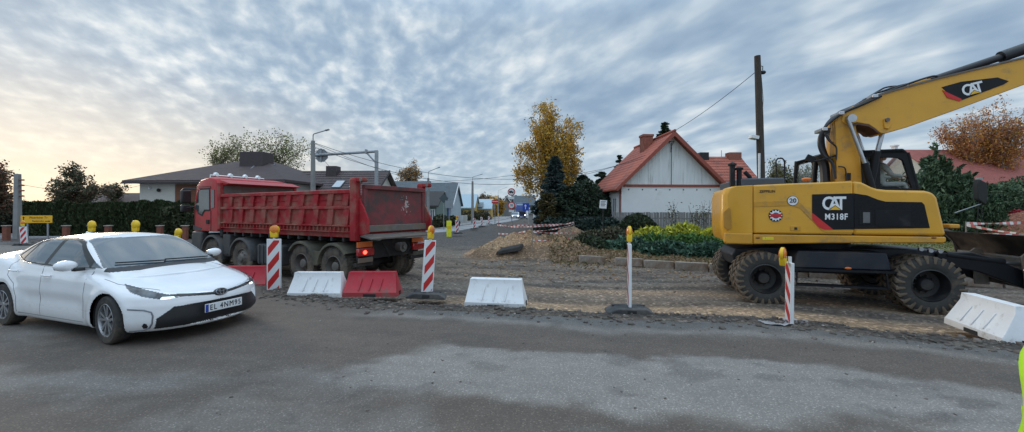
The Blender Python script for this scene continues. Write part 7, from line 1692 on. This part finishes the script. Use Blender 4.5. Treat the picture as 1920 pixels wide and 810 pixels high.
# willows between pole and excavator
for px, D, top, r, lab in ((1462, 60, 292, 30, 'yellow green willow like tree beyond the excavator hood'), (1508, 58, 305, 24, 'pale olive tree left of the excavator cab')):
    c = dp(px, 400, D); s_ = D/F; z = dp(0, top, D).z; bs = [((0, 0, z*.75), (r*s_*.7, 1.5, z*.25)), ((-r*s_*.6, 0, z*.55), (r*s_*.6, 1.5, z*.3)), ((r*s_*.6, 0, z*.55), (r*s_*.6, 1.5, z*.3))]
    broadleaf('willow', lab, (c.x, D, 0), z, bs, 7500, .18, [(.16, .16, .07), (.12, .13, .06), (.20, .15, .07)], r0=.22, nb=30, spread=.8, droop=.4, clump=.5)
def shooty(label, px, D, top, r, ns, cols):
    c = dp(px, 400, D); H = dp(0, top, D).z; t = thing('pine_tree', label, 'tree', (c.x, D, .1)); tb = MB(); tb.tube([(0, 0, -.2), (0, 0, H*.8)], [.09, .03], 6)
    P = blob_pts(9000, [((0, 0, H*.42), (r, r*.8, H*.42)), ((r*.4, 0, H*.3), (r*.8, r*.7, H*.3)), ((-r*.5, 0, H*.35), (r*.7, r*.7, H*.33))], .4); P = [P]; A = [np.tile([0, 0, 1.], (9000, 1))*.6+RNG.normal(size=(9000, 3))*.4]
    for k in range(ns*5):
        a = random.random()*6.3; q_ = random.random()**.5; x, y = cos(a)*r*q_, sin(a)*r*.8*q_; z0 = H*(.80-.45*q_*q_); L_ = random.uniform(.35, .8)*(1.25 if k == 0 else 1); 
        if k == 0: x = y = 0; z0 = H*.86; L_ = H*.2
        e_ = Vector((x*1.2+random.uniform(-.1, .1), y*1.2, z0+L_)); s_ = Vector((x, y, z0-.2)); tb.tube([tuple(s_), tuple(e_)], [.02, .008], 4, cap=False)
        for b in range(4):
            s2 = s_.lerp(e_, .35+.2*b); aa = random.random()*6.3; e2 = s2+Vector((cos(aa)*.22, sin(aa)*.22, .2))*(1-.15*b)
            u = RNG.random((26, 1)); P.append(np.array(s2)*(1-u)+np.array(e2)*u+RNG.normal(size=(26, 3))*.018); A.append(np.tile(np.array((e2-s2).normalized()), (26, 1))+RNG.normal(size=(26, 3))*.35)
        u = RNG.random((70, 1)); P.append(np.array(s_)*(1-u)+np.array(e_)*u+RNG.normal(size=(70, 3))*.025); A.append(np.tile([0, 0, 1.], (70, 1))+RNG.normal(size=(70, 3))*.35)
    tb.build('trunk', M_bark, t); P = np.concatenate(P); A = np.concatenate(A); V, Q, c_ = cards(P, .10, cols, aspect=2.4, up=(A, .8), jit=.35); npmesh('crown', V, Q, M_needle, t, col=c_)
# evergreen mass on the right
pg = [(.06, .105, .055), (.09, .14, .075), (.04, .07, .042), (.13, .175, .09)]
D = 20; c = dp(1735, 400, D); shrub('yew', 'broad dark evergreen directly behind the excavator cab', 'evergreen', (c.x, D, .1), [((0, 0, 1.5), (1.7, 1.1, 2.2)), ((-1.6, .3, 1.5), (1.3, 1, 2.1)), ((-2.6, .3, 1.2), (1.0, 1, 1.9)), ((-3.6, .3, 1.0), (.9, 1, 1.7)), ((1.0, .2, 1.0), (1.2, .9, 1.9)), ((.5, -.4, .8), (1.1, .8, 1.3))], 34000, .10, pg, up=(np.array([0, 0, 1.]), .35))
shooty('young pine with long upright shoots behind the excavator', 1800, 19.8, 325, 1.6, 9, pg)
shooty('young pine whose leading shoot reaches highest above the cab', 1752, 18.8, 285, 1.2, 8, pg)
D = 24; c = dp(1870, 400, D); shrub('bush', 'low dark evergreen bush before the red roof', 'bush', (c.x, D, .2), [((-1.6, 0, 1.1), (1.6, 1.0, 2.0)), ((0.4, 0, 1.2), (1.6, 1.0, 2.2)), ((2.3, .5, 1.4), (1.8, 1, 2.4)), ((4.5, .5, 1.4), (1.8, 1, 2.4))], 32000, .10, pg)
D = 21.5; c = dp(1905, 400, D); shrub('red_shrub', 'crimson leaved shrub above the reddish heap', 'shrub', (c.x, D, 1.0), [((0, 0, .3), (.75, .5, .55)), ((.9, 0, .3), (.7, .5, .5))], 4500, .09, [(.25, .015, .03), (.18, .012, .02), (.32, .03, .04)])
D = 25; c = dp(1880, 400, D); broadleaf('bare_tree', 'small bare red twigged tree before the faded red roof', (c.x, D, .2), 3.6, [((0, 0, 2.9), (1.0, .6, .9))], 260, .07, [(.2, .08, .05)], r0=.05, nb=18, spread=.4, twig=9)
# dark bin/figure-like stand near the bushes with a pole
c = dp(1838, 400, 17); t = thing('garden_stand', 'black shrouded garden stand with a pale cap before the evergreens', 'garden stand', (c.x, 17, .1)); t.scale = (.72, .72, 1)
H = dp(0, 333, 17).z-.1; MB().prism([(-.28, .7*H), (.2, .62*H), (.32, .78*H), (.24, .93*H), (-.2, .98*H), (-.32, .9*H)], 1, -.14, .14).build('cover', M_gap, t, bevel=.05); MB().bb((-.16, -.1, .97*H), (.05, .1, 1.0*H)).build('cap', M_conc, t)
for a, b in (((-.1, 0, .7*H), (-.25, 0, 0)), ((.1, 0, .66*H), (.22, .1, 0)), ((0, .1, .7*H), (0, .2, 0))): MB().tube([a, b], .025, 6).build('leg', M_gap, t)
v0 = dp(1790, 399, 16.5); v1 = dp(1840, 382, 17); o = MB().tube([(0, 0, 0), tuple(v1-v0)], .02, 6).build('long_pole', M_galv); o.location = v0; tag(o, 'thin pole leaning against the black garden stand', 'pole')
# grass tufts on the lawn by the excavator and verge, uncountable
n = 9000; X = RNG.uniform(11.5, 24, n); Y = RNG.uniform(12, 19, n); Zg = hgt(X, Y); P = np.stack([X, Y, Zg+.02], 1); V, Q, c = cards(P, .05, [(.16, .17, .05), (.24, .20, .09), (.10, .13, .03)], aspect=1.6, up=(np.array([0, 0, 1.]), .6)); tag(npmesh('grass', V, Q, M_leaf, col=c), 'short dry grass on the lawn behind the excavator', kind='stuff')
n = 5000; X = RNG.uniform(1.5, 12, n); Y = 15.6+RNG.normal(size=n)*1.0-(X-3)*.22; P = np.stack([X, Y, hgt(X, Y)+.03], 1); V, Q, c = cards(P, .06, [(.20, .14, .08), (.13, .12, .05), (.28, .19, .10)], aspect=2.4); tag(npmesh('dry_litter', V, Q, M_leaf, col=c), 'dry leaves and roots strewn over the soil bank', kind='stuff')
# ================================================================= people
def skin_body(name, verts, edges, radii, m, parent, sub=2, root=0):
    me = bpy.data.meshes.new(name); me.from_pydata(verts, edges, []); o = bpy.data.objects.new(name+'_tmp', me); COL.objects.link(o)
    sk = o.modifiers.new('s', 'SKIN'); sk.use_smooth_shade = True
    for i, d in enumerate(me.skin_vertices[0].data):
        r = radii[i]; d.radius = r if isinstance(r, tuple) else (r, r); d.use_root = (i == root)
    ss = o.modifiers.new('d', 'SUBSURF'); ss.levels = sub; ss.render_levels = sub; bpy.context.view_layer.update()
    m2 = bpy.data.meshes.new_from_object(o.evaluated_get(bpy.context.evaluated_depsgraph_get())); bpy.data.objects.remove(o)
    m2.materials.clear(); m2.materials.append(m); q_ = bpy.data.objects.new(name, m2); COL.objects.link(q_); q_.parent = parent; m2.polygons.foreach_set('use_smooth', [True]*len(m2.polygons)); return q_
M_skin = mat('skin', (.48, .26, .18), .55, var=.05); M_hair = mat('hair', (.06, .045, .035), .8)
M_camo = mat('camouflage_cloth', (.20, .24, .20), .9, var=.2, vs=9, dirt=(.42, .44, .42), damt=.75, ds=9); M_vis = mat('hi_vis_yellow', (.42, .74, .02), .75, var=.12, vs=7, bump=.5, bs=9); M_refl = mat('reflective_tape', (.33, .36, .38), .35, var=.1)
M_trou = mat('dark_trousers', (.04, .045, .06), .85, var=.2)
def head(par, c, face, s=1.0, cap=None):     # face: angle of the looking direction
    g = thing('head', None, None, c, face); g.parent = par; g.scale = (s, s, s)
    mb = MB(); mb.ball((0, 0, 0), (.088, .074, .115), 24); mb.ball((.03, 0, -.055), (.058, .052, .060), 18); mb.ball((.092, 0, -.012), (.018, .012, .02), 10)
    for y in (-.074, .074): mb.ball((-.005, y, -.01), (.018, .009, .03), 10)
    mb.build('face', M_skin, g, smooth=180)
    for y in (-.030, .030): MB().ball((.078, y, .012), (.010, .013, .008), 10).build('eye', M_textw, g); MB().ball((.086, y, .012), (.004, .005, .005), 8).build('pupil', M_gap, g)
    MB().ball((.080, 0, -.055), (.010, .024, .006), 10).build('mouth', mat('lips', (.35, .13, .11), .6), g)
    MB().ball((-.018, 0, .032), (.088, .082, .100), 22).build('hair', M_hair, g, smooth=180)
    return g
def hand(par, wrist, d, nrm, m=None, s=1):      # fingers curl round along -nrm
    d = Vector(d).normalized(); nrm = Vector(nrm).normalized(); w_ = d.cross(nrm); W_ = Vector(wrist); V = [W_, W_+d*.045*s, W_+d*.085*s]; E_ = [(0, 1), (1, 2)]; Rr_ = [(.024, .018), (.034, .015), (.032, .014)]
    for k, (o, l) in enumerate(((-.030, .064), (-.010, .074), (.010, .070), (.029, .056))):
        b = W_+d*.088*s+w_*o*s; i = len(V); p1 = b+d*l*.45*s-nrm*.010; p2 = p1+d*l*.22*s-nrm*.024*s; p3 = p2-d*l*.10*s-nrm*.022*s; V += [b, p1, p2, p3]; E_ += [(2, i), (i, i+1), (i+1, i+2), (i+2, i+3)]; Rr_ += [.0095, .009, .0085, .0075]
    i = len(V); V += [W_+d*.03*s-w_*.034*s, W_+d*.058*s-w_*.052*s-nrm*.012, W_+d*.08*s-w_*.050*s-nrm*.03]; E_ += [(0, i), (i, i+1), (i+1, i+2)]; Rr_ += [.013, .011, .009]
    return V, E_, Rr_
# operator in the cab, seated, facing the front of the machine (+t)
st_, sz_ = ex(1652, 352, .65); so_ = Vector((E_O+E_U*(st_-.05)+E_W*.66)); 
op = thing('person', 'operator in a camouflage jacket sitting in the excavator cab, arms reaching for the levers', 'person', (so_.x, so_.y, 2.38), facing(E_U))
V = [(0, 0, .02), (-.01, 0, .18), (0, 0, .36), (.01, 0, .46), (.02, 0, .54), (.03, 0, .60),
     (.02, -.19, .44), (.14, -.24, .22), (.36, -.20, .20), (.02, .19, .44), (.14, .24, .22), (.36, .20, .20),
     (.06, -.10, .0), (.42, -.13, .03), (.46, -.13, -.22), (.06, .10, .0), (.42, .13, .03), (.46, .13, -.22)]
E2 = [(0, 1), (1, 2), (2, 3), (3, 4), (4, 5), (3, 6), (6, 7), (7, 8), (3, 9), (9, 10), (10, 11), (0, 12), (12, 13), (13, 14), (0, 15), (15, 16), (16, 17)]
Rd = [(.16, .13), (.155, .12), (.17, .12), (.12, .09), (.055, .055), (.05, .05), (.07, .07), (.052, .052), (.038, .038), (.07, .07), (.052, .052), (.038, .038), (.09, .09), (.07, .07), (.05, .05), (.09, .09), (.07, .07), (.05, .05)]
skin_body('body', V, E2, Rd, M_camo, op)
hd = head(op, (.07, 0, .70), 0); MB().tube([(.03, 0, .5), (.05, 0, .66)], .048, 12).build('neck', M_skin, op)
for s in (-1, 1):
    a, b, c_ = hand(None, (.37, .20*s, .20), (1, 0, -.1), (0, 0, 1)); skin_body('hand', [tuple(v) for v in a], b, c_, M_skin, op, sub=1)
    MB().tube([(.46, .20*s, -.05), (.47, .20*s, .24)], .018, 8).build('control_lever', M_gap, exc).matrix_world = op.matrix_world.copy() if False else Matrix.Identity(4)
for o in [o for o in exc.children if o.name.startswith('control_lever')]: o.location = (st_-.05, .66, 2.38)
# road worker at the right edge, mostly outside the picture
wx = 2.232; wy = 1.50
wk = thing('person', 'road worker in a bright yellow reflective jacket, only an elbow inside the right edge', 'person', (wx, wy, 0), R(100))
wk.scale = (1, 1, .90)
# local x = facing direction (away from the camera), y = to the worker's left (left in the picture)
V = [(0, 0, .95), (0, 0, 1.12), (.01, 0, 1.30), (0, 0, 1.42), (0, 0, 1.50), (.01, 0, 1.56),
     (0, .19, 1.40), (-.05, .28, 1.14), (.02, .29, .90), (0, -.19, 1.40), (-.06, -.29, 1.14), (.12, -.24, .93)]
E2 = [(0, 1), (1, 2), (2, 3), (3, 4), (4, 5), (3, 6), (6, 7), (7, 8), (3, 9), (9, 10), (10, 11)]
Rd = [(.22, .18), (.20, .16), (.21, .15), (.13, .10), (.07, .07), (.06, .06), (.11, .105), (.095, .09), (.078, .075), (.11, .105), (.095, .09), (.078, .075)]
jk = skin_body('jacket', V, E2, Rd, M_vis, wk)
# reflective bands as rings round sleeves and waist
def cloth_band(z0, z1, test, tilt=(0, 0)):      # a strip of the jacket's own surface, lifted 3 mm off it
    bm = bmesh.new(); bm.from_mesh(jk.data); n_ = Vector((tilt[0], tilt[1], 1)).normalized()
    for z, fl in ((z0, 0), (z1, 1)):
        bmesh.ops.bisect_plane(bm, geom=bm.verts[:]+bm.edges[:]+bm.faces[:], plane_co=(0, 0, z), plane_no=n_, clear_inner=not fl, clear_outer=bool(fl))
    bmesh.ops.delete(bm, geom=[f for f in bm.faces if not test(f.calc_center_median())], context='FACES')
    bm.normal_update()
    for v in bm.verts: v.co += v.normal*.004
    me = bpy.data.meshes.new('reflective_band'); bm.to_mesh(me); bm.free(); me.materials.append(M_refl); o = bpy.data.objects.new('reflective_band', me); COL.objects.link(o); o.parent = wk; return o
for z0, z1 in ((1.055, 1.105), (.93, .975)): cloth_band(z0, z1, lambda c_: c_.y > .17, (0, .25))
cloth_band(1.055, 1.105, lambda c_: c_.y < -.17); cloth_band(1.10, 1.15, lambda c_: abs(c_.y) < .17)
V = [(0, 0, .93), (.0, .10, .86), (.02, .11, .50), (-.02, .12, .09), (.14, .13, .04), (0, -.10, .86), (.02, -.11, .50), (-.02, -.12, .09), (.14, -.13, .04)]
skin_body('trousers', V, [(0, 1), (1, 2), (2, 3), (3, 4), (0, 5), (5, 6), (6, 7), (7, 8)], [.14, .11, .08, .065, .045, .11, .08, .065, .045], M_trou, wk)
head(wk, (.03, 0, 1.68), 0); MB().tube([(0, 0, 1.5), (.02, 0, 1.62)], .055, 12).build('neck', M_skin, wk)
MB().ball((.0, 0, 1.75), (.13, .115, .10), 20).lathe([(.11, 1.73), (.16, 1.725), (.11, 1.74)], c=(0.02, 0, 0), axis='Z', n=20).build('helmet', mat('helmet_white', (.7, .7, .7), .4), wk)
for s in (1, -1):
    a, b, c_ = hand(None, ((.03 if s > 0 else .14), (.29 if s > 0 else -.24), .88), (.1, 0, -1), (-1, 0, 0)); skin_body('hand', [tuple(v) for v in a], b, c_, M_skin, wk, sub=1)
